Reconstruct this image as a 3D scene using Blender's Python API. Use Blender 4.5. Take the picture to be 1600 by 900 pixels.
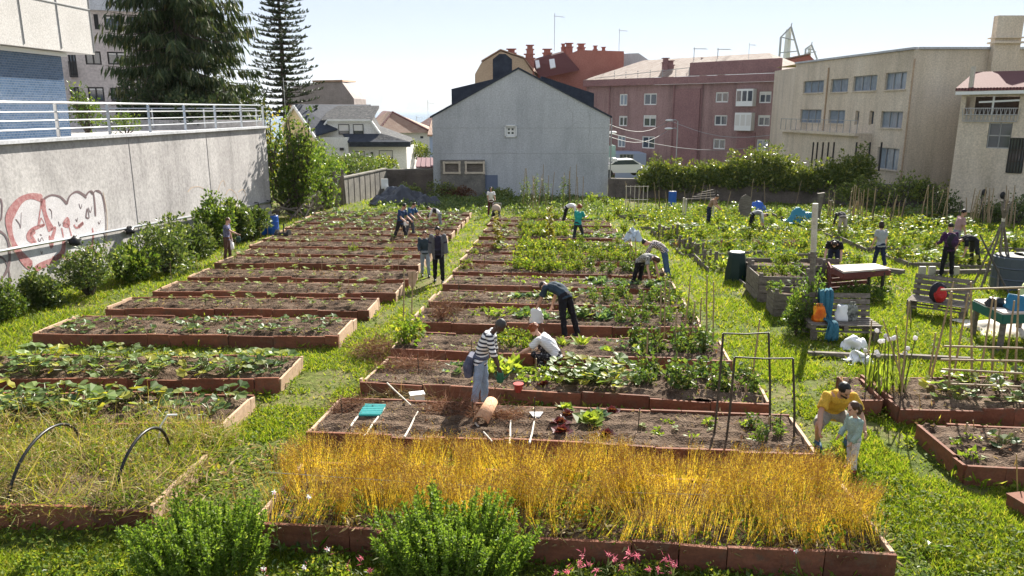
import bpy, math, random
import numpy as np
from mathutils import Vector, Matrix
R = math.radians
random.seed(7)
rng = np.random.default_rng(11)
sc = bpy.context.scene
for o in list(bpy.data.objects): bpy.data.objects.remove(o)
col = sc.collection

# ---------------------------------------------------------------- camera, light, sky, exposure
CAM_Z, PITCH, FPX, SLOPE = 4.57, 13.3, 1180.0, 0.033
cam_d = bpy.data.cameras.new('camera'); cam = bpy.data.objects.new('camera', cam_d); col.objects.link(cam)
cam.location = (0, 0, CAM_Z); cam.rotation_euler = (R(90-PITCH), 0, 0)
cam_d.sensor_width = 36; cam_d.lens = FPX/1600*36; cam_d.clip_start = .1; cam_d.clip_end = 40000
sc.camera = cam
SUN_EL, SUN_AZ = 33.0, 22.0            # elevation; azimuth to the right of the view direction
w = bpy.data.worlds.new('World'); sc.world = w; w.use_nodes = True
nt = w.node_tree; bg = nt.nodes['Background']
sky = nt.nodes.new('ShaderNodeTexSky'); sky.sky_type = 'NISHITA'; sky.sun_disc = False
sky.sun_elevation = R(SUN_EL); sky.sun_rotation = R(SUN_AZ); sky.air_density = 1.0; sky.dust_density = 0.0; sky.ozone_density = 1.5; sky.altitude = 30
pale = nt.nodes.new('ShaderNodeMix'); pale.data_type = 'RGBA'; pale.inputs[0].default_value = .62; pale.inputs[7].default_value = (5.6, 6.2, 7.3, 1)   # bright sea haze all round the sky
dim = nt.nodes.new('ShaderNodeVectorMath'); dim.operation = 'MULTIPLY'; dim.inputs[1].default_value = (.60, .56, .58)
nt.links.new(sky.outputs[0], dim.inputs[0]); nt.links.new(dim.outputs[0], pale.inputs[6]); nt.links.new(pale.outputs[2], bg.inputs[0]); bg.inputs[1].default_value = 0.05
sd = bpy.data.lights.new('sun', 'SUN'); sd.energy = 5.0; sd.angle = R(.55); sd.color = (1, .94, .84)
sun = bpy.data.objects.new('sun', sd); col.objects.link(sun)
sdir = Vector((math.sin(R(SUN_AZ))*math.cos(R(SUN_EL)), math.cos(R(SUN_AZ))*math.cos(R(SUN_EL)), math.sin(R(SUN_EL))))
sun.rotation_euler = sdir.to_track_quat('Z', 'Y').to_euler(); sun.location = (10, 30, 40)
sc.view_settings.view_transform = 'Standard'; sc.view_settings.look = 'None'; sc.view_settings.gamma = 1
sc.view_settings.exposure = 1.6; sc.view_settings.use_curve_mapping = False
sc.cycles.max_bounces = 6; sc.cycles.diffuse_bounces = 3; sc.cycles.glossy_bounces = 2; sc.cycles.transmission_bounces = 4; sc.cycles.transparent_max_bounces = 6
sc.cycles.use_denoising = True

# ---------------------------------------------------------------- geometry helpers
CP, SP = math.cos(R(PITCH)), math.sin(R(PITCH))
def ray(px, py):
    u = (px-800)/FPX; v = (py-450)/FPX
    return u, CP-v*SP, -(SP+v*CP)
def gz(y):
    if y < 140: return -SLOPE*y
    return -SLOPE*140 - (y-140)*.06
def G(px, py, h=0.0):
    u, y, z = ray(px, py); t = (CAM_Z-h)/(-z-SLOPE*y)
    return Vector((u*t, y*t, -SLOPE*y*t+h))
def PY(px, py, Y):
    u, y, z = ray(px, py); t = Y/y
    return Vector((u*t, Y, CAM_Z+z*t))
def hit(px, py, A, B):
    """pixel on the vertical plane through A and B -> (distance along A>B, z)"""
    u, y, z = ray(px, py); dx, dy = B[0]-A[0], B[1]-A[1]; L = math.hypot(dx, dy)
    nx, ny = dy/L, -dx/L
    t = (A[0]*nx+A[1]*ny)/(u*nx+y*ny)
    return ((u*t-A[0])*dx+(y*t-A[1])*dy)/L, CAM_Z+z*t

class MB:
    def __init__(s): s.v = []; s.f = []; s.n = 0
    def add(s, V, F, mi=0):
        V = np.asarray(V, dtype=np.float64).reshape(-1, 3); b = s.n
        s.v.append(V); s.n += len(V)
        if isinstance(F, np.ndarray): s.f.append((F+b, mi))
        else:
            d = {}
            for f in F: d.setdefault(len(f), []).append(f)
            for k in d: s.f.append((np.array(d[k])+b, mi))
        return s
    def box(s, c, size, rz=0, mi=0, M=None):
        x, y, z = [q/2 for q in size]
        V = np.array([(-x,-y,-z),(x,-y,-z),(x,y,-z),(-x,y,-z),(-x,-y,z),(x,-y,z),(x,y,z),(-x,y,z)])
        if M is not None: V = V @ np.array(M.to_3x3()).T
        elif rz:
            cc, ss = math.cos(rz), math.sin(rz); V = V @ np.array([[cc,ss,0],[-ss,cc,0],[0,0,1]])
        return s.add(V+np.array(c), [(3,2,1,0),(4,5,6,7),(0,1,5,4),(1,2,6,5),(2,3,7,6),(3,0,4,7)], mi)
    def bar(s, a, b, wd, ht, mi=0):
        a = Vector(a); b = Vector(b); d = b-a
        q = d.to_track_quat('X', 'Z').to_matrix()
        return s.box((a+b)/2, (d.length, wd, ht), M=q, mi=mi)
    def tube(s, P, r, n=6, mi=0, cap=True):
        P = [Vector(p) for p in P]; m = len(P)
        if not hasattr(r, '__len__'): r = [r]*m
        V = []; up = Vector((0, 0, 1)); X = None
        for i, p in enumerate(P):
            t = (P[min(i+1, m-1)]-P[max(i-1, 0)]).normalized()
            if X is None:
                X = t.cross(up if abs(t.z) < .9 else Vector((1, 0, 0))).normalized()
            else:
                X = (X-t*X.dot(t)).normalized()
            Y = t.cross(X)
            for k in range(n):
                a = 2*math.pi*k/n; V.append(p+(X*math.cos(a)+Y*math.sin(a))*r[i])
        F = [(i*n+k, i*n+(k+1)%n, (i+1)*n+(k+1)%n, (i+1)*n+k) for i in range(m-1) for k in range(n)]
        if cap: F += [tuple(range(n-1, -1, -1)), tuple(range((m-1)*n, m*n))]
        return s.add([tuple(q) for q in V], F, mi)
    def ell(s, c, r, nu=10, nv=7, M=None, mi=0, jit=0):
        V = []; F = []
        for j in range(nv+1):
            th = math.pi*j/nv
            for i in range(nu):
                ph = 2*math.pi*i/nu; k = 1+jit*(random.random()-.5)
                V.append((r[0]*math.sin(th)*math.cos(ph)*k, r[1]*math.sin(th)*math.sin(ph)*k, r[2]*math.cos(th)*k))
        V = np.array(V)
        if M is not None: V = V @ np.array(M.to_3x3()).T
        for j in range(nv):
            for i in range(nu): F.append((j*nu+i, (j+1)*nu+i, (j+1)*nu+(i+1)%nu, j*nu+(i+1)%nu))
        return s.add(V+np.array(c), F, mi)
    def prism(s, poly, d, mi=0):
        """polygon of 3D points extruded by vector d"""
        n = len(poly); P = np.array([tuple(p) for p in poly]); Q = P+np.array(d)
        F = [tuple(range(n)), tuple(range(2*n-1, n-1, -1))]+[((i+1) % n, i, n+i, n+(i+1) % n) for i in range(n)]
        return s.add(np.vstack([P, Q]), F, mi)
    def inst(s, T, O, B, mi=0):
        """template (V, F) placed at origins O (n,3) with bases B (n,3,3) whose rows are the scaled axes"""
        TV, TF = T; n = len(O)
        if n == 0: return s
        V = np.einsum('kj,njm->nkm', TV, B)+O[:, None, :]
        for F in TF: 
            F = np.asarray(F)
            s.add(np.zeros((0, 3)), (F[None]+(np.arange(n)*len(TV))[:, None, None]).reshape(-1, F.shape[1]), mi)
        s.v.append(V.reshape(-1, 3)); s.n += n*len(TV)
        return s
    def mesh(s, name, mats, smooth=False):
        me = bpy.data.meshes.new(name)
        V = np.vstack(s.v) if s.v else np.zeros((0, 3))
        loops = np.concatenate([f.ravel() for f, _ in s.f]); tot = np.concatenate([np.full(len(f), f.shape[1]) for f, _ in s.f])
        mi = np.concatenate([np.full(len(f), m) for f, m in s.f])
        me.vertices.add(len(V)); me.vertices.foreach_set('co', V.ravel().astype(np.float32))
        me.loops.add(len(loops)); me.loops.foreach_set('vertex_index', loops.astype(np.int32))
        me.polygons.add(len(tot)); st = np.concatenate([[0], np.cumsum(tot)[:-1]])
        me.polygons.foreach_set('loop_start', st.astype(np.int32))
        me.polygons.foreach_set('material_index', mi.astype(np.int32))
        me.polygons.foreach_set('use_smooth', np.full(len(tot), smooth))
        for m in (mats if isinstance(mats, (list, tuple)) else [mats]): me.materials.append(m)
        me.update(calc_edges=True); me.validate()
        return me
    def build(s, name, mats, parent=None, smooth=False):
        return link(name, s.mesh(name, mats, smooth), parent)

def link(name, me, parent=None, loc=None):
    o = bpy.data.objects.new(name, me); col.objects.link(o)
    if loc is not None: o.location = loc
    if parent is not None: attach(o, parent)
    return o
def root_loc(o):
    L = Vector(o.location)
    while o.parent: o = o.parent; L = L+Vector(o.location)
    return L
def attach(o, parent):
    """parts are built in world coordinates; their things are not rotated while being built"""
    o.parent = parent
    r = parent
    while r.parent: r = r.parent
    if parent is r: o.matrix_parent_inverse = Matrix.Translation(-Vector(r.location))
def tag(o, label, cat=None, group=None, kind=None):
    if label: o['label'] = label
    if cat: o['category'] = cat
    if group: o['group'] = group
    if kind: o['kind'] = kind
    return o
def thing(name, label, cat, loc=(0, 0, 0), group=None):
    o = bpy.data.objects.new(name, None); col.objects.link(o); o.location = loc; o.empty_display_size = .2
    return tag(o, label, cat, group)
def copy_tree(o, parent=None):
    c = o.copy(); col.objects.link(c)
    if parent: c.parent = parent
    for ch in list(o.children): copy_tree(ch, c)
    return c
def place(me, name, loc, label, cat, group=None, rz=None, s=1):
    o = link(name, me); o.location = loc; o.rotation_euler.z = random.uniform(0, 6.28) if rz is None else rz
    o.scale = (s, s, s) if not hasattr(s, '__len__') else s
    return tag(o, label, cat, group)

def ortho(D, roll=None):
    """bases for direction vectors D (n,3): rows x, y(=D), z"""
    D = D/np.maximum(np.linalg.norm(D, axis=1, keepdims=True), 1e-9)
    h = np.where(np.abs(D[:, 2:3]) < .95, np.array([[0, 0, 1.]]), np.array([[1., 0, 0]]))
    X = np.cross(D, h); X /= np.linalg.norm(X, axis=1, keepdims=True)
    Z = np.cross(X, D)
    if roll is not None:
        c, s_ = np.cos(roll)[:, None], np.sin(roll)[:, None]
        X, Z = X*c+Z*s_, Z*c-X*s_
    return np.stack([X, D, Z], 1)
def rdir(n, up=0.0, spread=1.0):
    D = rng.normal(size=(n, 3)); D /= np.linalg.norm(D, axis=1, keepdims=True)
    D[:, 2] = D[:, 2]*spread+up
    return D/np.linalg.norm(D, axis=1, keepdims=True)
LEAF = (np.array([(0,0,0),(-.3,.42,.07),(0,.5,-.02),(.3,.42,.07),(0,1,-.12)]), [np.array([(0,3,2),(0,2,1),(3,4,2),(2,4,1)])])
LEAF2 = (np.array([(0,0,0),(-.28,.5,.06),(0,1,-.08),(.28,.5,.06)]), [np.array([(0,3,2,1)])])
NARROW = (np.array([(0,0,0),(-.1,.5,.03),(0,1,-.05),(.1,.5,.03)]), [np.array([(0,3,2,1)])])
BLADE = (np.array([(-.5,0,0),(.5,0,0),(.32,.55,.06),(-.32,.55,.06),(0,1,.3)]), [np.array([(0,1,2,3)]), np.array([(3,2,4)])])
TRI = (np.array([(-.5,0,0),(.5,0,0),(0,1,.15)]), [np.array([(0,1,2)])])
_a = [-2.6,-2.1,-1.55,-1.1,-.6,0,.6,1.1,1.55,2.1,2.6]
_r = [.62,.98,.8,1.0,.78,1.08,.78,1.0,.8,.98,.62]
ROUND = (np.array([(0,0,-.12)]+[(r*math.sin(a), .55+r*math.cos(a)*.62, .10*math.sin(3*a)+.05) for a, r in zip(_a, _r)]+[(0,-.1,-.05)]),
         [np.array([(0,i+1,i) for i in range(1, 11)]+[(0,1,12),(0,12,11)])])
OCT = (np.array([(1,0,0),(-1,0,0),(0,1,0),(0,-1,0),(0,0,1),(0,0,-1)])*.5, [np.array([(0,2,4),(2,1,4),(1,3,4),(3,0,4),(2,0,5),(1,2,5),(3,1,5),(0,3,5)])])

# ---------------------------------------------------------------- materials
def newmat(name):
    m = bpy.data.materials.new(name); m.use_nodes = True
    return m, m.node_tree, m.node_tree.nodes['Principled BSDF'], m.node_tree.nodes['Material Output']
def plain(name, c, rough=.7, metal=0, spec=.3):
    m, t, b, o = newmat(name); b.inputs['Base Color'].default_value = (*c, 1); b.inputs['Roughness'].default_value = rough
    b.inputs['Metallic'].default_value = metal; b.inputs['Specular IOR Level'].default_value = spec
    return m
def N(t, typ, **kw):
    n = t.nodes.new(typ)
    for k, v in kw.items():
        if k.startswith('_'): setattr(n, k[1:], v)
        else: n.inputs[k.replace('__', ' ')].default_value = v
    return n
def ramp(t, fac, stops):
    r = t.nodes.new('ShaderNodeValToRGB'); e = r.color_ramp.elements
    while len(e) < len(stops): e.new(.5)
    for q, (p, c) in zip(e, stops): q.position = p; q.color = (*c, 1)
    t.links.new(fac, r.inputs[0]); return r.outputs[0]
def mixc(t, fac, a, b, mode='MIX'):
    m = t.nodes.new('ShaderNodeMix'); m.data_type = 'RGBA'; m.blend_type = mode
    for s_, v in ((m.inputs[0], fac), (m.inputs[6], a), (m.inputs[7], b)):
        if isinstance(v, bpy.types.NodeSocket): t.links.new(v, s_)
        elif isinstance(v, (int, float)): s_.default_value = v
        else: s_.default_value = (*v, 1)
    return m.outputs[2]
def coords(t, kind='Object', scale=None):
    c = t.nodes.new('ShaderNodeTexCoord').outputs[kind]
    if scale is None: return c
    mp = t.nodes.new('ShaderNodeMapping'); mp.inputs['Scale'].default_value = scale; t.links.new(c, mp.inputs[0]); return mp.outputs[0]
def noise(t, scale, detail=4, rough=.55, vec=None):
    n = N(t, 'ShaderNodeTexNoise', Scale=scale, Detail=detail, Roughness=rough)
    t.links.new(vec if vec is not None else coords(t), n.inputs['Vector']); return n.outputs[0]
def bump(t, b, h, dist=.02, strength=.6):
    n = N(t, 'ShaderNodeBump', Distance=dist, Strength=strength); t.links.new(h, n.inputs['Height']); t.links.new(n.outputs[0], b.inputs['Normal'])
def mottled(name, stops, scale=3, scale2=30, rough=.85, bd=.01, stretch=None, spec=.25, streak=0):
    """two noises: broad stains and fine grain"""
    m, t, b, o = newmat(name); vec = coords(t, 'Object', stretch)
    n1 = noise(t, scale, 6, .65, vec); n2 = noise(t, scale2, 4, .6, coords(t))
    c = ramp(t, n1, stops)
    g = ramp(t, n2, [(.25, (.72,)*3), (.75, (1.22,)*3)])
    c = mixc(t, 1.0, c, g, 'MULTIPLY')
    if streak:      # rain streaks and stains running down the wall
        s1 = noise(t, 1.0, 6, .7, coords(t, 'Object', (1.5, 1.5, .16))); s2 = noise(t, .22, 4, .7, coords(t))
        c = mixc(t, 1.0, c, ramp(t, s1, [(.36, (1-streak,)*3), (.52, (1,)*3), (.75, (1+.25*streak,)*3)]), 'MULTIPLY'); c = mixc(t, 1.0, c, ramp(t, s2, [(.35, (1-.6*streak,)*3), (.6, (1,)*3)]), 'MULTIPLY')
    t.links.new(c, b.inputs['Base Color']); b.inputs['Roughness'].default_value = rough; b.inputs['Specular IOR Level'].default_value = spec
    bump(t, b, n2, bd, .7); return m
def leafmat(name, c1, c2, c3=None, trans=.45, rough=.45, spec=.35, tint=(1.25, 1.2, .55)):
    m, t, b, o = newmat(name)
    g = t.nodes.new('ShaderNodeNewGeometry'); oi = t.nodes.new('ShaderNodeObjectInfo')
    st = [(.0, c1), (.75, c2)]+([(1.0, c3)] if c3 else [])
    c = ramp(t, g.outputs['Random Per Island'], st)
    h = t.nodes.new('ShaderNodeHueSaturation'); t.links.new(c, h.inputs['Color'])
    mr = N(t, 'ShaderNodeMapRange'); mr.inputs[3].default_value = .75; mr.inputs[4].default_value = 1.25
    t.links.new(oi.outputs['Random'], mr.inputs[0]); t.links.new(mr.outputs[0], h.inputs['Value'])
    t.links.new(h.outputs[0], b.inputs['Base Color']); b.inputs['Roughness'].default_value = rough; b.inputs['Specular IOR Level'].default_value = spec
    tr = t.nodes.new('ShaderNodeBsdfTranslucent'); t.links.new(mixc(t, 1.0, h.outputs[0], tint, 'MULTIPLY'), tr.inputs[0])
    mx = t.nodes.new('ShaderNodeMixShader'); mx.inputs[0].default_value = trans
    t.links.new(b.outputs[0], mx.inputs[1]); t.links.new(tr.outputs[0], mx.inputs[2]); t.links.new(mx.outputs[0], o.inputs[0])
    return m
def striped(name, c1, c2, freq, axis='Z', rough=.85, duty=.5):
    m, t, b, o = newmat(name)
    wv = N(t, 'ShaderNodeTexWave', Scale=freq, Distortion=.3); wv.wave_type = 'BANDS'; wv.bands_direction = axis
    t.links.new(coords(t), wv.inputs[0])
    t.links.new(ramp(t, wv.outputs[1], [(duty-.04, c1), (duty+.04, c2)]), b.inputs['Base Color']); b.inputs['Roughness'].default_value = rough
    return m
M = {}
M['concrete'] = mottled('concrete', [(.3, (.36,.34,.335)), (.5, (.46,.44,.43)), (.72, (.55,.53,.515))], .35, 9, .9, .01, None, .25, .22)
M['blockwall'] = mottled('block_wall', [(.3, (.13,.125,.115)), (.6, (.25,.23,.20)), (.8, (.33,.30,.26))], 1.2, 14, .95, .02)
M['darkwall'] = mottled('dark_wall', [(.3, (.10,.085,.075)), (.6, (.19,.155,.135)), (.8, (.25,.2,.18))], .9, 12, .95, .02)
M['plaster_grey'] = mottled('grey_render', [(.25, (.38,.39,.41)), (.5, (.51,.52,.54)), (.75, (.57,.58,.60))], .35, 10, .9, .01, (1, 1, .6), .25, .1)
M['plaster_cream'] = mottled('cream_render', [(.25, (.52,.44,.33)), (.5, (.66,.56,.44)), (.8, (.74,.65,.53))], .45, 10, .9, .006, (1, 1, .35), .25, .13)
M['plaster_white'] = mottled('white_render', [(.3, (.68,.66,.62)), (.7, (.78,.77,.74))], .6, 10, .85, .004)
M['plaster_yellow'] = mottled('yellow_render', [(.3, (.62,.50,.30)), (.7, (.72,.60,.38))], .6, 10, .85, .004)
M['maroon'] = mottled('pink_render', [(.3, (.31,.195,.185)), (.7, (.41,.265,.25))], .3, 8, .9, .004, (1, 1, .4), .25, .2)
M['maroon_dark'] = mottled('pink_band', [(.3, (.25,.14,.14)), (.7, (.32,.18,.175))], .5, 8, .9, .004)
M['redroof'] = mottled('red_facing', [(.3, (.33,.13,.10)), (.7, (.42,.18,.14))], .5, 8, .8, .004)
M['ochre'] = mottled('ochre_render', [(.3, (.40,.29,.20)), (.7, (.50,.37,.26))], .4, 8, .9, .004)
M['granite'] = mottled('granite_cladding', [(.3, (.46,.40,.37)), (.7, (.56,.50,.46))], .5, 6, .85, .003)
M['slate'] = mottled('slate', [(.3, (.03,.036,.052)), (.7, (.06,.07,.092))], 2.5, 25, .75, .02, None, .15)
M['slate_grey'] = mottled('lichen_slate', [(.3, (.06,.062,.068)), (.55, (.12,.12,.12)), (.75, (.21,.2,.185))], 3.5, 7, .95, .03, None, .05)
def tilemat(name, c1, c2, sx):
    m, t, b, o = newmat(name)
    wv = N(t, 'ShaderNodeTexWave', Scale=sx, Distortion=.4); wv.bands_direction = 'X'; t.links.new(coords(t), wv.inputs[0])
    n = noise(t, 1.2, 5, .7); c = ramp(t, n, [(.3, c1), (.7, c2)])
    t.links.new(mixc(t, 1, c, ramp(t, wv.outputs[1], [(.2, (.55,)*3), (.6, (1.1,)*3)]), 'MULTIPLY'), b.inputs['Base Color'])
    bump(t, b, wv.outputs[1], .06, .8); b.inputs['Roughness'].default_value = .85; return m
M['tile_orange'] = tilemat('clay_tiles', (.36,.2,.13), (.50,.34,.24), 2.2)
M['tile_pale'] = tilemat('weathered_tiles', (.30,.2,.155), (.48,.38,.31), 2.6)
M['tile_dark'] = tilemat('dark_red_tiles', (.16,.05,.05), (.17,.06,.055), 2.6)
def bluetile():
    m, t, b, o = newmat('blue_mosaic')
    mp = t.nodes.new('ShaderNodeCombineXYZ'); sp = t.nodes.new('ShaderNodeSeparateXYZ'); t.links.new(coords(t), sp.inputs[0])
    ad = N(t, 'ShaderNodeMath'); ad.operation = 'ADD'; t.links.new(sp.outputs[0], ad.inputs[0]); t.links.new(sp.outputs[1], ad.inputs[1])
    t.links.new(ad.outputs[0], mp.inputs[0]); t.links.new(sp.outputs[2], mp.inputs[1])
    br = N(t, 'ShaderNodeTexBrick', Scale=1.0); br.inputs['Brick Width'].default_value = .15; br.inputs['Row Height'].default_value = .075
    br.inputs['Mortar Size'].default_value = .006; br.inputs['Color1'].default_value = (.03,.075,.15,1); br.inputs['Color2'].default_value = (.065,.12,.21,1); br.inputs['Mortar'].default_value = (.2,.22,.25,1)
    t.links.new(mp.outputs[0], br.inputs[0]); t.links.new(br.outputs[0], b.inputs['Base Color']); b.inputs['Roughness'].default_value = .3; return m
M['bluetile'] = bluetile()
M['panel'] = mottled('precast_panel', [(.3, (.5,.48,.46)), (.7, (.6,.58,.56))], .5, 22, .9, .006)
M['steel'] = plain('brushed_steel', (.62,.63,.64), .28, 1.0)
M['glass'] = plain('window_glass', (.05,.065,.085), .06, 0, .9)
M['glass_curtain'] = mottled('curtained_glass', [(.3, (.17,.22,.28)), (.7, (.30,.36,.42))], 1.5, 3, .12, 0, (6, 6, .4), .8)
M['white'] = plain('white_paint', (.78,.78,.76), .5)
M['blind'] = plain('roller_blind', (.66,.64,.6), .7)
M['darkframe'] = plain('dark_frame', (.03,.028,.027), .5)
M['black'] = plain('black_plastic', (.016,.016,.018), .4)
M['alu'] = plain('grey_frame', (.38,.38,.38), .45, .4)
def boardmat(name, stops, mud):
    m, t, b, o = newmat(name); g_ = t.nodes.new('ShaderNodeNewGeometry'); v = coords(t)
    n1 = noise(t, 2.4, 6, .7, coords(t, 'Object', (1, 1, 3))); n2 = noise(t, 28, 5, .65, v); n3 = noise(t, 5.5, 6, .75, v)
    c = mixc(t, 1, ramp(t, n1, stops), ramp(t, g_.outputs['Random Per Island'], [(0, (.68,.66,.66)), (.5, (1,)*3), (1, (1.32,1.3,1.28))]), 'MULTIPLY')
    c = mixc(t, 1, c, ramp(t, n2, [(.3, (.8,)*3), (.7, (1.18,)*3)]), 'MULTIPLY'); msk = ramp(t, n3, [(.52, (0,)*3), (.66, (.75,)*3)])
    t.links.new(mixc(t, msk, c, mud), b.inputs['Base Color']); b.inputs['Roughness'].default_value = .8; b.inputs['Specular IOR Level'].default_value = .2; bump(t, b, n2, .006, .8); return m
M['bed'] = boardmat('terracotta_board', [(.3, (.13,.05,.03)), (.6, (.20,.082,.048)), (.85, (.27,.13,.085))], (.13,.09,.062))
M['palebed'] = boardmat('pale_sunlit_board', [(.3, (.38,.25,.16)), (.7, (.52,.37,.26))], (.3,.22,.15))  # sunlight on the bed ends painted in as a paler board; paddle shares it
M['greywood'] = mottled('grey_wood', [(.3, (.10,.083,.07)), (.6, (.20,.172,.145)), (.8, (.31,.275,.24))], 3, 24, .9, .01, (1, 1, 6))
M['redwood'] = mottled('red_stained_wood', [(.3, (.10,.03,.028)), (.7, (.19,.06,.05))], 3, 20, .8, .01)
M['tabletop'] = mottled('bleached_top', [(.3, (.48,.4,.36)), (.7, (.66,.58,.53))], 4, 30, .8, .004)
M['bamboo'] = mottled('bamboo', [(.3, (.26,.185,.10)), (.7, (.40,.30,.18))], 5, 30, .6, .002)
M['palecane'] = mottled('pale_cane', [(.3, (.45,.40,.33)), (.7, (.6,.55,.47))], 5, 30, .6, .002)
M['darkcane'] = mottled('dark_rod', [(.3, (.04,.036,.03)), (.7, (.085,.07,.055))], 5, 30, .6, .002)
M['bark'] = mottled('bark', [(.3, (.05,.04,.032)), (.7, (.13,.105,.085))], 4, 18, .95, .03, (1, 1, .3))
def soilmat():
    m, t, b, o = newmat('soil'); v = coords(t)
    n1 = noise(t, 2.2, 5, .7, v); n2 = noise(t, 26, 6, .75, v); n3 = N(t, 'ShaderNodeTexVoronoi', Scale=34); t.links.new(v, n3.inputs[0])
    c = ramp(t, n1, [(.28, (.05,.031,.02)), (.5, (.125,.085,.058)), (.72, (.25,.185,.135))])
    c = mixc(t, 1, c, ramp(t, n2, [(.3, (.45,.42,.4)), (.55, (1,)*3), (.72, (1.7,1.6,1.45))]), 'MULTIPLY')
    t.links.new(c, b.inputs['Base Color']); b.inputs['Roughness'].default_value = .97; b.inputs['Specular IOR Level'].default_value = .1
    bump(t, b, mixc(t, .5, n2, n3.outputs[0]), .05, 1.0); return m
M['soil'] = soilmat()
def groundmat():
    m, t, b, o = newmat('lawn_ground'); v = coords(t)
    n1 = noise(t, .55, 5, .7, v); n2 = noise(t, 9, 6, .7, v)
    c = ramp(t, n1, [(.34, (.07,.10,.018)), (.5, (.11,.13,.03)), (.62, (.19,.16,.075)), (.75, (.25,.2,.12))])
    c = mixc(t, 1, c, ramp(t, n2, [(.3, (.5,.5,.5)), (.7, (1.35,)*3)]), 'MULTIPLY')
    t.links.new(c, b.inputs['Base Color']); b.inputs['Roughness'].default_value = .95; b.inputs['Specular IOR Level'].default_value = .1
    bump(t, b, n2, .06, 1); return m
M['ground'] = groundmat()
M['grass'] = leafmat('grass_blade', (.09,.16,.012), (.22,.28,.03), (.35,.32,.08), .52, .55, .18)
M['weed'] = leafmat('weed_leaf', (.08,.15,.02), (.19,.25,.035), (.34,.32,.06), .5, .6, .15)
M['squash'] = leafmat('squash_leaf', (.075,.14,.05), (.17,.24,.07), (.40,.37,.05), .45, .5, .3)
M['kale'] = leafmat('kale_leaf', (.07,.14,.075), (.14,.22,.11), (.22,.29,.08), .4, .5, .3)
M['lettuce'] = leafmat('lettuce_leaf', (.12,.2,.025), (.24,.32,.05), (.34,.40,.08), .5)
M['redlettuce'] = leafmat('red_lettuce_leaf', (.07,.012,.018), (.14,.022,.03), (.12,.06,.03), .35)
M['tomato'] = leafmat('tomato_leaf', (.06,.12,.03), (.13,.19,.045), (.25,.27,.06), .45)
M['yellowleaf'] = leafmat('yellowing_leaf', (.22,.23,.03), (.34,.33,.05), (.40,.30,.08), .5)
M['seedling'] = leafmat('seedling_leaf', (.12,.18,.05), (.24,.29,.08), (.36,.38,.13), .45, .55, .25)
M['shrub'] = leafmat('shrub_leaf', (.05,.09,.025), (.12,.17,.045), (.26,.29,.11), .4, .42, .45)
M['bush'] = leafmat('bright_bush_leaf', (.05,.105,.02), (.12,.18,.035), (.22,.27,.06), .5, .4, .4)
M['ivy'] = leafmat('ivy_leaf', (.08,.13,.03), (.21,.26,.05), (.42,.42,.11), .35, .35, .5)
M['rosemary'] = leafmat('rosemary_leaf', (.08,.15,.02), (.16,.25,.04), (.26,.33,.09), .5, .5, .25)
M['spruce'] = leafmat('spruce_needles', (.022,.04,.02), (.05,.072,.03), (.10,.10,.045), .25, .6, .2)
M['pine'] = leafmat('araucaria_needles', (.025,.042,.024), (.05,.07,.036), None, .2, .6, .2)
M['flax'] = leafmat('golden_flax', (.66,.43,.05), (.84,.64,.13), (.55,.58,.10), .55, .6, .2, (1.2, 1.1, .5))
M['flaxhead'] = leafmat('flax_seed_heads', (.46,.22,.05), (.62,.37,.13), None, .3, .6, .2, (1.1, 1, .6))
M['dry'] = leafmat('dry_stalks', (.25,.17,.07), (.46,.36,.17), (.60,.52,.32), .3, .6, .2, (1.1, 1, .7))
M['drybrown'] = leafmat('dry_brown_twigs', (.11,.05,.03), (.24,.12,.075), (.32,.2,.12), .2, .8, .1, (1, 1, .8))
M['stem'] = leafmat('green_stem', (.09,.13,.035), (.17,.2,.07), None, .3)
M['petal_white'] = leafmat('white_petal', (.75,.72,.72), (.8,.78,.78), None, .4, .5, .2, (1, 1, 1))
M['petal_pink'] = leafmat('pink_petal', (.62,.12,.2), (.75,.22,.28), (.8,.45,.45), .4, .5, .2, (1, .9, .9))
# ---------------------------------------------------------------- ground, sea, far hills
xs = np.concatenate([np.linspace(-3000, -70, 12), np.linspace(-60, 60, 61), np.linspace(70, 3000, 12)])
ys = np.concatenate([np.linspace(-30, 70, 51), np.linspace(80, 700, 32)])
nx, ny = len(xs), len(ys)
XX, YY = np.meshgrid(xs, ys); ZZ = np.vectorize(gz)(YY)-.02
idx = np.arange(nx*ny).reshape(ny, nx)
g = MB(); g.add(np.stack([XX, YY, ZZ], -1).reshape(-1, 3), np.stack([idx[:-1,:-1], idx[:-1,1:], idx[1:,1:], idx[1:,:-1]], -1).reshape(-1, 4))
tag(g.build('ground', M['ground'], None, True), 'garden lawn and worn earth under the raised beds', kind='structure')
seam = plain('sea_water', (.06,.12,.17), .25, 0, .5)
g = MB(); g.add([(-12000,640,-30),(12000,640,-30),(12000,20500,-30),(-12000,20500,-30)], [(0,1,2,3)])
tag(g.build('sea', seam), 'calm pale sea beyond the houses', kind='structure')
g = MB(); pts = []
for k in range(61):
    x = -9000+k*300; h = 140+190*math.exp(-((x+3400)/900)**2)+120*math.exp(-((x+1500)/1100)**2)+40*math.sin(k*1.7)+25*math.sin(k*.6+1)
    pts.append((x, max(h, 30)))
V = [(x, 17500, -35) for x, h in pts]+[(x, 18300, h) for x, h in pts]+[(x, 19500, -35) for x, h in pts]
n = len(pts); F = [(i, i+1, n+i+1, n+i) for i in range(n-1)]+[(n+i, n+i+1, 2*n+i+1, 2*n+i) for i in range(n-1)]
g.add(V, F)
tag(g.build('hills', mottled('far_hillside', [(.3, (.07,.085,.06)), (.7, (.14,.13,.09))], .002, .02, .9, 0)), 'faint blue hills across the bay', kind='structure')

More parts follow.
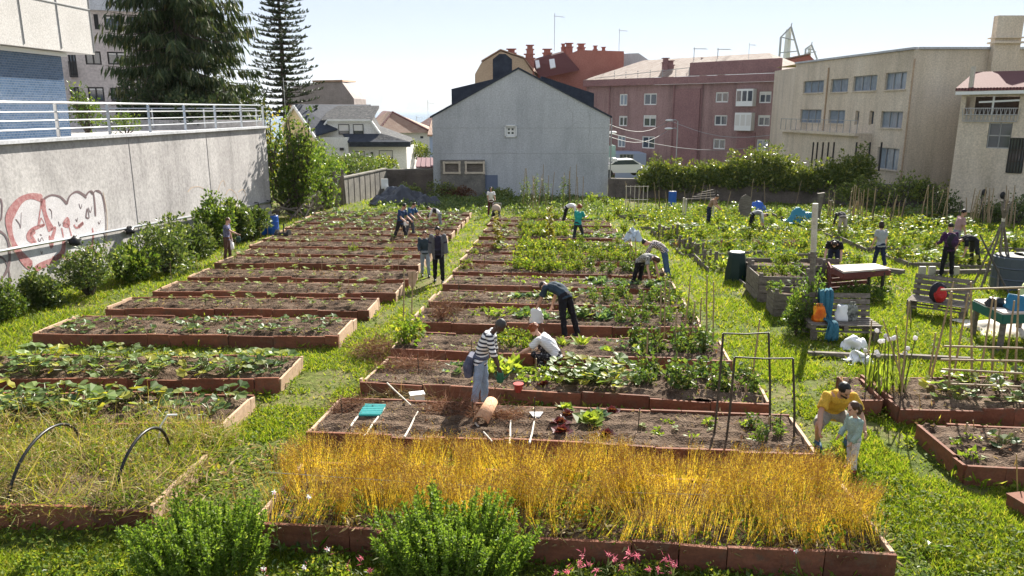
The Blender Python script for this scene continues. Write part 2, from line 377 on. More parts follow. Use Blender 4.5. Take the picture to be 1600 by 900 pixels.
def haze():
    m = bpy.data.materials.new('haze_air'); m.use_nodes = True; t = m.node_tree; t.nodes.remove(t.nodes['Principled BSDF'])
    v = t.nodes.new('ShaderNodeVolumePrincipled'); v.inputs['Color'].default_value = (.86,.92,1,1); v.inputs['Density'].default_value = 5e-5; v.inputs['Anisotropy'].default_value = .1
    t.links.new(v.outputs[0], t.nodes['Material Output'].inputs['Volume'])
    g = MB(); g.box((0, 10200, 160), (25000, 20900, 400)); tag(g.build('haze', m), 'thin pale sea haze fading the far hills', kind='stuff')
haze()
# ---------------------------------------------------------------- raised bed outlines, used by grass and beds
# centre rows: front left corner, front right corner, depth ; left rows likewise
BEDS = []   # (name key, FL, FR, depth)
def bedq(key, fl, fr, d): BEDS.append((key, Vector(fl), Vector(fr), d))
bedq('c0', (-2.95,7.62), (4.0,6.98), 1.75)
bedq('c1', (-3.05,10.4), (4.2,9.62), 1.5)
for i, (xl, yl, xr, yr, d) in enumerate([(-2.72,12.75,4.25,11.62,1.5),(-2.5,14.75,4.3,13.95,1.5),(-2.42,17.15,4.35,16.5,1.6),(-2.2,19.35,4.5,18.7,1.5),
        (-2.05,21.75,4.7,21.0,1.5),(-1.93,23.9,4.85,23.1,1.5),(-1.83,26.15,4.7,25.4,1.5),(-1.75,28.1,4.7,27.4,1.4),(-1.6,30.1,4.75,29.4,1.4),(-1.45,32.3,4.8,31.6,1.5),
        (-1.35,34.6,4.8,34.0,1.5),(-1.25,36.9,4.8,36.3,1.5),(-1.15,39.2,4.8,38.6,1.5)]): bedq('c%d' % (i+2), (xl,yl), (xr,yr), d)
bedq('lm', (-9.4,8.1), (-4.25,8.05), 1.7)
for i, (xl, yl, xr, yr, d) in enumerate([(-10.9,10.75,-4.4,10.65,1.45),(-10.9,12.95,-4.2,12.85,1.5),(-10.65,16.05,-3.8,15.85,1.75),(-10.35,18.55,-3.6,18.4,1.4),(-10.15,20.7,-3.25,20.45,1.5),
        (-10.1,22.95,-3.15,22.5,1.5),(-10.3,25.6,-3.15,24.95,1.5),(-10.35,27.7,-3.05,27.1,1.4),(-10.5,29.7,-2.95,29.1,1.4),(-10.6,31.6,-2.85,31.1,1.4),(-10.7,33.6,-2.7,33.2,1.4),
        (-10.85,35.7,-2.6,35.3,1.4),(-11.0,37.8,-2.5,37.4,1.4),(-11.1,39.9,-2.42,39.5,1.4),(-11.1,42.1,-2.35,41.8,1.4)]): bedq('l%d' % i, (xl,yl), (xr,yr), d)
bedq('r0', (6.05,9.22), (13.5,8.6), 1.55)
bedq('r1', (6.25,11.4), (14.5,10.9), 1.75)
bedq('rn', (5.75,11.75), (6.12,11.7), 1.35)
# right-hand plots: looser, edged with grey slats
PLOTS = [((6.3,37.2),(13.5,36.6),4.2),((6.5,32.6),(13.2,32.2),3.6),((6.6,28.6),(13.0,28.4),3.2),((6.7,25.2),(12.6,24.9),2.6),((7.2,22.4),(12.0,22.2),2.2),((14.4,36.5),(23.5,35.5),5.5),((14.2,29.8),(23.5,29.0),5.2),
         ((14.0,26.2),(22.0,25.2),2.6),((5.9,42.2),(14.0,41.6),3.2),((15.0,42.6),(24.5,41.5),2.4)]
def frame_of(fl, fr, d):
    e = (fr-fl); L = e.length; ex = e/L; ey = Vector((-ex.y, ex.x)); return ex, ey, L, d
def inrect(X, Y, fl, fr, d, m=0.0):
    ex, ey, L, d = frame_of(Vector(fl), Vector(fr), d)
    a = (X-fl[0])*ex.x+(Y-fl[1])*ex.y; b = (X-fl[0])*ey.x+(Y-fl[1])*ey.y
    return (a > -m) & (a < L+m) & (b > -m) & (b < d+m)

# ---------------------------------------------------------------- grass (nobody could count it)
def vnoise(X, Y, s, seed=0):
    def h(i, j): 
        q = np.sin(i*127.1+j*311.7+seed*17.3)*43758.5453; return q-np.floor(q)
    x, y = X*s, Y*s; i, j = np.floor(x), np.floor(y); fx, fy = x-i, y-j
    fx = fx*fx*(3-2*fx); fy = fy*fy*(3-2*fy)
    return (h(i,j)*(1-fx)+h(i+1,j)*fx)*(1-fy)+(h(i,j+1)*(1-fx)+h(i+1,j+1)*fx)*fy
WALL_A, WALL_B = Vector((-15.3, 9.5)), Vector((-13.1, 41.0))
def wall_x(Y): return WALL_A.x+(WALL_B.x-WALL_A.x)*(Y-WALL_A.y)/(WALL_B.y-WALL_A.y)
n = 560000
u = rng.random(n); a_ = -.75
Y = (6.2**a_+(u*(56**a_-6.2**a_)))**(1/a_)
X = rng.uniform(-1, 1, n)*(Y*.74+1.5)
ok = (X > wall_x(Y)+.1) & (X < 27-.02*Y)
for k, fl, fr, d in BEDS: ok &= ~inrect(X, Y, fl, fr, d, .03)
for fl, fr, d in PLOTS: ok &= ~(inrect(X, Y, fl, fr, d, 0) & (rng.random(n) < .8))
bare = vnoise(X, Y, .8, 3)*.6+vnoise(X, Y, 2.3, 5)*.4
gap = np.zeros(n, bool)
for k, fl, fr, d in BEDS: gap |= inrect(X, Y, fl, fr, d, .55)
gap |= (X > -4.3) & (X < -2.2) & (Y < 16)
ok &= ~((bare > .51) & gap & (rng.random(n) < .9)) & ~((bare > .68) & (rng.random(n) < .75)) & ~((Y > 44) & (rng.random(n) < .5))
X, Y, gap = X[ok], Y[ok], gap[ok]; n = len(X)
cl = vnoise(X, Y, 1.7, 9)*.6+vnoise(X, Y, 5, 2)*.4
H = (.035+.075*cl**1.5+.03*rng.random(n))*(1+.028*Y)*np.where(gap, .75, 1)
D = rdir(n, 1.0, .4); W = (.006+.0011*Y)*rng.uniform(.7, 1.5, n)
B = ortho(D, rng.uniform(0, 6.28, n)); B = B*np.stack([W, H, H], 1)[:, :, None]
O = np.stack([X, Y, -SLOPE*Y-.02], 1)
near = Y < 14
g = MB(); g.inst(BLADE, O[near], B[near]); g.inst(TRI, O[~near], B[~near])
tag(g.build('grass', M['grass']), 'short sunlit grass of the paths and lawn', kind='stuff')
# low broad weeds and clover through the grass
n = 60000; u = rng.random(n)
Y = (6.3**a_+(u*(48**a_-6.3**a_)))**(1/a_); X = rng.uniform(-1, 1, n)*(Y*.74+1.5)
ok = (X > wall_x(Y)+.1) & (X < 26) & (vnoise(X, Y, 1.1, 21) > .45)
for k, fl, fr, d in BEDS: ok &= ~inrect(X, Y, fl, fr, d, .03)
ok &= ~((X > -4.3) & (X < -2.2) & (Y < 16) & (rng.random(n) < .6))
X, Y = X[ok], Y[ok]; n = len(X)
S = (.03+.04*rng.random(n))*(1+.03*Y); B = ortho(rdir(n, .45, .5), rng.uniform(-.6, .6, n))*S[:, None, None]
g = MB(); g.inst(LEAF2, np.stack([X, Y, -SLOPE*Y+.02+.05*rng.random(n)], 1), B)
tag(g.build('clover', M['weed']), 'low clover and weeds growing in the grass', kind='stuff')
# ---------------------------------------------------------------- buildings
def facade(mb, A, B, z0, z1, holes, depth=.15, mi=0, top=None):
    """wall from A to B with rectangular openings (s0, s1, za, zb); outward is to the right of A>B"""
    A = Vector(A); B = Vector(B); e = (B-A); L = e.length; e /= L; nrm = Vector((e.y, -e.x))
    S = sorted({0.0, L, *[min(max(q, 0), L) for h in holes for q in h[:2]]}); Z = sorted({z0, z1, *[min(max(q, z0), z1) for h in holes for q in h[2:]]})
    V = []; F = []
    def p(s, z, k=0): return (A.x+e.x*s-nrm.x*k, A.y+e.y*s-nrm.y*k, z)
    for i in range(len(S)-1):
        for j in range(len(Z)-1):
            cs, cz = (S[i]+S[i+1])/2, (Z[j]+Z[j+1])/2
            if any(h[0] < cs < h[1] and h[2] < cz < h[3] for h in holes): continue
            b = len(V); V += [p(S[i],Z[j]), p(S[i+1],Z[j]), p(S[i+1],Z[j+1]), p(S[i],Z[j+1])]; F.append((b,b+1,b+2,b+3))
    for s0, s1, a, c in holes:
        q = [(s0,a),(s1,a),(s1,c),(s0,c)]
        for k in range(4):
            (sa, za), (sb, zb) = q[k], q[(k+1) % 4]; b = len(V)
            V += [p(sa,za), p(sb,zb), p(sb,zb,depth), p(sa,za,depth)]; F.append((b,b+3,b+2,b+1))
    mb.add(V, F, mi); return e, nrm
def window(root, A, B, hole, depth=.15, frame='white', pane='glass', mull=1, trans=0, blind=0, name='window', th=.055, sill=None):
    A = Vector(A); B = Vector(B); e = (B-A).normalized(); nrm = Vector((e.y, -e.x)); s0, s1, za, zb = hole
    def p(s, z, k): return Vector((A.x+e.x*s-nrm.x*k, A.y+e.y*s-nrm.y*k, z))
    g = MB(); d = depth-.03
    for s in [s0+th/2, s1-th/2]+[s0+(s1-s0)*(k+1)/(mull+1) for k in range(mull)]: g.bar(p(s,za,d), p(s,zb,d), .05, th)
    for z in [za+th/2, zb-th/2]+[za+(zb-za)*(k+1)/(trans+1) for k in range(trans)]: g.bar(p(s0+th,z,d-.004), p(s1-th,z,d-.004), .05, th)
    f = g.build(name, M[frame], root)
    g = MB(); g.add([p(s0,za,depth+.01), p(s1,za,depth+.01), p(s1,zb,depth+.01), p(s0,zb,depth+.01)], [(0,1,2,3)]); g.build('pane', M[pane], f)
    if blind:
        g = MB(); zc = zb-(zb-za)*blind; g.bar(p(s0+th,(zc+zb)/2,depth-.012), p(s1-th,(zc+zb)/2,depth-.012), .02, zb-zc-.02); g.build('blind', M['blind'], f)
    if sill:
        g = MB(); g.bar(p(s0-.06,za-.04,-.03), p(s1+.06,za-.04,-.03), .12, .07); g.build('sill', M[sill], f)
    return f
def pxholes(A, B, rects):
    out = []
    for x0, y0, x1, y1 in rects:
        ym, xm = (y0+y1)/2, (x0+x1)/2
        s0, s1 = hit(x0, ym, A, B)[0], hit(x1, ym, A, B)[0]; za, zb = hit(xm, y1, A, B)[1], hit(xm, y0, A, B)[1]
        out.append((s0, s1, za, zb))
    return out
def quad(mb, pts, mi=0): mb.add([tuple(p) for p in pts], [tuple(range(len(pts)))], mi)
def antenna(x, y, z, h, label, s=1):
    t = thing('tv_antenna', label, 'antenna', (x, y, z), 'roof antennas')
    g = MB(); g.tube([(x,y,z),(x,y,z+h)], .03*s, 5); g.build('mast', M['alu'], t)
    g = MB(); g.bar((x-.1*s,y,z+h*.93), (x+1.1*s,y+.3,z+h*.9), .03*s, .03*s)
    for k in range(6): g.bar((x+.15*s*k+.1,y-.4*s,z+h*.92), (x+.15*s*k+.1,y+.5*s,z+h*.92), .02*s, .02*s)
    g.build('aerial', M['alu'], t); return t
def chimney(mb, x, y, z, w, h, mi=0, cap=True):
    mb.box((x,y,z+h/2), (w,w,h), mi=mi)
    if cap:
        mb.box((x,y,z+h+.06), (w*1.25,w*1.25,.1), mi=mi); mb.box((x,y,z+h+.3), (w*.8,w*.8,.36), mi=mi); mb.box((x,y,z+h+.53), (w*1.2,w*1.2,.08), mi=mi)

# --- grey gable house
Yh = 58.0; zb = gz(Yh)-.3
ge, gw, ga = PY(675,183,Yh), PY(953,183,Yh), PY(810,108,Yh)
root = thing('gable_house', 'windowless pale grey gable end house standing beyond the plots', 'house', (0.6, Yh+6, zb)); DP = 12
g = MB(); wl, wr = ge.x, gw.x; ze, zr, xr = ge.z, ga.z, ga.x
wx, wz0, wz1 = PY(798,205,Yh).x, PY(798,212,Yh).z, PY(798,198,Yh).z
hx = (wx-.34, wx+.34)
S_ = [wl, hx[0], hx[1], wr]
facade(g, (wl,Yh), (wr,Yh), zb, ze-.25, [(hx[0]-wl, hx[1]-wl, wz0, wz1)], .12)
quad(g, [(wl,Yh,ze-.25),(wr,Yh,ze-.25),(wr,Yh,ze),(xr,Yh,zr),(wl,Yh,ze)])
quad(g, [(wr,Yh,zb),(wr,Yh+DP,zb),(wr,Yh+DP,ze),(wr,Yh,ze)]); quad(g, [(wl,Yh,zb),(wl,Yh,ze),(wl,Yh+DP,ze),(wl,Yh+DP,zb)])
quad(g, [(wl,Yh+DP,zb),(wl,Yh+DP,ze),(xr,Yh+DP,zr),(wr,Yh+DP,ze),(wr,Yh+DP,zb)])
g.build('wall', M['plaster_grey'], root)
g = MB()
for xa, xb_ in ((wl-.15, xr), (wr+.15, xr)):
    sl = .10
    g.prism([(xa,Yh-.12,ze-.06),(xb_,Yh-.12,zr+.02),(xb_,Yh-.12,zr+.14),(xa,Yh-.12,ze+.06)], (0,DP+.2,0))
rf = g.build('roof', M['slate'], root)
# box dormers on both slopes
for x0, x1, y0, zt0, zt1, nm in ((PY(706,140,61).x, PY(790,140,61).x, 60.5, 139, 119, 'a'), (PY(845,140,62).x, PY(926,140,62).x, 60.8, 119, 146, 'b')):
    za_, zb_ = PY(705, zt0, y0).z, PY(790, zt1, y0).z
    g = MB(); g.prism([(x0,y0,ze+.2),(x1,y0,ze+.2),(x1,y0,zb_),(x0,y0,za_)], (0,8,0)); g.build('dormer', M['slate'], rf)
g = MB(); c = PY(785,100,61); g.prism([(c.x-.75,61,zr-1.6),(c.x+.75,61,zr-1.6),(c.x+.75,61,c.z+.35),(c.x+.25,61,c.z+.75),(c.x-.25,61,c.z+.75),(c.x-.75,61,c.z+.35)], (0,1.3,0)); g.build('chimney', M['slate'], rf)
g = MB(); g.tube([(wr+.12,Yh-.2,ze-.05),(wr+.12,Yh-.2,zb)], .05, 6); g.build('downpipe', M['alu'], root)
f = window(root, (wl,Yh), (wr,Yh), (hx[0]-wl, hx[1]-wl, wz0, wz1), .1, 'white', 'glass', 1, 1, th=.12)
g = MB(); g.bar((hx[0]-.1,Yh-.03,wz0-.07),(hx[1]+.1,Yh-.03,wz0-.07),.1,.09); g.bar((hx[0]-.1,Yh-.03,wz1+.07),(hx[1]+.1,Yh-.03,wz1+.07),.1,.09)
for q in (hx[0]-.07, hx[1]+.07): g.bar((q,Yh-.03,wz0-.1),(q,Yh-.03,wz1+.1),.1,.09)
g.build('window_surround', M['white'], f)
g = MB()
def wallmark(L, w_):
    P_ = [PY(x_, y_, Yh-.004) for x_, y_ in L]
    for i in range(len(P_)-1): g.bar(P_[i], P_[i+1], .006, w_)
random.seed(2)
for L in ([(888,165),(895,180),(893,198),(905,188),(913,196)],[(918,170),(922,190),(919,214),(925,235)],[(765,240),(790,238),(815,242)],[(720,198),(735,203)],[(905,175),(912,183),(925,180)]):
    q = []
    for i in range(len(L)-1):
        for k in range(4): t_ = k/4; q.append((L[i][0]*(1-t_)+L[i+1][0]*t_+random.uniform(-1.2,1.2), L[i][1]*(1-t_)+L[i+1][1]*t_+random.uniform(-1,1)))
    wallmark(q, .02)
for y_ in (200, 240): wallmark([(678,y_),(950,y_)], .025)
g.build('render_crack', plain('crack', (.33,.33,.335), .9), root)
# remnant of an older wall with two boarded openings against the gable
a, b = PY(688,252,57.8), PY(758,300,57.8); pl = (a.x, 57.75); pr = (b.x, 57.75)
hs = pxholes(pl, pr, [(694,254,718,270),(728,254,756,270)])
g = MB(); facade(g, pl, pr, zb, a.z+.1, hs, .1); quad(g, [(pl[0],57.75,a.z+.1),(pr[0],57.75,a.z+.1),(pr[0],57.98,a.z+.1),(pl[0],57.98,a.z+.1)]); quad(g, [(pr[0],57.75,zb),(pr[0],57.98,zb),(pr[0],57.98,a.z+.1),(pr[0],57.75,a.z+.1)])
rem = g.build('old_wall', M['blockwall'], root)
for h in hs:
    g = MB(); s0, s1, za, zc = h
    for s in (s0, s1): g.bar((pl[0]+s,57.72,za-.1),(pl[0]+s,57.72,zc+.1),.12,.14)
    for z in (za, zc): g.bar((pl[0]+s0-.1,57.71,z),(pl[0]+s1+.1,57.71,z),.12,.14)
    fr = g.build('boarded_window', M['plaster_cream'], root)
    g = MB(); g.bar((pl[0]+s0,57.85,(za+zc)/2),(pl[0]+s1,57.85,(za+zc)/2),.03,zc-za); g.build('board', M['greywood'], fr)
g = MB(); c = PY(768,287,57.9); g.box((c.x,57.97,c.z-.2),(.95,.04,1.7)); g.build('wall_patch', plain('blue_grey_patch', (.16,.19,.27), .8), root)
# glazed balcony on the far right side
c0 = PY(946,222,59.5); c1 = PY(960,252,59.5)
g = MB(); g.box(((c0.x+c1.x)/2+.1,60.5,c1.z+.1),(.95,2.4,.22)); bal = g.build('balcony', M['white'], root)
g = MB(); g.box((c1.x+.02,60.5,c1.z+.75),(.05,2.3,.9)); g.box(((c0.x+c1.x)/2,59.4,c1.z+.75),(.85,.05,.9)); g.build('glazing', plain('pale_green_glass', (.35,.5,.47), .15), bal)

# --- white house with slate roof
root = thing('white_house', 'white two storey house with lichen grey slate mansard roof and dormers', 'house', (-17, 78, gz(78)))
Yw = 74.0; zg = gz(Yw)-.5
def X(px, Y=Yw): return PY(px, 200, Y).x
def Zp(py, Y=Yw): return PY(560, py, Y).z
g = MB()
wx0, wx1 = X(493), X(634); ztop = Zp(229)
hs = pxholes((X(545),Yw), (wx1,Yw), [(553,236,570,249),(592,235,614,253)])
facade(g, (X(545),Yw), (wx1,Yw), zg, ztop, hs, .15)
quad(g, [(wx1,Yw,zg),(wx1,Yw+9,zg),(wx1,Yw+9,ztop),(wx1,Yw,ztop)]); quad(g, [(X(545),Yw,zg),(X(545),Yw,ztop),(X(545),Yw+3,ztop),(X(545),Yw+3,zg)])
facade(g, (X(493),Yw-.6), (X(545),Yw-.6), zg, Zp(214), [], .1)
quad(g, [(X(545),Yw-.6,zg),(X(545),Yw,zg),(X(545),Yw,Zp(214)),(X(545),Yw-.6,Zp(214))])
g.build('wall', M['plaster_white'], root)
for h in hs: window(root, (X(545),Yw), (wx1,Yw), h, .12, 'darkframe', 'glass', 0, 0, .62)
# upper storey dormer front
Yd = Yw+.9
du = [(X(493,Yd),Yd,Zp(232,Yd)),(X(586,Yd),Yd,Zp(232,Yd)),(X(594,Yd),Yd,Zp(209,Yd)),(X(580,Yd),Yd,Zp(188,Yd)),(X(513,Yd),Yd,Zp(188,Yd)),(X(493,Yd),Yd,Zp(214,Yd))]
g = MB(); quad(g, du); dm = g.build('dormer', M['plaster_white'], root)
for r_ in ((529,194,546,210),(552,194,568,210)):
    h = pxholes((X(493,Yd),Yd), (X(600,Yd),Yd), [r_])[0]
    window(root, (X(493,Yd),Yd-.06), (X(600,Yd),Yd-.06), h, .03, 'darkframe', 'glass', 0, 0, .65)
g = MB()
def band(a, b, w_=.16): g.bar((a[0],Yd-.12,a[2]), (b[0],Yd-.12,b[2]), .3, w_)
band(du[2], du[3]); band(du[3], du[4]); band(du[4], du[5]); g.build('fascia', M['white'], dm)
# roofs: main block, lean-to above the ground floor, left wing
g = MB(); zr_ = Zp(165, Yw+5); yr = Yw+5
g.prism([(X(580,Yd)+.15,Yd-.25,Zp(187,Yd)),(X(580,Yd)+.15,yr,zr_),(X(580,Yd)+.15,yr,zr_-.25),(X(580,Yd)+.15,Yd-.25,Zp(187,Yd)-.12)], (X(508,Yd)-X(580,Yd)-.4,0,0))
quad(g, [(X(578,yr),yr,zr_),(X(578,yr)+.01,yr+6,Zp(200)),(X(645,Yw+6),Yw+8,Zp(222)),(X(641,Yw),Yw-.8,Zp(221)),(X(583,Yw),Yw-.75,Zp(221)),(X(595,Yd),Yd-.2,Zp(208,Yd)),(X(581,Yd),Yd-.25,Zp(187,Yd))])
g.build('roof', M['slate_grey'], root)
g = MB(); g.prism([(X(532),Yd-.05,Zp(209,Yd)),(X(597),Yd-.05,Zp(209,Yd)),(X(641),Yw-.85,Zp(221)),(X(546),Yw-.85,Zp(221))], (0,0,-.14)); g.prism([(X(547),Yw-.9,Zp(221)),(X(642),Yw-.9,Zp(221)),(X(642),Yw-.75,Zp(229)),(X(547),Yw-.75,Zp(229))], (0,.3,0)); g.build('lean_to_roof', M['slate'], root)
# cross gable wing at the left, its wall rendered yellow
Ya = Yw-1.2; A1 = (X(441,Ya+5),Ya+5); B1 = (X(491,Ya),Ya); ap = PY(458,165,Ya+3.2)
g = MB(); el, er = PY(441,196,Ya+5).z, PY(491,214,Ya).z
hs = pxholes(A1, B1, [(467,193,473,206)])
quad(g, [(A1[0],A1[1],zg),(B1[0],B1[1],zg),(B1[0],B1[1],er),(ap.x,ap.y,ap.z),(A1[0],A1[1],el)]); g.build('gable_wall', M['plaster_yellow'], root)
g = MB(); o_ = Vector((.1,-.25,0)); rb = Vector((6.5,6,0))
g.prism([Vector((B1[0],B1[1],er))+o_, Vector(ap)+o_, Vector(ap)+rb, Vector((B1[0]+1.8,B1[1]+2.2,er+.6))], (0,0,.14)); g.prism([Vector((A1[0],A1[1],el))+o_, Vector(ap)+o_, Vector(ap)+rb, Vector((A1[0],A1[1],el))+rb], (0,0,.14))
g.build('wing_roof', M['slate'], root)
g = MB()
g.bar(Vector((B1[0],B1[1],er-.05))+o_*1.3, Vector(ap)+o_*1.3+Vector((0,0,-.05)), .12, .28); g.bar(Vector((A1[0],A1[1],el-.05))+o_*1.3, Vector(ap)+o_*1.3+Vector((0,0,-.05)), .12, .28); g.build('bargeboard', M['white'], root)
window(root, A1, B1, hs[0], -.02, 'darkframe', 'blind', 0) if False else None
g = MB(); c = PY(447,205,Ya+6); chimney(g, c.x, Ya+7, zg+3, .8, PY(447,170,Ya+6).z-zg-3); g.build('chimney', M['ochre'], root)
g = MB(); c = PY(581,241,Yw-.1); g.box((c.x,Yw-.1,c.z),(.2,.2,.4)); g.build('wall_lamp', M['darkframe'], root); g = MB(); c = PY(534,233,Yw-.7); g.box((c.x,Yw-.7,c.z),(.35,.2,.25)); g.build('wall_lamp', M['darkframe'], root)

# --- houses further down towards the bay
root = thing('tiled_house', 'low pale house under a hipped clay tile roof with a red ridge', 'house', (-10.5, 100, gz(100)))
Yt = 96.0
g = MB(); xa, xb_ = PY(615,210,Yt).x, PY(672,210,Yt).x; zt, zbm = PY(640,206,Yt).z, gz(Yt)-1
hs = pxholes((xa,Yt), (xb_,Yt), [(656,212,662,217)])
facade(g, (xa,Yt), (xb_,Yt), zbm, zt, hs, .12); quad(g, [(xb_,Yt,zbm),(xb_,Yt+9,zbm),(xb_,Yt+9,zt),(xb_,Yt,zt)]); g.build('wall', M['plaster_white'], root)
window(root, (xa,Yt), (xb_,Yt), hs[0], .1, 'white', 'glass', 0)
g = MB(); ap = PY(613,175,Yt+4); L1 = PY(588,186,Yt+2)
quad(g, [(xa-2,Yt-.5,zt-.1),(xb_+.3,Yt-.5,zt-.1),tuple(ap)]); quad(g, [(xb_+.3,Yt-.5,zt-.1),(xb_+.3,Yt+9.5,zt-.1),tuple(ap)])
quad(g, [(xa-2,Yt-.5,zt-.1),tuple(ap),tuple(ap+Vector((-1,2,0))),(xa-5.5,Yt+4,zt-.1)]); rf = g.build('roof', M['tile_orange'], root)
g = MB(); g.tube([(xb_+.3,Yt-.5,zt),tuple(ap)], .14, 5); g.tube([tuple(ap),(xa-2,Yt-.5,zt)], .14, 5); g.build('ridge', M['tile_dark'], rf)
root = thing('red_roof_house', 'small house with dark red roof beside the tiled one', 'house', (-19.5, 109, gz(109)))
g = MB(); a, b, c = PY(586,186,108), PY(610,174,108), PY(600,173,112); quad(g, [a, (b.x+1,108,a.z), b, c, (a.x+.3,112,a.z+1)]); quad(g, [a,(a.x,108,a.z-.2),(b.x+1.4,108,a.z-.2),(b.x+1,108,a.z)]); g.build('roof', M['tile_dark'], root)
g = MB(); g.box(((a.x+b.x)/2,111,a.z-3),(b.x-a.x,5.5,5.6)); g.build('wall', M['plaster_white'], root)
root = thing('blue_house', 'narrow blue washed house glimpsed beside the grey gable', 'house', (-10.5, 88, gz(88)))
g = MB(); a, b = PY(671,213,86), PY(692,213,86); g.box(((a.x+b.x)/2,88,(a.z-7)/2),(b.x-a.x,4,a.z+7)); g.build('wall', plain('blue_wash', (.36,.44,.62), .8), root)
g = MB(); g.prism([(a.x-.2,85.6,a.z),(b.x+.2,85.6,a.z),(b.x+.2,85.6,a.z+.2),(a.x-.2,85.6,a.z+.2)], (0,5,1.6)); g.build('roof', M['tile_orange'], root)
g = MB(); g.box((a.x+.9,85.95,a.z-1.9),(1,.12,1.3)); g.build('window', M['blind'], root)
root = thing('far_house', 'dark roofed far house below the sea horizon', 'house', (-14, 135, gz(135)))
g = MB(); a, b = PY(650,187,132), PY(690,187,132); g.prism([(a.x,132,a.z-1),(b.x,132,a.z-1),(b.x-2,135,a.z+.4),(a.x+2,135,a.z+.4)], (0,0,-.3)); g.build('roof', M['tile_dark'], root)
g = MB(); g.box(((a.x+b.x)/2,135,a.z-3.4),(b.x-a.x-.6,5,4)); g.build('wall', M['plaster_cream'], root)
root = thing('garden_shed', 'low shed with ribbed plum roof beside the grey gable', 'shed', (-8.6, 70, gz(70)))
g = MB(); a, b, c, d = PY(653,248,70), PY(688,248,70), PY(690,262,67), PY(650,262,67); g.prism([a, b, c, d], (0,0,.1)); 
for k in range(6): g.bar(a.lerp(b, k/5)+Vector((0,0,.13)), d.lerp(c, k/5)+Vector((0,0,.13)), .06, .06)
g.build('roof', plain('plum_sheet', (.20,.10,.11), .6), root)
g = MB(); g.box(((c.x+d.x)/2,68.6,c.z-1.2),(c.x-d.x-.2,2.8,2.2)); g.build('wall', M['plaster_white'], root)
root = thing('weathered_block', 'stained grey building with sloped side behind the conifer', 'building', (-26, 113, gz(113)))
Yb = 110; g = MB(); pts = [PY(440,170,Yb),PY(553,170,Yb),PY(553,154,Yb),PY(534,128,Yb),PY(490,129,Yb),PY(440,140,Yb)]
pts[0].z = pts[1].z = gz(Yb)-2; g.prism(pts, (0,9,0)); g.build('wall', mottled('stained_render', [(.3, (.2,.17,.165)), (.7, (.34,.29,.28))], .6, 8), root)
g = MB(); a, b = PY(488,128.5,Yb-.2), PY(535,127.5,Yb-.2); g.prism([a, b, b+Vector((0,0,.25)), a+Vector((0,0,.25))], (0,9.6,.2)); g.build('roof', M['tile_orange'], root)

# --- ochre gable apartments and red topped block behind the grey house
root = thing('ochre_apartments', 'ochre gable apartment house rising behind the grey gable house', 'building', (2, 104, gz(104)))
Yo = 92; P = [PY(742,200,Yo),PY(832,200,Yo),PY(832,112,Yo),PY(818,92,Yo),PY(782,80,Yo),PY(752,98,Yo),PY(742,116,Yo)]
P[0].z = P[1].z = gz(Yo)-1
g = MB(); g.prism(P, (2,22,0)); g.build('wall', M['ochre'], root)
g = MB(); a, b, c = P[4]+Vector((0,-.2,.1)), P[3]+Vector((0,-.2,.1)), P[2]+Vector((.1,-.2,.1)); d = Vector((2,22,0))
g.prism([a, b, b+d, a+d], (0,0,.15)); g.prism([b, c, c+d, b+d], (0,0,.15)); g.prism([a, P[5]+Vector((0,-.2,.1)), P[5]+Vector((0,-.2,.1))+d, a+d], (0,0,.15)); g.build('roof', M['tile_orange'], root)
g = MB()
for px_, pt, yy, w_ in ((799,80,94,1.0),(827,88,93,1.1),(828,74,93,.8),(855,80,99,1.0)): c = PY(px_,pt,yy); g = MB(); chimney(g, c.x, yy, c.z-2.6, w_, 2.3); g.build('chimney', M['redroof'], root)
root = thing('red_block', 'red faced upper storeys with skylights and many chimneys', 'building', (9, 110, gz(110)))
Yr = 100; P = [PY(840,112,Yr),PY(975,150,Yr),PY(975,80,Yr),PY(905,78,Yr),PY(880,88,Yr),PY(840,98,Yr)]
for q in P[:2]: q.z = gz(Yr)-1
P[0].x += .01; g = MB(); g.prism(P, (1,14,0)); g.build('wall', M['redroof'], root)
g = MB(); a, b, c, d = PY(828,96,96), PY(880,82,99.5), PY(905,110,99.5), PY(845,122,96); g.prism([a, b, c, d], (0,.3,.2)); rf = g.build('roof', M['tile_dark'], root)
for r_ in ((836,97,842,108),(858,95,866,108)):
    g = MB(); P_ = [PY(r_[0],r_[1]-1,96.6),PY(r_[2],r_[1]-2,97),PY(r_[2]+2,r_[3]-2,96.2),PY(r_[0]+2,r_[3],95.8)]; g.prism(P_, (0,-.15,.1)); g.build('skylight', M['white'], rf)
A, B = (PY(870,100,99.4).x, 99.4), (PY(895,100,99.6).x, 99.6); h = pxholes(A, B, [(876,99,892,110)])[0]
window(root, A, B, h, -.04, 'white', 'glass', 2)
g = MB()
for px_, pt in ((880,73),(889,72),(908,73),(930,76),(943,78)): c = PY(px_,pt,102); g = MB(); chimney(g, c.x, 102, c.z-1.6, .9 if px_ in (889,908) else .5, 1.4); g.build('chimney', M['redroof'], root)
g = MB(); P = [PY(972,140,Yr+2),PY(1026,140,Yr+2),PY(1022,100,Yr+2),PY(998,83,Yr+2),PY(972,84,Yr+2)]; P[0].z = P[1].z = gz(Yr); g.prism(P, (0,9,0)); g.build('side_wing', M['plaster_grey'], root)

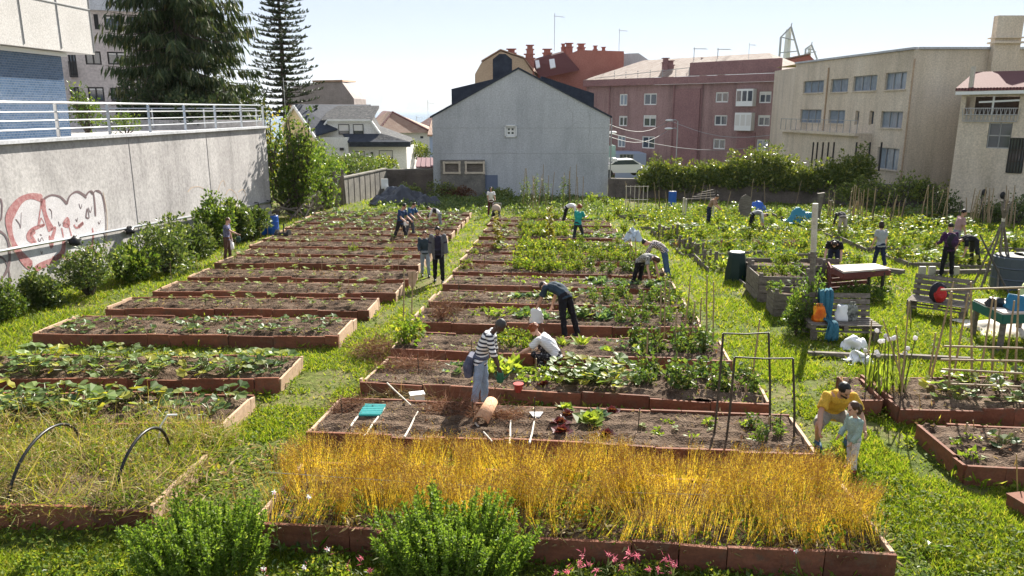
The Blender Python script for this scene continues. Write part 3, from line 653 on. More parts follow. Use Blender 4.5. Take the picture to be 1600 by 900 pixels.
# --- long pink apartment block
A, B = (PY(915,200,95).x, 95.0), (PY(1214,200,76).x, 76.0)
zt = 8.0; zbm = gz(90)-1
root = thing('pink_apartments', 'long dusky pink apartment block with white framed windows', 'building', ((A[0]+B[0])/2, 86, gz(86)))
WR = [(968,147,980,165),(1006,146,1026,164),(1058,145,1072,159),(1118,144,1138,160),(1186,143,1205,161),
      (967,181,980,197),(1005,180,1025,198),(1056,180,1070,195),(1116,180,1136,196),(1184,180,1203,197),
      (965,212,977,230),(1003,213,1023,232),(1053,215,1068,230),(1114,217,1133,233),(1182,218,1200,236)]
hs = pxholes(A, B, WR)
s0, z0_ = hit(1155,166,A,B); s1, _ = hit(1181,166,A,B)
g = MB(); e, nr = facade(g, A, B, zbm, zt-.75, hs, .14)
n_ = Vector((nr.x, nr.y, 0)); bk = -n_*9
quad(g, [(A[0],A[1],zbm),(A[0],A[1],zt),Vector((A[0],A[1],zt))+bk,Vector((A[0],A[1],zbm))+bk]); quad(g, [(B[0],B[1],zbm),Vector((B[0],B[1],zbm))+bk,Vector((B[0],B[1],zt))+bk,(B[0],B[1],zt)])
g.build('wall', M['maroon'], root)
bl = [0,0,.2,0,.3, .2,.3,0,0,.25, 0,0,0,0,.0]
for h, b_ in zip(hs, bl): window(root, A, B, h, .12, 'white', 'glass' if b_ or h[1]-h[0] > 1.4 else 'glass_curtain', 1, 0, b_, th=.12)
def pw(s, z, k=0): return Vector((A[0]+e.x*s+nr.x*k, A[1]+e.y*s+nr.y*k, z))
L_ = (Vector(B)-Vector(A)).length
g = MB(); g.bar(pw(-.2,zt-.37,.2), pw(L_+.2,zt-.37,.2), .45, .74); g.bar(pw(hit(1050,200,A,B)[0],(zbm+zt)/2-.6,.05), pw(hit(1092,200,A,B)[0],(zbm+zt)/2-.6,.05), .1, zt-zbm-1.3)
for q in (952, 1052, 1095): s = hit(q,200,A,B)[0]; g.bar(pw(s,zbm,.16), pw(s,zt-.76,.16), .12, .12)
g.build('cornice', M['maroon_dark'], root)
# glazed bay windows of the stair column
for (ya, yb, pane) in ((139,166,'glass'),(176,204,'blind')):
    za, zc = hit(1168,yb,A,B)[1], hit(1168,ya,A,B)[1]
    g = MB(); g.bar(pw(s0,(za+zc)/2,.35), pw(s1,(za+zc)/2,.35), .66, zc-za); w_ = g.build('bay_window', M['white'], root)
    g = MB()
    for k in range(3): a_s = s0+(s1-s0)*(k+.12)/3; b_s = s0+(s1-s0)*(k+.88)/3; quad(g, [pw(a_s,za+.5,.692),pw(b_s,za+.5,.692),pw(b_s,zc-.2,.692),pw(a_s,zc-.2,.692)])
    g.build('pane', M[pane], w_)
g = MB(); g.bar(pw(s0,hit(1168,232,A,B)[1],.02), pw(s1+.2,hit(1168,232,A,B)[1],.02), .1, 3.2); g.build('loggia', M['maroon_dark'], root)
rd = pw(0,0)-pw(0,0,1); zr_ = zt+2.3
g = MB(); quad(g, [pw(-.3,zt+.02,.4), pw(L_+.3,zt+.02,.4), pw(L_-4,zr_,-4.5), pw(5,zr_,-4.5)]); quad(g, [pw(L_+.3,zt+.02,.4), pw(L_+.3,zt+.02,-9), pw(L_-4,zr_,-4.5)]); quad(g, [pw(-.3,zt+.02,.4), pw(5,zr_,-4.5), pw(-.3,zt+.02,-9)])
rf = g.build('roof', M['tile_pale'], root)
g = MB(); g.bar(pw(hit(1075,200,A,B)[0],zt+.75,.1), pw(L_,zt+.75,.1), .3, 1.3); g.build('parapet', M['maroon_dark'], rf)
g = MB()
for px_, pt in ((1040,93),(1048,97),(1128,95),(1100,93)): c = PY(px_,pt,88); g = MB(); chimney(g, c.x, 88, c.z-2.0, .65, 1.6); g.build('chimney', M['maroon_dark'], rf)
g = MB()
for q in np.linspace(hit(960,200,A,B)[0], hit(1075,200,A,B)[0], 7): g.bar(pw(q,zt,.3), pw(q,zt+.9,.3), .05, .05)
g.bar(pw(hit(930,200,A,B)[0],zt+.2,.3), pw(hit(1075,200,A,B)[0],zt+.9,.3), .05, .05); g.build('roof_rail', M['alu'], rf)
root = thing('street_house', 'pale blue shopfront house low beside the pink apartments', 'house', (11, 86, gz(86)))
a, b = PY(962,240,84), PY(1010,240,84); g = MB(); hs = pxholes((a.x,84),(b.x,84),[(968,241,990,253)])
facade(g, (a.x,84), (b.x,84), gz(84)-2, a.z, hs, .1); quad(g, [(a.x,84,a.z),(b.x,84,a.z),(b.x,90,a.z),(a.x,90,a.z)]); g.build('wall', plain('blue_grey_render', (.33,.38,.48), .85), root)
window(root, (a.x,84), (b.x,84), hs[0], .08, 'alu', 'glass', 3)

# --- three storey cream building
A, B = Vector((24.75, 68.5)), Vector((26.55, 52.0)); zt = 8.42; zbm = gz(55)-1
C_ = Vector((45, 52.0)); D_ = Vector((24.95, 74.5))
root = thing('cream_building', 'weathered three storey cream building with recessed curtained windows', 'building', (34, 60, gz(58)))
WR = [(1255,126,1287,145),(1298,123,1325,144),(1333,118,1370,142),(1383,113,1416,140),
      (1250,171,1283,192),(1294,172,1320,193),(1376,174,1410,200),(1336,173,1342,195),(1358,173,1365,195),(1370,231,1404,265),(1340,231,1358,256)]
hs = pxholes(A, B, WR)
g = MB(); e, nr = facade(g, A, B, zbm, zt, hs, .22); facade(g, B, C_, zbm, zt, [], .1); facade(g, D_, A, zbm, zt-.3, [], .1)
quad(g, [(A.x,A.y,zt),(B.x,B.y,zt),(C_.x,C_.y,zt),(C_.x,70,zt),(D_.x,D_.y,zt)]); quad(g, [(C_.x,52,zbm),(C_.x,72,zbm),(C_.x,72,zt),(C_.x,52,zt)])
g.build('wall', M['plaster_cream'], root)
for i, h in enumerate(hs):
    if i in (7, 8): window(root, A, B, h, .2, 'plaster_cream', 'glass', 0)
    else: window(root, A, B, h, .19, 'alu', 'glass_curtain', 2 if i not in (1,5) else 1, 0, 0, sill='plaster_cream')
g = MB(); b3, c3 = Vector((B.x,B.y,zt+.08)), Vector((C_.x,C_.y,zt+.08)); a3 = Vector((A.x,A.y,zt+.08)); g.bar(a3, b3+Vector((0,-.05,0)), .3, .14); g.bar(b3+Vector((.2,0,0)), c3, .3, .14); g.build('coping', M['plaster_grey'], root)
def pw(s, z, k=0): return Vector((A.x+e.x*s+nr.x*k, A.y+e.y*s+nr.y*k, z))
L_ = (B-A).length
s0, s1 = hit(1240,200,A,B)[0], hit(1363,205,A,B)[0]; zl = hit(1300,207,A,B)[1]
g = MB(); g.bar(pw(s0,(zl+zbm)/2,.5), pw(s1,(zl+zbm)/2,.5), .99, zl-zbm); g.bar(pw(s0,zl,.6), pw(s1,zl,.6), 1.4, .2); an = g.build('annexe', M['plaster_cream'], root)
g = MB(); 
for k in range(14): q = s0+(s1-s0)*k/13; g.bar(pw(q,zl+.1,1.2), pw(q,zl+1.0,1.2), .04, .04)
g.bar(pw(s0,zl+1.0,1.2), pw(s1,zl+1.0,1.2), .05, .05); g.build('railing', M['alu'], an)
g = MB(); 
for q, z0_ in ((hit(1424,150,A,B)[0],zbm),(hit(1292,150,A,B)[0],zl)): g = MB(); g.tube([pw(q,z0_,.07), pw(q,zt-.6,.07)], .06, 6); g.build('downpipe', M['ochre'], root)
g = MB(); q = PY(1560,150,51.7); g.box((q.x,51.75,(PY(1560,75,51.7).z+q.z)/2-.5),(1.7,.48,PY(1560,75,51.7).z-q.z+5)); zc = PY(1560,68,51.7).z; g.box((q.x,51.75,zc-.25),(1.3,.5,.25)); g.box((q.x,51.75,zc+.05),(1.9,.9,.12)); g.box((q.x,51.75,zc+.35),(1.9,.9,.08))
for k in (-.6, .6): g.box((q.x+k,51.75,zc+.2),(.1,.4,.3))
g.build('chimney', M['plaster_cream'], root)
g = MB()
for px_ in (1303,1310,1319,1328,1337,1374,1396,1415): 
    a, b = hit(px_,222,A,B), hit(px_,256,A,B); g = MB(); g.bar(pw(a[0],a[1],1.7), pw(a[0],b[1]-.5,1.7), .09, .09); g.build('iron_bar', M['darkframe'], root)

# --- red gabled stub and the lattice towers beyond
root = thing('red_penthouse', 'red rendered rooftop storey behind the cream building', 'building', (30, 92, gz(92)))
a, b = PY(1222,105,90), PY(1273,105,90); zt_, zc = PY(1217,95,90).z, PY(1265,86,90).z
g = MB(); g.prism([(a.x,90,gz(90)),(b.x,90,gz(90)),(b.x,90,zt_),(b.x-.7,90,zc),(a.x,90,zt_)], (1.2,3,0)); g.build('wall', M['redroof'], root)
g = MB(); g.prism([(a.x-.2,89.8,zt_+.05),(b.x-.7,89.8,zc+.05),(b.x-.7,89.8,zc+.2),(a.x-.2,89.8,zt_+.2)], (1.2,3.3,.1)); g.build('roof', M['tile_pale'], root)
def pylon(px_, top, base, Y, hw, label):
    c, bt = PY(px_,top,Y), PY(px_,base,Y); t = thing('shipyard_crane', label, 'crane', (c.x, Y, gz(Y)-4)); H_ = c.z-(gz(Y)-4); z0_ = gz(Y)-4
    g = MB(); g.prism([(c.x-hw*.55,Y,z0_),(c.x+hw*.55,Y,z0_),(c.x+hw*.15,Y,c.z-1),(c.x-hw*.1,Y,c.z-1)], (0,hw,0)); g.build('mast', M['plaster_white'], t)
    g = MB(); zz = bt.z-2
    g.bar((c.x-hw,Y-1,z0_),(c.x-hw,Y-1,c.z-(c.z-bt.z)*.35),1,1); g.bar((c.x-hw,Y-1,c.z-(c.z-bt.z)*.35),(c.x,Y-1,c.z),.8,.8); g.bar((c.x+hw*1.3,Y-1,zz),(c.x,Y-1,c.z),.9,.9); g.bar((c.x,Y-1,c.z-1),(c.x+.3,Y-1,c.z+2),.5,.5)
    g.bar((c.x-hw,Y-1,c.z-(c.z-bt.z)*.35),(c.x+hw*.4,Y-1,c.z-(c.z-bt.z)*.45),.6,.6); g.bar((c.x-hw*.9,Y-1,bt.z+2),(c.x+hw,Y-1,bt.z+3),.6,.6); g.build('lattice', M['alu'], t)
pylon(1235,42,88,480,5.6,'taller pale crane tower rising above the red rooftop storey')
pylon(1267,70,88,560,3.8,'shorter pale crane tower right of the taller one')

# --- small right-hand house with a covered terrace
A, B = Vector((26.9, 46.6)), Vector((31.8, 42.2)); zbm = gz(46)-1
root = thing('terrace_house', 'cream house with dark red roof and an open upper terrace', 'house', (31, 47, gz(46)))
e2 = (B-A).normalized(); B2 = A+e2*12
zt = hit(1475,143,A,B2)[1]; 
hs = pxholes(A, B2, [(1508,150,1592,180),(1543,192,1580,232),(1576,216,1600,270)])
g = MB(); e, nr = facade(g, A, B2, zbm, zt, hs[:2], .2)
def pw(s, z, k=0): return Vector((A.x+e.x*s+nr.x*k, A.y+e.y*s+nr.y*k, z))
quad(g, [pw(0,zbm), pw(0,zt), pw(0,zt,-9), pw(0,zbm,-9)]); sT = hs[0]; quad(g, [pw(sT[0],sT[2],-.2),pw(sT[1]+2,sT[2],-.2),pw(sT[1]+2,sT[2],-3),pw(sT[0],sT[2],-3)])
g.build('wall', M['plaster_cream'], root)
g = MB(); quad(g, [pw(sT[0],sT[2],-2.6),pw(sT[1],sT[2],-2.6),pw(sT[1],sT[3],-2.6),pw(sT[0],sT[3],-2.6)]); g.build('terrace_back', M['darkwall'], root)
g = MB(); g.prism([pw(-.3,zt+.02,.35),pw(12,zt+.02,.35),pw(12,zt+1.1,-4),pw(-.3,zt+1.1,-4)], (0,0,.16)); rf = g.build('roof', M['tile_dark'], root)
g = MB(); g.bar(pw(sT[0]-.5,zt-.12,.42), pw(12,zt-.02,.42), .1, .18); g.build('gutter', M['white'], rf)
g = MB(); nk = 26
for k in range(nk): s = sT[0]+(sT[1]-sT[0])*k/(nk-1); g.bar(pw(s,sT[2]-.35,.06), pw(s+(.12 if k % 2 else -.12),sT[2]+.4,.06), .03, .03)
for z in (-.35, .03, .4): g.bar(pw(sT[0],sT[2]+z,.07), pw(sT[1],sT[2]+z,.07), .04, .05)
g.build('railing', M['alu'], root)
g = MB(); s = hit(1552,160,A,B2)[0]; g.bar(pw(s,sT[2],.0), pw(s,sT[3],.0), .08, .08); g.bar(pw(sT[0]+.7,sT[3]-.35,.01), pw(sT[1],sT[3]-.25,.01), .06, .1); g.build('terrace_post', M['white'], root)
window(root, A, B2, hs[1], .15, 'alu', 'glass', 1, 1, 0)
h = hs[2]; g = MB()
for k in range(6): s = h[0]+(h[1]-h[0])*k/5; g.bar(pw(s,h[2],.05), pw(s,h[3],.05), .05, .05)
for k in range(4): z = h[2]+(h[3]-h[2])*k/3; g.bar(pw(h[0],z,.056), pw(h[1],z,.056), .05, .05)
wn = g.build('barred_window', M['darkframe'], root); g = MB(); quad(g, [pw(h[0],h[2],.01),pw(h[1],h[2],.01),pw(h[1],h[3],.01),pw(h[0],h[3],.01)]); g.build('pane', M['glass'], wn)
g = MB(); q = hit(1517,140,A,B2); 
g.tube([pw(q[0],zt-.1,.1), pw(q[0],zt+1.4,.1)], .14, 8); g.build('flue', M['palecane'], root)
g = MB()
for x_, y_ in ((1538,301),(1567,305)): s, z = hit(x_,y_,A,B2); g.ell(pw(s,z,.03), (.16,.1,.22))
g.build('vent', M['darkframe'], root)

# --- blue tiled building on the terrace and the granite flats behind it
off = Vector((-1.5, 0)); dv = (WALL_B-WALL_A).normalized()
def onface(Y, k): 
    x = wall_x(Y)-k; return Vector((x, Y))
A, B = onface(17.0, 1.5), onface(27.2, 1.5)
zq = 3.56
root = thing('tiled_building', 'building with blue mosaic tiled ground floor and overhanging pale precast panels', 'building', (A.x-4, 23, zq))
z1 = hit(107,84,A,B)[1]
nl = Vector((-dv.y, dv.x)) # towards the left
g = MB(); facade(g, B, A, zq, z1, [], .1); quad(g, [(B.x,B.y,zq),(B.x-8,B.y+.5,zq),(B.x-8,B.y+.5,z1),(B.x,B.y,z1)]); 
g.build('wall', M['bluetile'], root)
A2, B2 = onface(12.0, 1.05), onface(28.4, 1.05)
g = MB(); facade(g, B2, A2, z1+.02, z1+8, [], .1); quad(g, [(B2.x,B2.y,z1+.02),(B2.x,B2.y,z1+8),(B2.x-9,B2.y+.6,z1+8),(B2.x-9,B2.y+.6,z1+.02)]); quad(g, [(A2.x,A2.y,z1+.02),(B2.x,B2.y,z1+.02),(B2.x-9,B2.y+.6,z1+.02),(A2.x-9,A2.y,z1+.02)])
g.build('upper_wall', M['panel'], root)
g = MB(); 
for dY in np.linspace(14, 28.4, 9): p_ = onface(dY, 1.04); g.bar((p_.x,p_.y,z1+.1), (p_.x,p_.y,z1+8), .012, .03)
for z in (1.55, 3.3): a, b = onface(12, 1.04), onface(28.38, 1.04); g.bar((a.x,a.y,z1+z), (b.x,b.y,z1+z), .03, .03)
g.build('panel_joint', M['alu'], root)
a, b = onface(17, 1.42), onface(27.25, 1.42); g = MB(); g.bar((a.x,a.y,z1-.06),(b.x,b.y,z1-.06),.2,.12); g.build('soffit_trim', M['white'], root)
a = onface(22.2, 1.35); g = MB(); g.box((a.x-.1,a.y-1.1,(zq+z1)/2-.1),(.35,2.6,z1-zq-.3)); g.build('pilaster', M['panel'], root)
Yf = 64.0; A, B = Vector((PY(95,100,Yf).x, Yf)), Vector((PY(372,100,Yf+7).x, Yf+7))
A = Vector((A.x-9, Yf-2)); 
root = thing('granite_flats', 'granite clad flats with dark framed windows behind the tiled building', 'building', ((A.x+B.x)/2, 72, 2))
WR = [(147,22,154,46),(163,24,188,47),(202,26,222,46),(133,80,158,101),(168,81,198,101),(110,136,124,156),(138,136,163,158),(173,137,198,158),(108,84,120,118)]
hs = pxholes(A, B, WR); g = MB(); e, nr = facade(g, A, B, 0, PY(200,17,Yf+3).z, hs, .15)
def pw(s, z, k=0): return Vector((A.x+e.x*s+nr.x*k, A.y+e.y*s+nr.y*k, z))
zt = PY(200,17,Yf+3).z; L_ = (B-A).length
sE = hit(262,60,A,B)[0]
g = MB(); facade(g, A, pw(sE,0).to_2d(), 0, zt, hs, .15); quad(g, [pw(sE,0),pw(sE,0,-11),pw(sE,zt,-11),pw(sE,zt)]); g.build('wall', M['granite'], root)
g = MB(); g.prism([pw(0,zt,.5),pw(sE+.4,zt,.5),pw(sE+.4,zt,-10),pw(0,zt,-10)], (0,0,2.6)); g.build('attic', M['plaster_grey'], root)
for i, h in enumerate(hs): window(root, A, B, h, .12, 'darkframe', 'glass', 1, 0, .22 if i in (1,4,6) else 0, th=.11)
h = hs[8]; g = MB()
for k in range(8): s = h[0]+(h[1]-h[0])*k/7; g.bar(pw(s,h[2]-.1,.35), pw(s,h[2]+1.1,.35), .04, .04)
g.bar(pw(h[0],h[2]+1.1,.35),pw(h[1],h[2]+1.1,.35),.06,.06); g.bar(pw(h[0],h[2]-.1,.2),pw(h[1],h[2]-.1,.2),.5,.1); g.build('balcony_rail', M['darkframe'], root)

# ---------------------------------------------------------------- terrace, its concrete wall, railing, pipe and graffiti
ZT = 3.62
g = MB(); V0 = wall_x(9.5)
g.prism([(wall_x(9.5)-.3,9.5,ZT-.1),(wall_x(41)-.3,41,ZT-.1),(-16,41.2,ZT-.1),(-17.2,51,ZT-.1),(-28,74,ZT-.1),(-60,74,ZT-.1),(-60,9.5,ZT-.1)], (0,0,-6))
tag(g.build('terrace_ground', M['concrete']), 'raised paved terrace behind the concrete wall', kind='structure')
wroot = thing('retaining_wall', 'long pale concrete retaining wall sprayed with outlined graffiti', 'wall', (WALL_A.x, 25, gz(25)))
g = MB(); a, b = WALL_A, WALL_B; k = Vector((-.34, .02)); 
P = [(a.x,a.y),(b.x,b.y),(b.x+k.x,b.y+k.y),(a.x+k.x,a.y+k.y)]
V = []; NS = 12
for t in range(NS+1):
    f_ = t/NS; p = a.lerp(b, f_); zl = gz(p.y)-.3
    V += [(p.x,p.y,zl),(p.x,p.y,ZT),(p.x+k.x,p.y,ZT),(p.x+k.x,p.y,zl)]
F = [(4*i+q, 4*(i+1)+q, 4*(i+1)+(q+1) % 4, 4*i+(q+1) % 4) for i in range(NS) for q in range(4)]+[(0,1,2,3),(4*NS+3,4*NS+2,4*NS+1,4*NS)]
g.add(V, F); g.build('wall_face', M['concrete'], wroot)
nw = Vector((dv.y, -dv.x))           # out of the wall, towards the garden
def onwall(s, z, k=0): return Vector((a.x+dv.x*s+nw.x*k, a.y+dv.y*s+nw.y*k, z))
LW = (b-a).length
g = MB(); g.bar(onwall(0,ZT+.04,-.12), onwall(LW+.05,ZT+.04,-.12), .5, .1); g.build('coping', M['plaster_grey'], wroot)
g = MB(); 
for px_ in (210, 330): s = hit(px_,300,a,b)[0]; g.bar(onwall(s,gz(30),.0), onwall(s,ZT-.05,.0), .008, .03)
g.build('joint', mottled('joint_filler', [(.3,(.33,.31,.3)),(.7,(.44,.42,.4))], 2, 12), wroot)
def wpx(px, py): return hit(px, py, a, b)
p0, p1 = wpx(0,391), wpx(424,315)
sl = (p1[1]-p0[1])/(p1[0]-p0[0])
def pipe_z(s): return p0[1]+sl*(s-p0[0])
pr_ = thing('wall_pipe', 'thin grey pipe clipped along the graffiti wall with dark valves', 'pipe', tuple(onwall(p0[0],pipe_z(p0[0]),.1)))
g = MB(); g.tube([onwall(s,pipe_z(s),.12) for s in np.linspace(.2, LW-.1, 14)], .05, 8); g.build('tube', M['steel'], pr_)
for px_, py_ in ((108,380),(195,358)):
    s = wpx(px_,py_)[0]; g = MB(); g.ell(onwall(s,pipe_z(s)-.1,.2), (.17,.22,.16), 9, 7, jit=.5); g.tube([onwall(s,pipe_z(s),.12),onwall(s,pipe_z(s)-.05,.28)], .05, 6); g.build('valve', M['black'], pr_, True)
for px_, py_ in ((226,350),(398,322),(417,317)):
    s = wpx(px_,py_)[0]; g = MB(); g.tube([onwall(s,pipe_z(s)+.1,.0),onwall(s,pipe_z(s)+.1,.2),onwall(s+.06,pipe_z(s)-.28,.22)], .03, 5); g.build('bracket', M['black'], pr_)
# graffiti traced on the wall
def wl(pts, sub=5):
    q = [Vector((*wpx(px, py), 0)) for px, py in pts]; out = []
    for i in range(len(q)-1):
        p_0, p_1, p_2, p_3 = q[max(i-1,0)], q[i], q[i+1], q[min(i+2,len(q)-1)]
        for j in range(sub):
            t = j/sub; out.append(.5*((2*p_1)+(p_2-p_0)*t+(2*p_0-5*p_1+4*p_2-p_3)*t*t+(3*p_1-p_0-3*p_2+p_3)*t**3))
    return out+[q[-1]]
def stroke(mb, pts, w_, k, taper=.6):
    q = wl(pts); n = len(q); V = []
    for i, p in enumerate(q):
        t = (q[min(i+1,n-1)]-q[max(i-1,0)]).normalized(); nn = Vector((-t.y, t.x, 0)); ww = w_*(.82+.25*math.sin(i*.31+w_*30))*(1 if 0 < i < n-1 else taper)/2
        for sg in (1, -1): c = p+nn*ww*sg; V.append(tuple(onwall(c.x, c.y, k)))
    mb.add(V, [(2*i, 2*i+2, 2*i+3, 2*i+1) for i in range(n-1)])
def cz(L): return [(x*.2, 280+y*.2) for x, y in L]
outline = [(330,150),(240,132),(160,165),(95,250),(68,330),(85,440),(125,540),(190,630),(245,680),(270,730),(295,690),(400,640),(480,600),(540,622),(600,580),(650,580),(712,540),(760,605),(805,560),(822,400),(818,250),(790,110),(745,90),(725,120),(700,95),(660,130),(600,98),(545,130),(522,195),(470,140),(410,125),(330,150)]
pf = mottled('spray_silver', [(.3, (.50,.48,.49)), (.7, (.62,.60,.61))], 3, 30, .7, 0)
red = mottled('spray_red', [(.3, (.30,.09,.095)), (.7, (.46,.27,.26))], 9, 30, .7, 0); dk = plain('spray_dark', (.15,.105,.11), .8); tan = plain('spray_tan', (.46,.36,.28), .8)
g = MB(); q = wl(cz(outline), 3); g.add([tuple(onwall(p.x,p.y,.004)) for p in q[:-1]], [tuple(range(len(q)-1))]); g.build('graffiti_fill', pf, wroot)
g = MB(); stroke(g, cz([(x+(14 if x > 500 else -16), y+(16 if y > 400 else -10)) for x, y in outline[2:22]]), .05, .006); g.build('graffiti_halo', tan, wroot)
g = MB()
for L, w_ in ((outline[:9], .3),([(330,150),(345,250),(370,330),(400,400)], .3),([(400,395),(430,380),(410,450),(400,530),(385,440)], .14),([(330,150),(310,260),(295,370)], .09),([(350,355),(270,385),(225,430),(225,470),(280,500),(245,440),(270,400)], .16),
              (outline[9:14], .2),([(500,480),(490,560),(460,600),(405,620)], .2),(outline[13:18], .16),([(720,380),(728,450),(718,530),(760,605)], .14),([(490,350),(525,310),(530,360),(490,350)], .16),([(575,355),(600,380),(650,340),(610,375)], .12),([(480,380),(495,460)], .09),
              ([(560,450),(540,380),(525,350)], .07),([(320,300),(305,365),(345,350),(320,300)], .05)): stroke(g, cz(L), w_, .008)
g.build('graffiti_outline', red, wroot)
g = MB()
for L, w_ in ((outline[17:25], .05),([(340,155),(400,125),(470,140),(522,195)], .1),([(522,195),(545,130),(600,98),(660,130),(668,150)], .1),([(668,130),(700,95),(730,120),(745,290)], .1),([(670,300),(680,230),(695,300),(670,300)], .07),([(745,90),(800,130),(825,260)], .04),
              ([(120,310),(150,350),(160,380),(165,260)], .03),([(380,230),(400,250),(405,310)], .03),([(615,190),(630,230),(640,190)], .03),([(690,220),(705,260),(718,210)], .03),([(455,330),(465,365),(475,345)], .03),([(295,460),(310,490),(325,455),(345,495)], .03),
              ([(310,430),(325,440)], .03),([(620,520),(630,505),(640,520)], .03),([(315,560),(325,585),(330,560)], .03),([(590,310),(600,330),(605,300)], .03),([(765,330),(775,350),(785,320)], .03),([(805,520),(815,440),(790,410)], .05)): stroke(g, cz(L), w_, .01)
g.build('graffiti_detail', dk, wroot)
g = MB()
for L in ([(-3,400),(6,405),(13,420),(15,440),(12,455),(0,440+3),(-4,440)], [(0,310),(3,320),(2,340),(-2,345)]): stroke(g, L, .08, .008)
stroke(g, [(-3,360),(8,368),(14,385),(14,410),(8,428),(-3,440)], .1, .009); g.build('graffiti_tag', dk, wroot)
g = MB()
for L in ([(352,305),(358,296),(366,300),(371,310),(368,322)],[(340,300),(345,285),(350,283),(352,292)],[(293,300),(300,293),(312,292),(322,298)],[(372,300),(380,296),(384,306)]): stroke(g, L, .06, .006)
g.build('faded_tag', tan, wroot)
# railing on the wall
rr = thing('metal_railing', 'brushed steel railing with four rails along the wall top', 'railing', tuple(onwall(18,ZT+.09,-.15)))
ss = [hit(px_,205,a,b)[0] for px_ in (98,178,241,296,343,383,417)]; st = ss[1]-ss[0]
ss = [ss[0]-3.1*k for k in (3,2,1)]+ss
for s in ss:
    if s < .2: continue
    g = MB(); g.bar(onwall(s,ZT+.09,-.15), onwall(s,ZT+1.12,-.15), .05, .09); g.build('post', M['steel'], rr)
for z in (1.12, .84, .58, .32):
    g = MB(); g.tube([onwall(.3,ZT+.09+z-.05,-.15), onwall(LW-.1,ZT+.09+z-.05,-.15)], .035 if z > 1 else .022, 8); g.build('rail', M['steel'], rr)
rr = thing('metal_railing', 'second steel railing further back along the terrace', 'railing', (-20, 43, ZT))
g = MB(); P0, P1 = Vector((-28,42.5,ZT+1.0)), Vector((-13.6,41.2,ZT+1.0)); g.tube([P0, P1], .035, 6); g.build('rail', M['steel'], rr)
for k in range(6): q = P0.lerp(P1, k/5); g = MB(); g.bar(q-Vector((0,0,1)), q, .06, .06); g.build('post', M['steel'], rr)
g = MB(); g.box((-20,42,ZT+.15),(13,.3,.5)); tag(g.build('terrace_kerb', M['concrete']), 'low concrete kerb across the far end of the terrace', 'kerb')

# ---------------------------------------------------------------- boundary walls at the back
def blockwall(name, P0, P1, z1, z2, th, mat, label, band=None, y0=None):
    P0, P1 = Vector(P0), Vector(P1); t = thing(name, label, 'wall', ((P0.x+P1.x)/2, (P0.y+P1.y)/2, gz((P0.y+P1.y)/2)))
    e = (P1-P0).normalized(); nn = Vector((-e.y, e.x, 0))*th; g = MB()
    g.prism([(P0.x,P0.y,gz(P0.y)-.3),(P1.x,P1.y,gz(P1.y)-.3),(P1.x,P1.y,z2),(P0.x,P0.y,z1)], nn); g.build('wall_face', mat, t)
    g = MB(); o = nn*.5; g.bar(Vector((P0.x,P0.y,z1+.03))+o, Vector((P1.x,P1.y,z2+.03))+o, th+.1, .09); g.build('coping', M['blockwall'], t)
    L = (P1-P0).length; g = MB()
    for k in range(1, int(L/1.15)): q = P0+e*(k*1.15); g.bar((q.x-nn.x*.04,q.y-nn.y*.04,gz(q.y)-.2), (q.x-nn.x*.04,q.y-nn.y*.04,(z1+(z2-z1)*k*1.15/L)-(.45 if band else .04)), .03, .035)
    if band: g.bar(Vector((P0.x,P0.y,z1-.22))-nn*.1, Vector((P1.x,P1.y,z2-.22))-nn*.1, .06, .42)
    g.build('pier', M['darkwall'], t); return t
pA = (-11.3, 50.5); pB = (-9.9, 60.3); pC = (-5.9, 60.1)
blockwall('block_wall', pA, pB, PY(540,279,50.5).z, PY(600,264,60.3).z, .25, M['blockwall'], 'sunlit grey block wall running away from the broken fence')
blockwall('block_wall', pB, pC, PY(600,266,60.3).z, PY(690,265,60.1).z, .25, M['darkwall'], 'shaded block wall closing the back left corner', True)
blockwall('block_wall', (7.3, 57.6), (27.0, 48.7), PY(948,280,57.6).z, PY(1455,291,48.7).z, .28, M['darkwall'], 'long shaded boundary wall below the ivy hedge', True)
# broken fence left of the block wall
t = thing('broken_fence', 'tumbledown grey wooden fence leaning beside the block wall', 'fence', (-11.8, 47, gz(47)))
random.seed(5)
for k in range(26):
    f_ = k/25; p = Vector((-12.3+1.0*f_+random.uniform(-.2,.2), 43+7.5*f_)); h_ = 1.0+1.1*f_+random.uniform(-.4,.3); g = MB()
    lean = Vector((random.uniform(-.5,.35), random.uniform(-.3,.3), 0)); g.bar((p.x,p.y,gz(p.y)-.05), Vector((p.x,p.y,gz(p.y)+h_))+lean, .03, random.uniform(.1,.2)); g.build('plank', M['greywood'], t)
g = MB(); g.bar((-12.2,43.5,gz(43)+.7),(-11.4,50.3,gz(50)+1.6),.08,.1); g.bar((-12.2,43.5,gz(43)+.3),(-11.4,50.3,gz(50)+.7),.08,.1); g.build('crossbar', M['greywood'], t)
g = MB(); p = G(528,318); g.box((-11.35,50.4,gz(50)+.9),(.3,.3,2.0)); g.build('post', M['darkwall'], t)
random.seed(8)
p = G(455,340)
for k in range(34):
    q = p+Vector((random.uniform(-1.0,1.4), random.uniform(-1.6,2.0), 0)); q.z = gz(q.y)+random.uniform(.05,.8); d = Vector((random.uniform(-.9,.9),random.uniform(-1,1),random.uniform(.0,.9))).normalized()*random.uniform(.5,1.0)
    g = MB(); g.bar(q-d, q+d, .03, random.uniform(.05,.12)); tag(g.build('scrap_plank', M['greywood']), 'broken grey plank in the scrap heap by the collapsed fence', 'plank', 'scrap planks heaped by the broken fence')

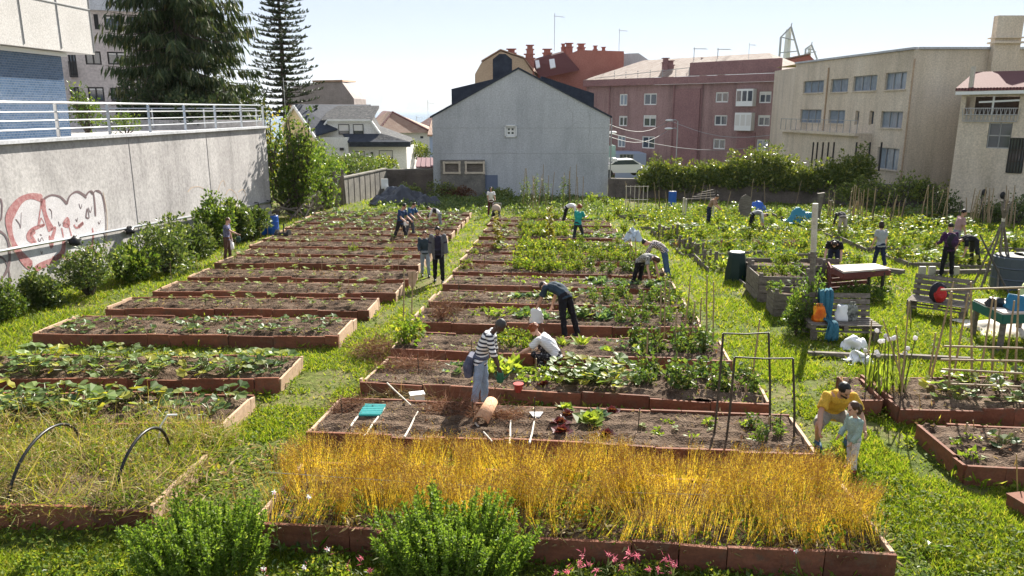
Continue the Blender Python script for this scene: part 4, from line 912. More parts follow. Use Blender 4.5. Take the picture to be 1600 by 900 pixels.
# --- antennas, street lamps, cables, car
antenna(PY(866,80,101).x, 101, PY(866,80,101).z, 4.6, 'tallest roof antenna above the red faced block', 1.2)
antenna(PY(967,82,101).x, 101, PY(967,82,101).z, 2.9, 'roof antenna at the right end of the red faced block')
antenna(PY(1582,75,53).x, 53, PY(1582,76,53).z-1, 3.1, 'roof antenna on the cream building beside its chimney', .9)
antenna(PY(1084,95,88).x, 88, PY(1084,99,88).z, 1.7, 'left antenna on the pink apartment roof', 1.4)
antenna(PY(1121,95,86).x, 86, PY(1121,99,86).z, 1.6, 'right antenna on the pink apartment roof', 1.4)
antenna(PY(1170,85,82).x, 82, PY(1170,92,82).z-1, 2.6, 'small dish topped antenna above the pink apartments', .7)
antenna(PY(669,190,128).x, 128, PY(669,190,128).z-3, 6.5, 'lone antenna against the sea')
antenna(PY(651,190,130).x, 130, PY(651,192,130).z-3, 4.2, 'short antenna against the sea left of the lone one')
c = PY(446,175,70); t = antenna(c.x, 70, c.z-1, 4.0, 'antenna rising beside the white house chimney')
def lamp(px_, py_, Y, h_, dx, label):
    c = PY(px_, py_, Y); t = thing('street_lamp', label, 'street lamp', (c.x+dx, Y, gz(Y)), 'street lamps')
    g = MB(); g.tube([(c.x+dx,Y,gz(Y)),(c.x+dx,Y,c.z-.1),(c.x+dx*.7,Y,c.z+.05),(c.x,Y,c.z)], .06, 6); g.build('pole', M['alu'], t)
    g = MB(); g.ell((c.x,Y,c.z), (.45,.2,.12)); g.build('lamp_head', M['white'], t, True)
lamp(956,207,66,6,-1.0,'street lamp head just right of the grey gable'); lamp(1046,188,82,6,.9,'street lamp with arm before the pink apartments'); lamp(1045,201,78,6,.9,'lower street lamp before the pink apartments')
t = thing('overhead_cable', 'sagging overhead cables from the grey gable to the pink block', 'cable', tuple(PY(960,198,66)))
for (x0,y0,Y0,x1,y1,Y1) in ((948,193,60,1046,188,84),(948,212,60,1046,202,80),(948,207,60,1210,226,74),(1046,188,82,1214,210,74)):
    P0, P1 = PY(x0,y0,Y0), PY(x1,y1,Y1); g = MB(); g.tube([P0.lerp(P1, k/8)-Vector((0,0,.9*math.sin(math.pi*k/8))) for k in range(9)], .025, 4); g.build('strand', M['alu'], t)
def car(x, y, z, rz, label):
    t = thing('parked_car', label, 'car', (0,0,0)); g = MB()
    prof = [(-2.1,.35),(-2.15,.75),(-1.9,.95),(-1.35,1.0),(-.75,1.42),(.7,1.45),(1.35,1.05),(1.95,.9),(2.1,.7),(2.1,.35)]
    g.prism([(x_,-.85,z_) for x_, z_ in prof], (0,1.7,0)); g.build('body', M['white'], t)
    g = MB(); 
    for sg in (-.865,.865): g.add([(-1.2,sg,1.02),(-.7,sg,1.36),(.65,sg,1.38),(1.2,sg,1.04)], [(0,1,2,3)])
    g.add([(-1.37,-.75,1.03),(-.8,-.7,1.41),(-.8,.7,1.41),(-1.37,.75,1.03)], [(0,1,2,3)]); g.add([(1.36,-.75,1.08),(.75,-.7,1.43),(.75,.7,1.43),(1.36,.75,1.08)], [(0,1,2,3)]); g.build('glazing', M['glass'], t)
    for a_ in (-1.35,1.3):
        for b_ in (-.8,.8): g = MB(); g.tube([(a_,b_-.1,.32),(a_,b_+.1,.32)], .32, 14); g.build('wheel', M['black'], t)
    t.location = (x, y, z); t.rotation_euler.z = rz; return t
c = PY(962,262,63); car(c.x+.6, 63.5, c.z-.75, .15, 'white car parked behind the boundary wall by the gable')
# ---------------------------------------------------------------- trees, shrubs, hedges
random.seed(21)
def leafblob(g, c, r, n, size, tmpl=LEAF2, mi=0, up=.35, shell=.55, sj=.5, out=.6):
    """leaves through an ellipsoid, denser towards its surface"""
    d = rdir(n); rad = (shell+(1-shell)*rng.random(n))**.6
    O = np.array(c)+d*rad[:, None]*np.array(r)
    D = d*out+rdir(n)*.7; D[:, 2] += up
    B = ortho(D, rng.uniform(0, 6.28, n))*(size*rng.uniform(1-sj, 1+sj, n))[:, None, None]
    g.inst(tmpl, O, B, mi)
def bushy(name, label, cat, base, w, h, n, size, mat, group=None, lobes=9, tmpl=LEAF2, d=None, up=.35):
    """multi-stemmed shrub: uneven lobes of leaves on short stems"""
    base = Vector(base); t = thing(name, label, cat, tuple(base), group); d = d or w
    st = MB(); g = MB()
    for k in range(lobes):
        a = 2*math.pi*k/lobes+random.uniform(-.4,.4); rr = random.uniform(.1,.75); q = random.uniform(.35,1.0)*(1-.35*rr)
        c = base+Vector((math.cos(a)*rr*w*.5, math.sin(a)*rr*d*.5, h*q*.72)); s = random.uniform(.26,.42)
        leafblob(g, c, (w*s*.62, d*s*.62, h*s*.72), n//lobes, size, tmpl, up=up)
        st.tube([base+Vector((0,0,-.05)), base.lerp(c, .5)+Vector((random.uniform(-.1,.1)*w,0,0)), c], [.03*h, .018*h, .008*h], 5)
        for _ in range(2):
            e = c+Vector((random.uniform(-.3,.3)*w*.5, random.uniform(-.3,.3)*d*.5, h*random.uniform(.15,.4))); st.tube([c, e], .006*h, 4)
            leafblob(g, e, (w*.07, d*.07, h*.12), max(6, n//lobes//9), size, tmpl, up=up)
    st.build('stems', M['bark'], t); g.build('foliage', mat, t); return t
# spruce on the terrace
def conifer():
    c = PY(287, 170, 47); x, y = c.x, 47.0; z0 = 3.5; H = 19.0
    t = thing('spruce_tree', 'large dark spruce with drooping branches standing on the terrace', 'tree', (x, y, z0))
    g = MB(); g.tube([(x,y,z0-.2),(x+.1,y,z0+6),(x,y,z0+13),(x,y,z0+H)], [.42,.33,.2,.03], 9); g.build('trunk', M['bark'], t)
    br = MB(); cr = MB(); rs = random.Random(4)
    for k in range(330):
        f = (k+rs.random())/330; h = .2+f*(H-.8); a = rs.uniform(0, 6.283)
        L = (4.7-3.1*f)*(.5+.65*rs.random())*(1.1 if math.cos(a) > 0.1 else .95)
        if f < .12: L *= .85
        z = z0+h; P = []
        for j in range(6):
            u = j/5; P.append(Vector((x+math.cos(a)*L*u, y+math.sin(a)*L*u, z-.34*L*u*(1.1-.35*u)+.28*L*max(0, u-.55)**1.5)))
        br.tube(P, [.06*(1-f*.5),.05,.04,.03,.02,.01], 4, cap=False)
        m = int(84*L/3)+10
        for j in range(1, 6):
            a0, b0 = P[j-1], P[j]; nn = max(3, m//3)
            u = rng.random(nn)[:, None]; O = np.array(a0)*(1-u)+np.array(b0)*u+rng.normal(size=(nn,3))*np.array([.14,.14,.06])
            side = np.array([-math.sin(a), math.cos(a), 0]); D = rng.normal(size=(nn,1))*side*.55+np.array([math.cos(a)*.4, math.sin(a)*.4, 0])+np.stack([np.zeros(nn),np.zeros(nn),-rng.uniform(.5,2.6,nn)],1)
            B = ortho(D, rng.uniform(0,6.28,nn)); s = rng.uniform(.3,.85,nn)*(1.1-.3*f); B = B*np.stack([s*.3,s,s*.9],1)[:,:,None]; cr.inst(LEAF2, O, B)
    br.build('branches', M['bark'], t); cr.build('crown', M['spruce'], t)
conifer()
def araucaria():
    Y = 78.0; c = PY(446, 165, Y); x = c.x; z0 = gz(Y); top = PY(446, -75, Y).z; H = top-z0
    t = thing('norfolk_pine', 'tall tiered pine with open whorled branches behind the white house', 'tree', (x, Y, z0))
    g = MB(); g.tube([(x,Y,z0-.3),(x,Y,z0+H*.5),(x,Y,top)], [.4,.25,.05], 8); g.build('trunk', M['bark'], t)
    br = MB(); cr = MB(); rs = random.Random(9); tiers = 27
    for k in range(tiers):
        f = k/(tiers-1); z = z0+H*(.30+.68*f); nb = 7; a0 = rs.uniform(0, 1)
        for b in range(nb):
            a = a0+2*math.pi*b/nb+rs.uniform(-.15,.15); L = (3.6*(1-f)**.55+.4)*rs.uniform(.6,1.12); dr = rs.uniform(-.05,.1)
            P = [Vector((x+math.cos(a)*L*u, Y+math.sin(a)*L*u, z+L*(dr*u+.16*u*u-.08*u))) for u in (0,.35,.7,1)]
            br.tube(P, [.05,.035,.025,.012], 4, cap=False)
            for j in range(1, 4):
                nn = int(8+L*2.6); u = rng.random(nn)[:, None]; O = np.array(P[j-1])*(1-u)+np.array(P[j])*u
                side = np.array([-math.sin(a), math.cos(a), 0]); D = np.sign(rng.normal(size=(nn,1)))*side*.7+np.array([math.cos(a)*.35, math.sin(a)*.35, 0])+np.stack([np.zeros(nn),np.zeros(nn),rng.uniform(.1,.9,nn)],1)
                B = ortho(D, rng.uniform(0,6.28,nn)); s = rng.uniform(.25,.6,nn); B = B*np.stack([s*.55,s,s*.7],1)[:,:,None]; cr.inst(LEAF2, O, B)
    br.build('branches', M['bark'], t); cr.build('crown', M['pine'], t)
araucaria()
# bright leafy tall shrub at the wall end and its neighbours
p = G(452, 338)
bushy('tall_shrub', 'tall bright green leafy shrub overhanging the end of the graffiti wall', 'shrub', (-12.3, 42.8, gz(42.6)), 3.3, 5.9, 4600, .2, M['bush'], None, 22, d=3.4)
bushy('tall_shrub', 'pale leaved shrub spilling over the broken fence', 'shrub', (-12.2, 47.5, gz(47)), 2.8, 3.1, 2000, .19, M['bush'], None, 14)
bushy('garden_bush', 'yellow green tree top behind the far end of the railing', 'shrub', (PY(405,160,56).x, 56, gz(56)), 4.2, 7.6, 2600, .2, M['yellowleaf'], None, 10)
bushy('garden_bush', 'yellow green bush on the terrace behind the blue tiles', 'shrub', (PY(135,190,36).x, 36, 3.5), 1.9, 2.2, 900, .13, M['bush'], None, 8)
bushy('garden_bush', 'sparse bush showing through the middle of the railing', 'shrub', (PY(195,190,33).x, 33, 3.5), 1.6, 1.0, 500, .1, M['bush'], None, 7)
for px_, py_, Y, w_, h_, mt, lb in ((505,268,53,3.0,2.0,'bush','loose bush behind the upper broken fence'),(545,262,58,4.4,1.7,'shrub','rounded dark hedge bush in front of the white house'),(570,262,63,4.2,1.5,'shrub','dark bush by the white house ground floor'),(520,266,64,3.5,1.8,'bush','pale garden bush beside the white house'),
                         (654,243,80,3.6,2.0,'ivy','flat topped garden tree beside the white house'),(600,262,66,2.4,1.6,'ivy','low bush beside the block wall corner'),(485,250,60,3.4,2.2,'bush','tall garden bush before the yellow gable')):
    c = PY(px_, py_, Y); bushy('garden_bush', lb, 'shrub', (c.x, Y, c.z-.5), w_, h_, 1100, .2, M[mt], None, 9)
# dark young trees on the terrace under the spruce
for px_, Y, h_, lb in ((225,44,3.0,'dark evergreen bush at the left foot of the spruce'),(345,46,3.6,'dark evergreen bush at the right foot of the spruce'),(385,50,3.2,'dark bush at the right end of the terrace'),(300,43,2.2,'low dark bush before the spruce trunk')):
    c = PY(px_, 180, Y); bushy('evergreen_bush', lb, 'shrub', (c.x, Y, 3.4), 3.4, h_, 1400, .2, M['spruce'], None, 9)
# shrubs along the graffiti wall
SH = [(18,500,1.3,1.1),(75,480,1.4,1.25),(150,462,1.7,1.6),(212,440,1.6,1.45),(268,425,2.0,2.0),(300,402,1.7,1.9),(338,388,2.0,2.3),(375,378,1.6,2.0),(398,372,1.3,1.7)]
for i, (px_, py_, w_, h_) in enumerate(SH):
    p = G(px_, py_); bushy('wall_shrub', ['small shrub lowest along the graffiti wall at the photo edge','leafy shrub below the left end of the graffiti','wide shrub below the red graffiti letters','shrub below the first pipe valve','large shrub under the pipe right of the graffiti','tall shrub under the wall joint right of the graffiti','large pale leaved shrub behind the boy watering','dark shrub beside the blue barrels','last low shrub before the blue barrels'][i], 'shrub', (p.x-.15, p.y, p.z), w_*(1.0+.16*(i%3)), h_*(.98-.13*(i%2)), int(1700+500*w_), .07+.012*i+.02*(i%2), M['shrub' if i%3 else 'bush'], 'shrubs along the graffiti wall', 11)
# ivy hedge over the back wall
t = thing('ivy_hedge', 'thick sunlit ivy hedge draped over the long boundary wall', 'hedge', (14, 55, gz(55)))
g = MB(); st = MB()
for k in range(46):
    f = k/45; px_ = 1008+f*345; x0 = 7.3+(27-7.3)*((px_-945)/510.); Yk = 57.6-8.9*((px_-945)/510.)
    topy = np.interp(px_, [1008,1040,1080,1110,1150,1180,1215,1250,1290,1320,1353], [264,258,270,262,256,236,246,270,264,258,240])
    c = PY(px_, topy, Yk); x0 = c.x; zt_ = c.z+random.uniform(-.55,.45); zb_ = PY(px_, 281, Yk).z-random.uniform(-.3,.5)
    nl = 5
    for q in range(nl):
        z = zb_+(zt_-.35-zb_)*(q+.5)/nl; leafblob(g, (x0+random.uniform(-.3,.3), Yk-.3+random.uniform(-.3,.3)+.5*q/nl, z), (.6,.7,.45), 120, .2, up=.1)
    leafblob(g, (x0, Yk+.8, zt_-.7), (.8,1.2,.6), 120, .19)
    for q in range(3): e_ = (x0+random.uniform(-.5,.5), Yk+random.uniform(-.5,.4), zt_+random.uniform(-.3,.5)); leafblob(g, e_, (.18,.2,.3), 22, .17)
    if k % 4 == 0: st.tube([(x0,Yk+.2,gz(Yk)),(x0+.2,Yk,zb_+.5),(x0,Yk+.3,zt_-.5)], .05, 5)
st.build('stems', M['bark'], t); g.build('foliage', M['ivy'], t)
for px_, Yk, h_, w_, lb, mt in ((1022,57,2.1,1.8,'pale bush beside the white car','bush'),(1243,55,2.2,1.6,'spiky bush under the cream building annexe','ivy'),(1090,55.5,1.5,1.2,'strappy dark plant hanging on the boundary wall','ivy')):
    c = PY(px_, 285, Yk); bushy('garden_bush', lb, 'shrub', (c.x, Yk-.4, c.z-.6), w_, h_, 700, .16, M[mt], None, 8)
# dark creeper at the foot of the cream building, scrub in the shade of the gable
for px_, w_, h_, lb in ((1385,4,2.4,'dark creeper below the cream building corner'),(1440,3.4,2.0,'dark creeper right of the cream building corner'),(1330,4,1.9,'dark creeper in the shade below the ivy end')):
    c = PY(px_, 310, 49.2); bushy('dark_creeper', lb, 'shrub', (c.x, 48.6, gz(48.6)), w_, h_, 1300, .15, M['ivy'], None, 10, d=1.2)
for px_, w_, h_, lb in ((1475,2.6,1.9,'scrubby bush left under the terrace house wall'),(1550,3,1.3,'scrubby bush under the terrace house vents'),(1590,2.5,1.7,'scrubby bush at the right edge under the terrace house')):
    c = G(px_, 348); bushy('scrub_bush', lb, 'shrub', (c.x, c.y, c.z), w_, h_, 1000, .12, M['shrub'], None, 9, d=1.5)
for px_, w_, mt, h_, lb in ((720,3.2,'drybrown',1.0,'brown bramble heap below the boarded windows'),(690,2.6,'ivy',1.3,'dark weeds against the shaded block wall'),(640,2.2,'ivy',1.2,'weeds beside the tarpaulin heap'),(780,2.6,'ivy',.8,'low shaded weeds at the gable foot')):
    c = PY(px_, 303, 56.5); bushy('scrub_bush', lb, 'shrub', (c.x, 56.0, gz(56)), w_, h_, 800, .14, M[mt], None, 9, d=1.4)
# rosemary in the foreground: many upright leafy sprigs
def rosemary(x, y, w_, d_, h_, ns, label, seed):
    rs = random.Random(seed); z0 = gz(y); t = thing('rosemary_bush', label, 'shrub', (x, y, z0)); st = MB(); g = MB()
    for k in range(ns):
        a = rs.uniform(0, 6.283); rr = math.sqrt(rs.random()); bx, by = x+math.cos(a)*rr*w_*.5, y+math.sin(a)*rr*d_*.5; lump = .52+.75*float(vnoise(np.array(bx), np.array(by), 3.4, seed))
        hh = h_*(1-.3*rr**3)*rs.uniform(.7,1.12)*lump; top = Vector((bx+math.cos(a)*.06*rr+rs.uniform(-.04,.04), by+math.sin(a)*.06*rr, z0+hh)); bot = Vector((x+(bx-x)*.75, y+(by-y)*.75, z0+hh*.2))
        st.tube([bot, top], [.008,.003], 3, cap=False)
        n = 105; u = .1+.9*rng.random(n)**.85; O = np.array(bot)*(1-u[:, None])+np.array(top)*u[:, None]
        ax = np.array((top-bot).normalized()); D = rdir(n)*.8+ax*.75; s = rng.uniform(.034,.06,n)*(1.25-.4*u); B = ortho(D, rng.uniform(0,6.28,n))*np.stack([s*2.1,s,s],1)[:,:,None]; g.inst(NARROW, O, B)
    st.build('stems', M['stem'], t); g.build('foliage', M['rosemary'], t)
rosemary(-.62, 7.0, 1.68, 1.2, .92, 260, 'large bright rosemary bush in the foreground centre', 3)
rosemary(-3.2, 6.95, 1.4, 1.1, .90, 210, 'large rosemary bush in the foreground beside the hooped bed', 5)
# ---------------------------------------------------------------- raised beds
BH = .27
ORD = ['nearest','second','third','fourth','fifth','sixth','seventh','eighth','ninth','tenth','eleventh','twelfth','thirteenth','fourteenth','fifteenth','sixteenth']
def raised_bed(key, fl, fr, d, label, h=BH, board='bed', soil_h=.2, group='terracotta boarded raised beds', pale=True):
    ex, ey, L, _ = frame_of(fl, fr, d); base = Vector(((fl.x+fr.x)/2, fl.y, gz(fl.y)))
    t = thing('raised_bed', label, 'raised bed', tuple(base), group)
    rs = random.Random(hash(key) % 999 if False else sum(map(ord, key))*7)
    def p(a, b, z): 
        q = fl+ex*a+ey*b; return Vector((q.x, q.y, gz(q.y)+z))
    th = .045
    def board_run(a0, b0, a1, b1, zt, seed):
        """one side made of butted boards with narrow gaps, a shallow lip and uneven tops"""
        g = MB(); LL = math.hypot(a1-a0, b1-b0); x = 0.0
        while x < LL-.02:
            s = min(rs.choice([.5,1.0,1.15,1.3]), LL-x); u0, u1 = (x+.006)/LL, (x+s-.006)/LL; dz = rs.uniform(-.03,.02); tl = rs.uniform(-.022,.022)
            P0, P1 = p(a0+(a1-a0)*u0, b0+(b1-b0)*u0, -.04), p(a0+(a1-a0)*u1, b0+(b1-b0)*u1, -.04); U = Vector((0,0,zt+.04+dz)); U2 = Vector((0,0,zt+.04+dz+tl))
            dirv = (P1-P0).normalized(); nn = Vector((-dirv.y, dirv.x, 0))*th
            bow = nn*rs.uniform(-.8,.6)
            g.add([tuple(q) for q in (P0,P1,P1+U2+bow,P0+U+bow,P0+nn,P1+nn,P1+nn+U2+bow,P0+nn+U+bow)], [(0,1,2,3),(5,4,7,6),(1,5,6,2),(4,0,3,7),(3,2,6,7)]); x += s
        return g
    o = th
    board_run(0,0,L,0,h,1).build('board', M[board], t); board_run(L,d,0,d,h*.97,2).build('board', M[board], t)
    board_run(0,d-th-.005,0,th+.005,h,3).build('board', M['palebed' if pale else board], t); board_run(L,th+.005,L,d-th-.005,h,4).build('board', M['palebed' if pale else board], t)
    # soil, heaped and lumpy
    nx_, ny_ = int(L/.07), int(d/.07); A_, B_ = np.meshgrid(np.linspace(.05, L-.05, nx_), np.linspace(.05, d-.05, ny_))
    X_ = fl.x+ex.x*A_+ey.x*B_; Y_ = fl.y+ex.y*A_+ey.y*B_
    e_ = np.minimum(np.minimum(A_, L-A_), np.minimum(B_, d-B_)); Zs = soil_h-.04+.05*np.clip(e_/.25, 0, 1)+.05*vnoise(X_, Y_, 2.2, 4)+.035*vnoise(X_, Y_, 9, 8)+.02*rng.random(X_.shape)+.022*np.sin(B_*(2*math.pi/.36)+vnoise(X_, Y_, .9, 2)*3)
    g = MB(); ii = np.arange(nx_*ny_).reshape(ny_, nx_); g.add(np.stack([X_, Y_, -SLOPE*Y_+Zs], -1).reshape(-1,3), np.stack([ii[:-1,:-1],ii[:-1,1:],ii[1:,1:],ii[1:,:-1]],-1).reshape(-1,4))
    if fl.y < 25:
        nn = int(L*d*(70 if fl.y < 18 else 30)); a_, b_ = rng.uniform(.06,L-.06,nn), rng.uniform(.06,d-.06,nn); s = rng.uniform(.012,.045,nn)
        O = np.stack([fl.x+ex.x*a_+ey.x*b_, fl.y+ex.y*a_+ey.y*b_, np.zeros(nn)], 1); O[:,2] = -SLOPE*O[:,1]+soil_h+.035; B = ortho(rdir(nn))*s[:,None,None]*np.array([1,.8,.6])[None,:,None]; g.inst(OCT, O, B)
    g.build('soil', M['soil'], t)
    return t
BQ = {k: (fl, fr, d) for k, fl, fr, d in BEDS}
CONT = {'c0':'full of golden flax','c1':'with white canes on raked soil','c2':'with a dry heap and cabbages','c3':'with a leafy corner clump','c4':'with a dry brown plant and cabbages','lm':'overgrown with dry straw under black hoops','l0':'with big squash leaves','l1':'packed with broad squash leaves','l2':'with two rows of young squash'}
for key, fl, fr, d in BEDS:
    fld = {'c':'centre','l':'left','r':'right'}[key[0]]
    if key[0] in 'cl' and key[1:] != 'm':
        k = int(key[1:]); lb = '%s bed from the front in the %s rows, %s' % (ORD[k].capitalize() if False else ORD[k], fld, CONT.get(key, 'with sparse crops' if fld == 'centre' else 'with staked seedlings in dark soil'))
    else: lb = {'lm':'raised bed overgrown with dry straw under two black hoops','r0':'raised bed with dark clods and strawberries at the right edge','r1':'raised bed holding leeks, squash and a bamboo trellis','rn':'very narrow raised bed left of the trellis bed'}[key]
    raised_bed(key, fl, fr, d, lb, h=BH if key != 'c0' else .3, pale=key not in ('r0','r1','rn'))

# ---------------------------------------------------------------- crop plants: one mesh of each kind, then copies
def plant_squash(n, r, hh, lf):
    g = MB(); st = MB(); O = []; D = []; S = []
    for k in range(n):
        a = k*2.4+rng.uniform(-.4,.4); rr = r*math.sqrt((k+.6)/n)*rng.uniform(.8,1.15); h = hh*rng.uniform(.45,1.0)*(1.05-.3*rr/r); tip = np.array([math.cos(a)*rr, math.sin(a)*rr, h])
        g.tube([(0,0,0),(tip[0]*.45,tip[1]*.45,h*.75),tuple(tip)], [.011,.009,.006], 4, 1, False)
        O.append(tip); D.append([math.cos(a), math.sin(a), rng.uniform(-.45,.35)]); S.append(lf*rng.uniform(.65,1.2))
    D = np.array(D); Z = np.array([[0,0,1.]])+rng.normal(size=(n,3))*.3; Yv = D/np.linalg.norm(D,axis=1,keepdims=True); Xv = np.cross(Yv, Z); Xv /= np.linalg.norm(Xv,axis=1,keepdims=True); Zv = np.cross(Xv, Yv)
    B = np.stack([Xv,Yv,Zv],1)*np.array(S)[:,None,None]*.8; g.inst(ROUND, np.array(O), B, 0); return g
def plant_rosette(n, r, hh, lf, tmpl=LEAF, wd=1.5, up=.5):
    g = MB(); a = np.arange(n)*2.4; q = ((np.arange(n)+.5)/n)
    D = np.stack([np.cos(a)*(q+.15), np.sin(a)*(q+.15), (1.15-q)*up*2+.15], 1)+rng.normal(size=(n,3))*.1; s = lf*(.55+.6*q)*rng.uniform(.8,1.2,n)
    B = ortho(D, rng.uniform(-.35,.35,n)); B[:, 2] *= np.sign(B[:, 2, 2:3]+1e-9); B[:,0] *= np.sign(np.einsum('ij,ij->i', np.cross(B[:,0],B[:,1]), B[:,2]))[:,None]
    B = B*np.stack([s*wd,s,s],1)[:,:,None]; O = np.stack([np.cos(a)*q*r*.3, np.sin(a)*q*r*.3, np.full(n, .02)+hh*.2*(1-q)], 1); g.inst(tmpl, O, B); return g
def plant_bushy(n, r, h, lf, ns=5, tmpl=LEAF2, top=1.0):
    g = MB()
    for k in range(ns):
        a = 2.4*k; e = (math.cos(a)*r*.7*rng.random(), math.sin(a)*r*.7*rng.random(), h*rng.uniform(.7,1)); g.tube([(0,0,0),(e[0]*.4,e[1]*.4,e[2]*.5),e], [.01,.007,.004], 4, 1, False)
        m = n//ns; u = .25+.75*rng.random(m); O = np.stack([e[0]*u, e[1]*u, e[2]*u], 1)+rdir(m)*(r*.55*rng.random(m)**.5)[:,None]*np.array([1,1,.6]); O[:,2] = np.maximum(O[:,2], .03)
        D = rdir(m, .1); D[:,2] -= .15; B = ortho(D, rng.uniform(0,6.28,m))*(lf*rng.uniform(.6,1.3,m))[:,None,None]; g.inst(tmpl, O, B)
    return g
def plant_seedling(nl, h, lf):
    g = MB(); g.tube([(0,0,-.03),(.01,0,h*.6),(0,.01,h)], [.006,.005,.003], 4, 1, False); a = np.arange(nl)*2.4+rng.random()
    D = np.stack([np.cos(a), np.sin(a), rng.uniform(.0,.7,nl)], 1); B = ortho(D, rng.uniform(-.3,.3,nl))*(lf*rng.uniform(.7,1.3,nl))[:,None,None]; B[:,0] *= 1.4
    O = np.stack([np.zeros(nl), np.zeros(nl), h*rng.uniform(.55,1,nl)], 1); g.inst(LEAF, O, B); return g
def plant_spike(n, h, r, lf):
    g = MB(); g.tube([(0,0,0),(.03,0,h)], [.014,.005], 4, 1, False); u = rng.random(n)**.8; a = rng.uniform(0,6.28,n)
    O = np.stack([.03*u+np.cos(a)*.02, np.sin(a)*.02, h*(.08+.92*u)], 1); D = np.stack([np.cos(a), np.sin(a), rng.uniform(-.5,.9,n)], 1); s = lf*(1.2-.7*u)*rng.uniform(.6,1.3,n); B = ortho(D, rng.uniform(-.6,.6,n))*s[:,None,None]; g.inst(LEAF, O, B); return g
def var(name, fn, mats, k, *a): return [fn(*a).mesh(name, mats) for _ in range(k)]
PL = {
 'squash': var('squash_plant', plant_squash, [M['squash'], M['stem']], 5, 15, .42, .42, .17),
 'young': var('young_squash', plant_squash, [M['squash'], M['stem']], 4, 7, .2, .2, .13),
 'kale': var('cabbage_plant', plant_rosette, [M['kale'], M['stem']], 4, 26, .26, .22, .2, LEAF, 1.35, .8),
 'cauli': var('cabbage_seedling', plant_rosette, [M['kale'], M['stem']], 3, 9, .15, .12, .17),
 'lettuce': var('lettuce', plant_rosette, [M['lettuce'], M['stem']], 3, 22, .15, .12, .13, LEAF, 1.9, .7),
 'red': var('red_lettuce', plant_rosette, [M['redlettuce'], M['stem']], 2, 22, .14, .12, .13, LEAF, 2.0, .8),
 'pepper': var('pepper_plant', plant_bushy, [M['tomato'], M['stem']], 4, 90, .24, .4, .095),
 'bushy': var('leafy_clump', plant_bushy, [M['weed'], M['stem']], 4, 150, .33, .42, .09, 7),
 'tomato': var('tomato_plant', plant_bushy, [M['tomato'], M['stem']], 4, 190, .32, .95, .10, 7),
 'seed': var('seedling', plant_seedling, [M['seedling'], M['stem']], 5, 6, .17, .1),
 'spike': var('bolted_plant', plant_spike, [M['yellowleaf'], M['stem']], 3, 150, 1.25, .2, .2),
 'straw': var('strawberry_plant', plant_bushy, [M['lettuce'], M['stem']], 3, 40, .2, .14, .08, 6, LEAF),
 'chard': var('chard_plant', plant_rosette, [M['lettuce'], M['stem']], 3, 17, .22, .3, .26, LEAF, .95, 1.1),
 'beans': var('climbing_bean', plant_bushy, [M['shrub'], M['stem']], 3, 150, .22, 1.9, .10, 4),
 'dry': var('dry_plant', plant_bushy, [M['drybrown'], M['drybrown']], 3, 220, .4, .32, .1, 9, NARROW)}
NAMES = {'squash':('squash_plant','broad leaved squash plant','squash plant'),'young':('young_squash','young squash plant with pale leaves','squash plant'),'kale':('cabbage_plant','blue green cabbage with open leaves','cabbage'),'cauli':('cabbage_seedling','small cabbage seedling','cabbage'),
 'lettuce':('lettuce','bright green lettuce','lettuce'),'red':('red_lettuce','dark red lettuce','lettuce'),'pepper':('pepper_plant','bushy pepper plant','pepper plant'),'bushy':('leafy_clump','dense low leafy clump','plant'),'tomato':('tomato_plant','tall leafy tomato plant','tomato plant'),
 'seed':('seedling','small upright seedling','seedling'),'spike':('bolted_plant','tall yellowing bolted plant','plant'),'straw':('strawberry_plant','low strawberry plant','strawberry'),'chard':('chard_plant','bright chard plant with upright leaves','chard'),'beans':('climbing_bean','climbing bean plant','bean plant'),'dry':('dry_plant','dried brown dead plant','dead plant')}
NPL = {}
def put(kind, x, y, where, s=1.0, h=.22, rz=None, lab=None):
    me = random.choice(PL[kind]); nm, lb, cat = NAMES[kind]; NPL[kind] = NPL.get(kind, 0)+1
    label = lab or '%s %s' % (lb, where); label = ' '.join(label.split()[:16])
    return place(me, nm, (x, y, gz(y)+h), label, cat, '%s %s' % (nm.replace('_', ' ')+'s', where), rz, s)
def bedpt(key, a, b): fl, fr, d = BQ[key]; ex, ey, L, _ = frame_of(fl, fr, d); q = fl+ex*(a*L)+ey*(b*d); return q.x, q.y
def sow(key, kind, a0, a1, n, rows=(.3,.7), s=(.8,1.2), ja=.6, where=None, h=.2):
    where = where or WH[key]
    for r_ in rows:
        for i in range(n):
            a = a0+(a1-a0)*(i+.5+random.uniform(-ja,ja)*.5)/n; x, y = bedpt(key, a, r_+random.uniform(-.07,.07)); put(kind, x, y, where, random.uniform(*s), h)
WH = {}
for i in range(16): WH['c%d' % i] = 'in the %s centre bed from the front' % ORD[i]; WH['l%d' % i] = 'in the %s left bed from the front' % ORD[i]
WH.update(r0='in the clod filled bed at the right edge', r1='in the bamboo trellis bed on the right', rn='in the very narrow right bed', lm='in the hooped straw bed')
random.seed(33)
# left rows
sow('l0','squash',.22,.72,8,(.25,.65),(.75,1.1)); sow('l0','young',.74,.97,3,(.35,.75),(1,1.4)); sow('l0','squash',.0,.2,3,(.4,.8),(.6,.9))
sow('l1','squash',.1,.9,9,(.2,.62),(.75,1.12)); sow('l1','young',.86,.98,2,(.35,.7),(1,1.4))
sow('l2','young',.03,.95,12,(.22,.7),(.7,1.15))
for i in range(3, 15):
    k = 'l%d' % i
    if i >= 11: sow(k,'young',.03,.98,9,(.28,.72),(1.0,1.6)); 
    elif i == 7: sow(k,'seed',.05,.95,8,(.3,),(.8,1.4)); sow(k,'bushy',.5,.9,2,(.6,),(.5,.8))
    else: sow(k,'seed',.04,.97,11 if i < 9 else 12,(.25,.72),(.8,1.7))
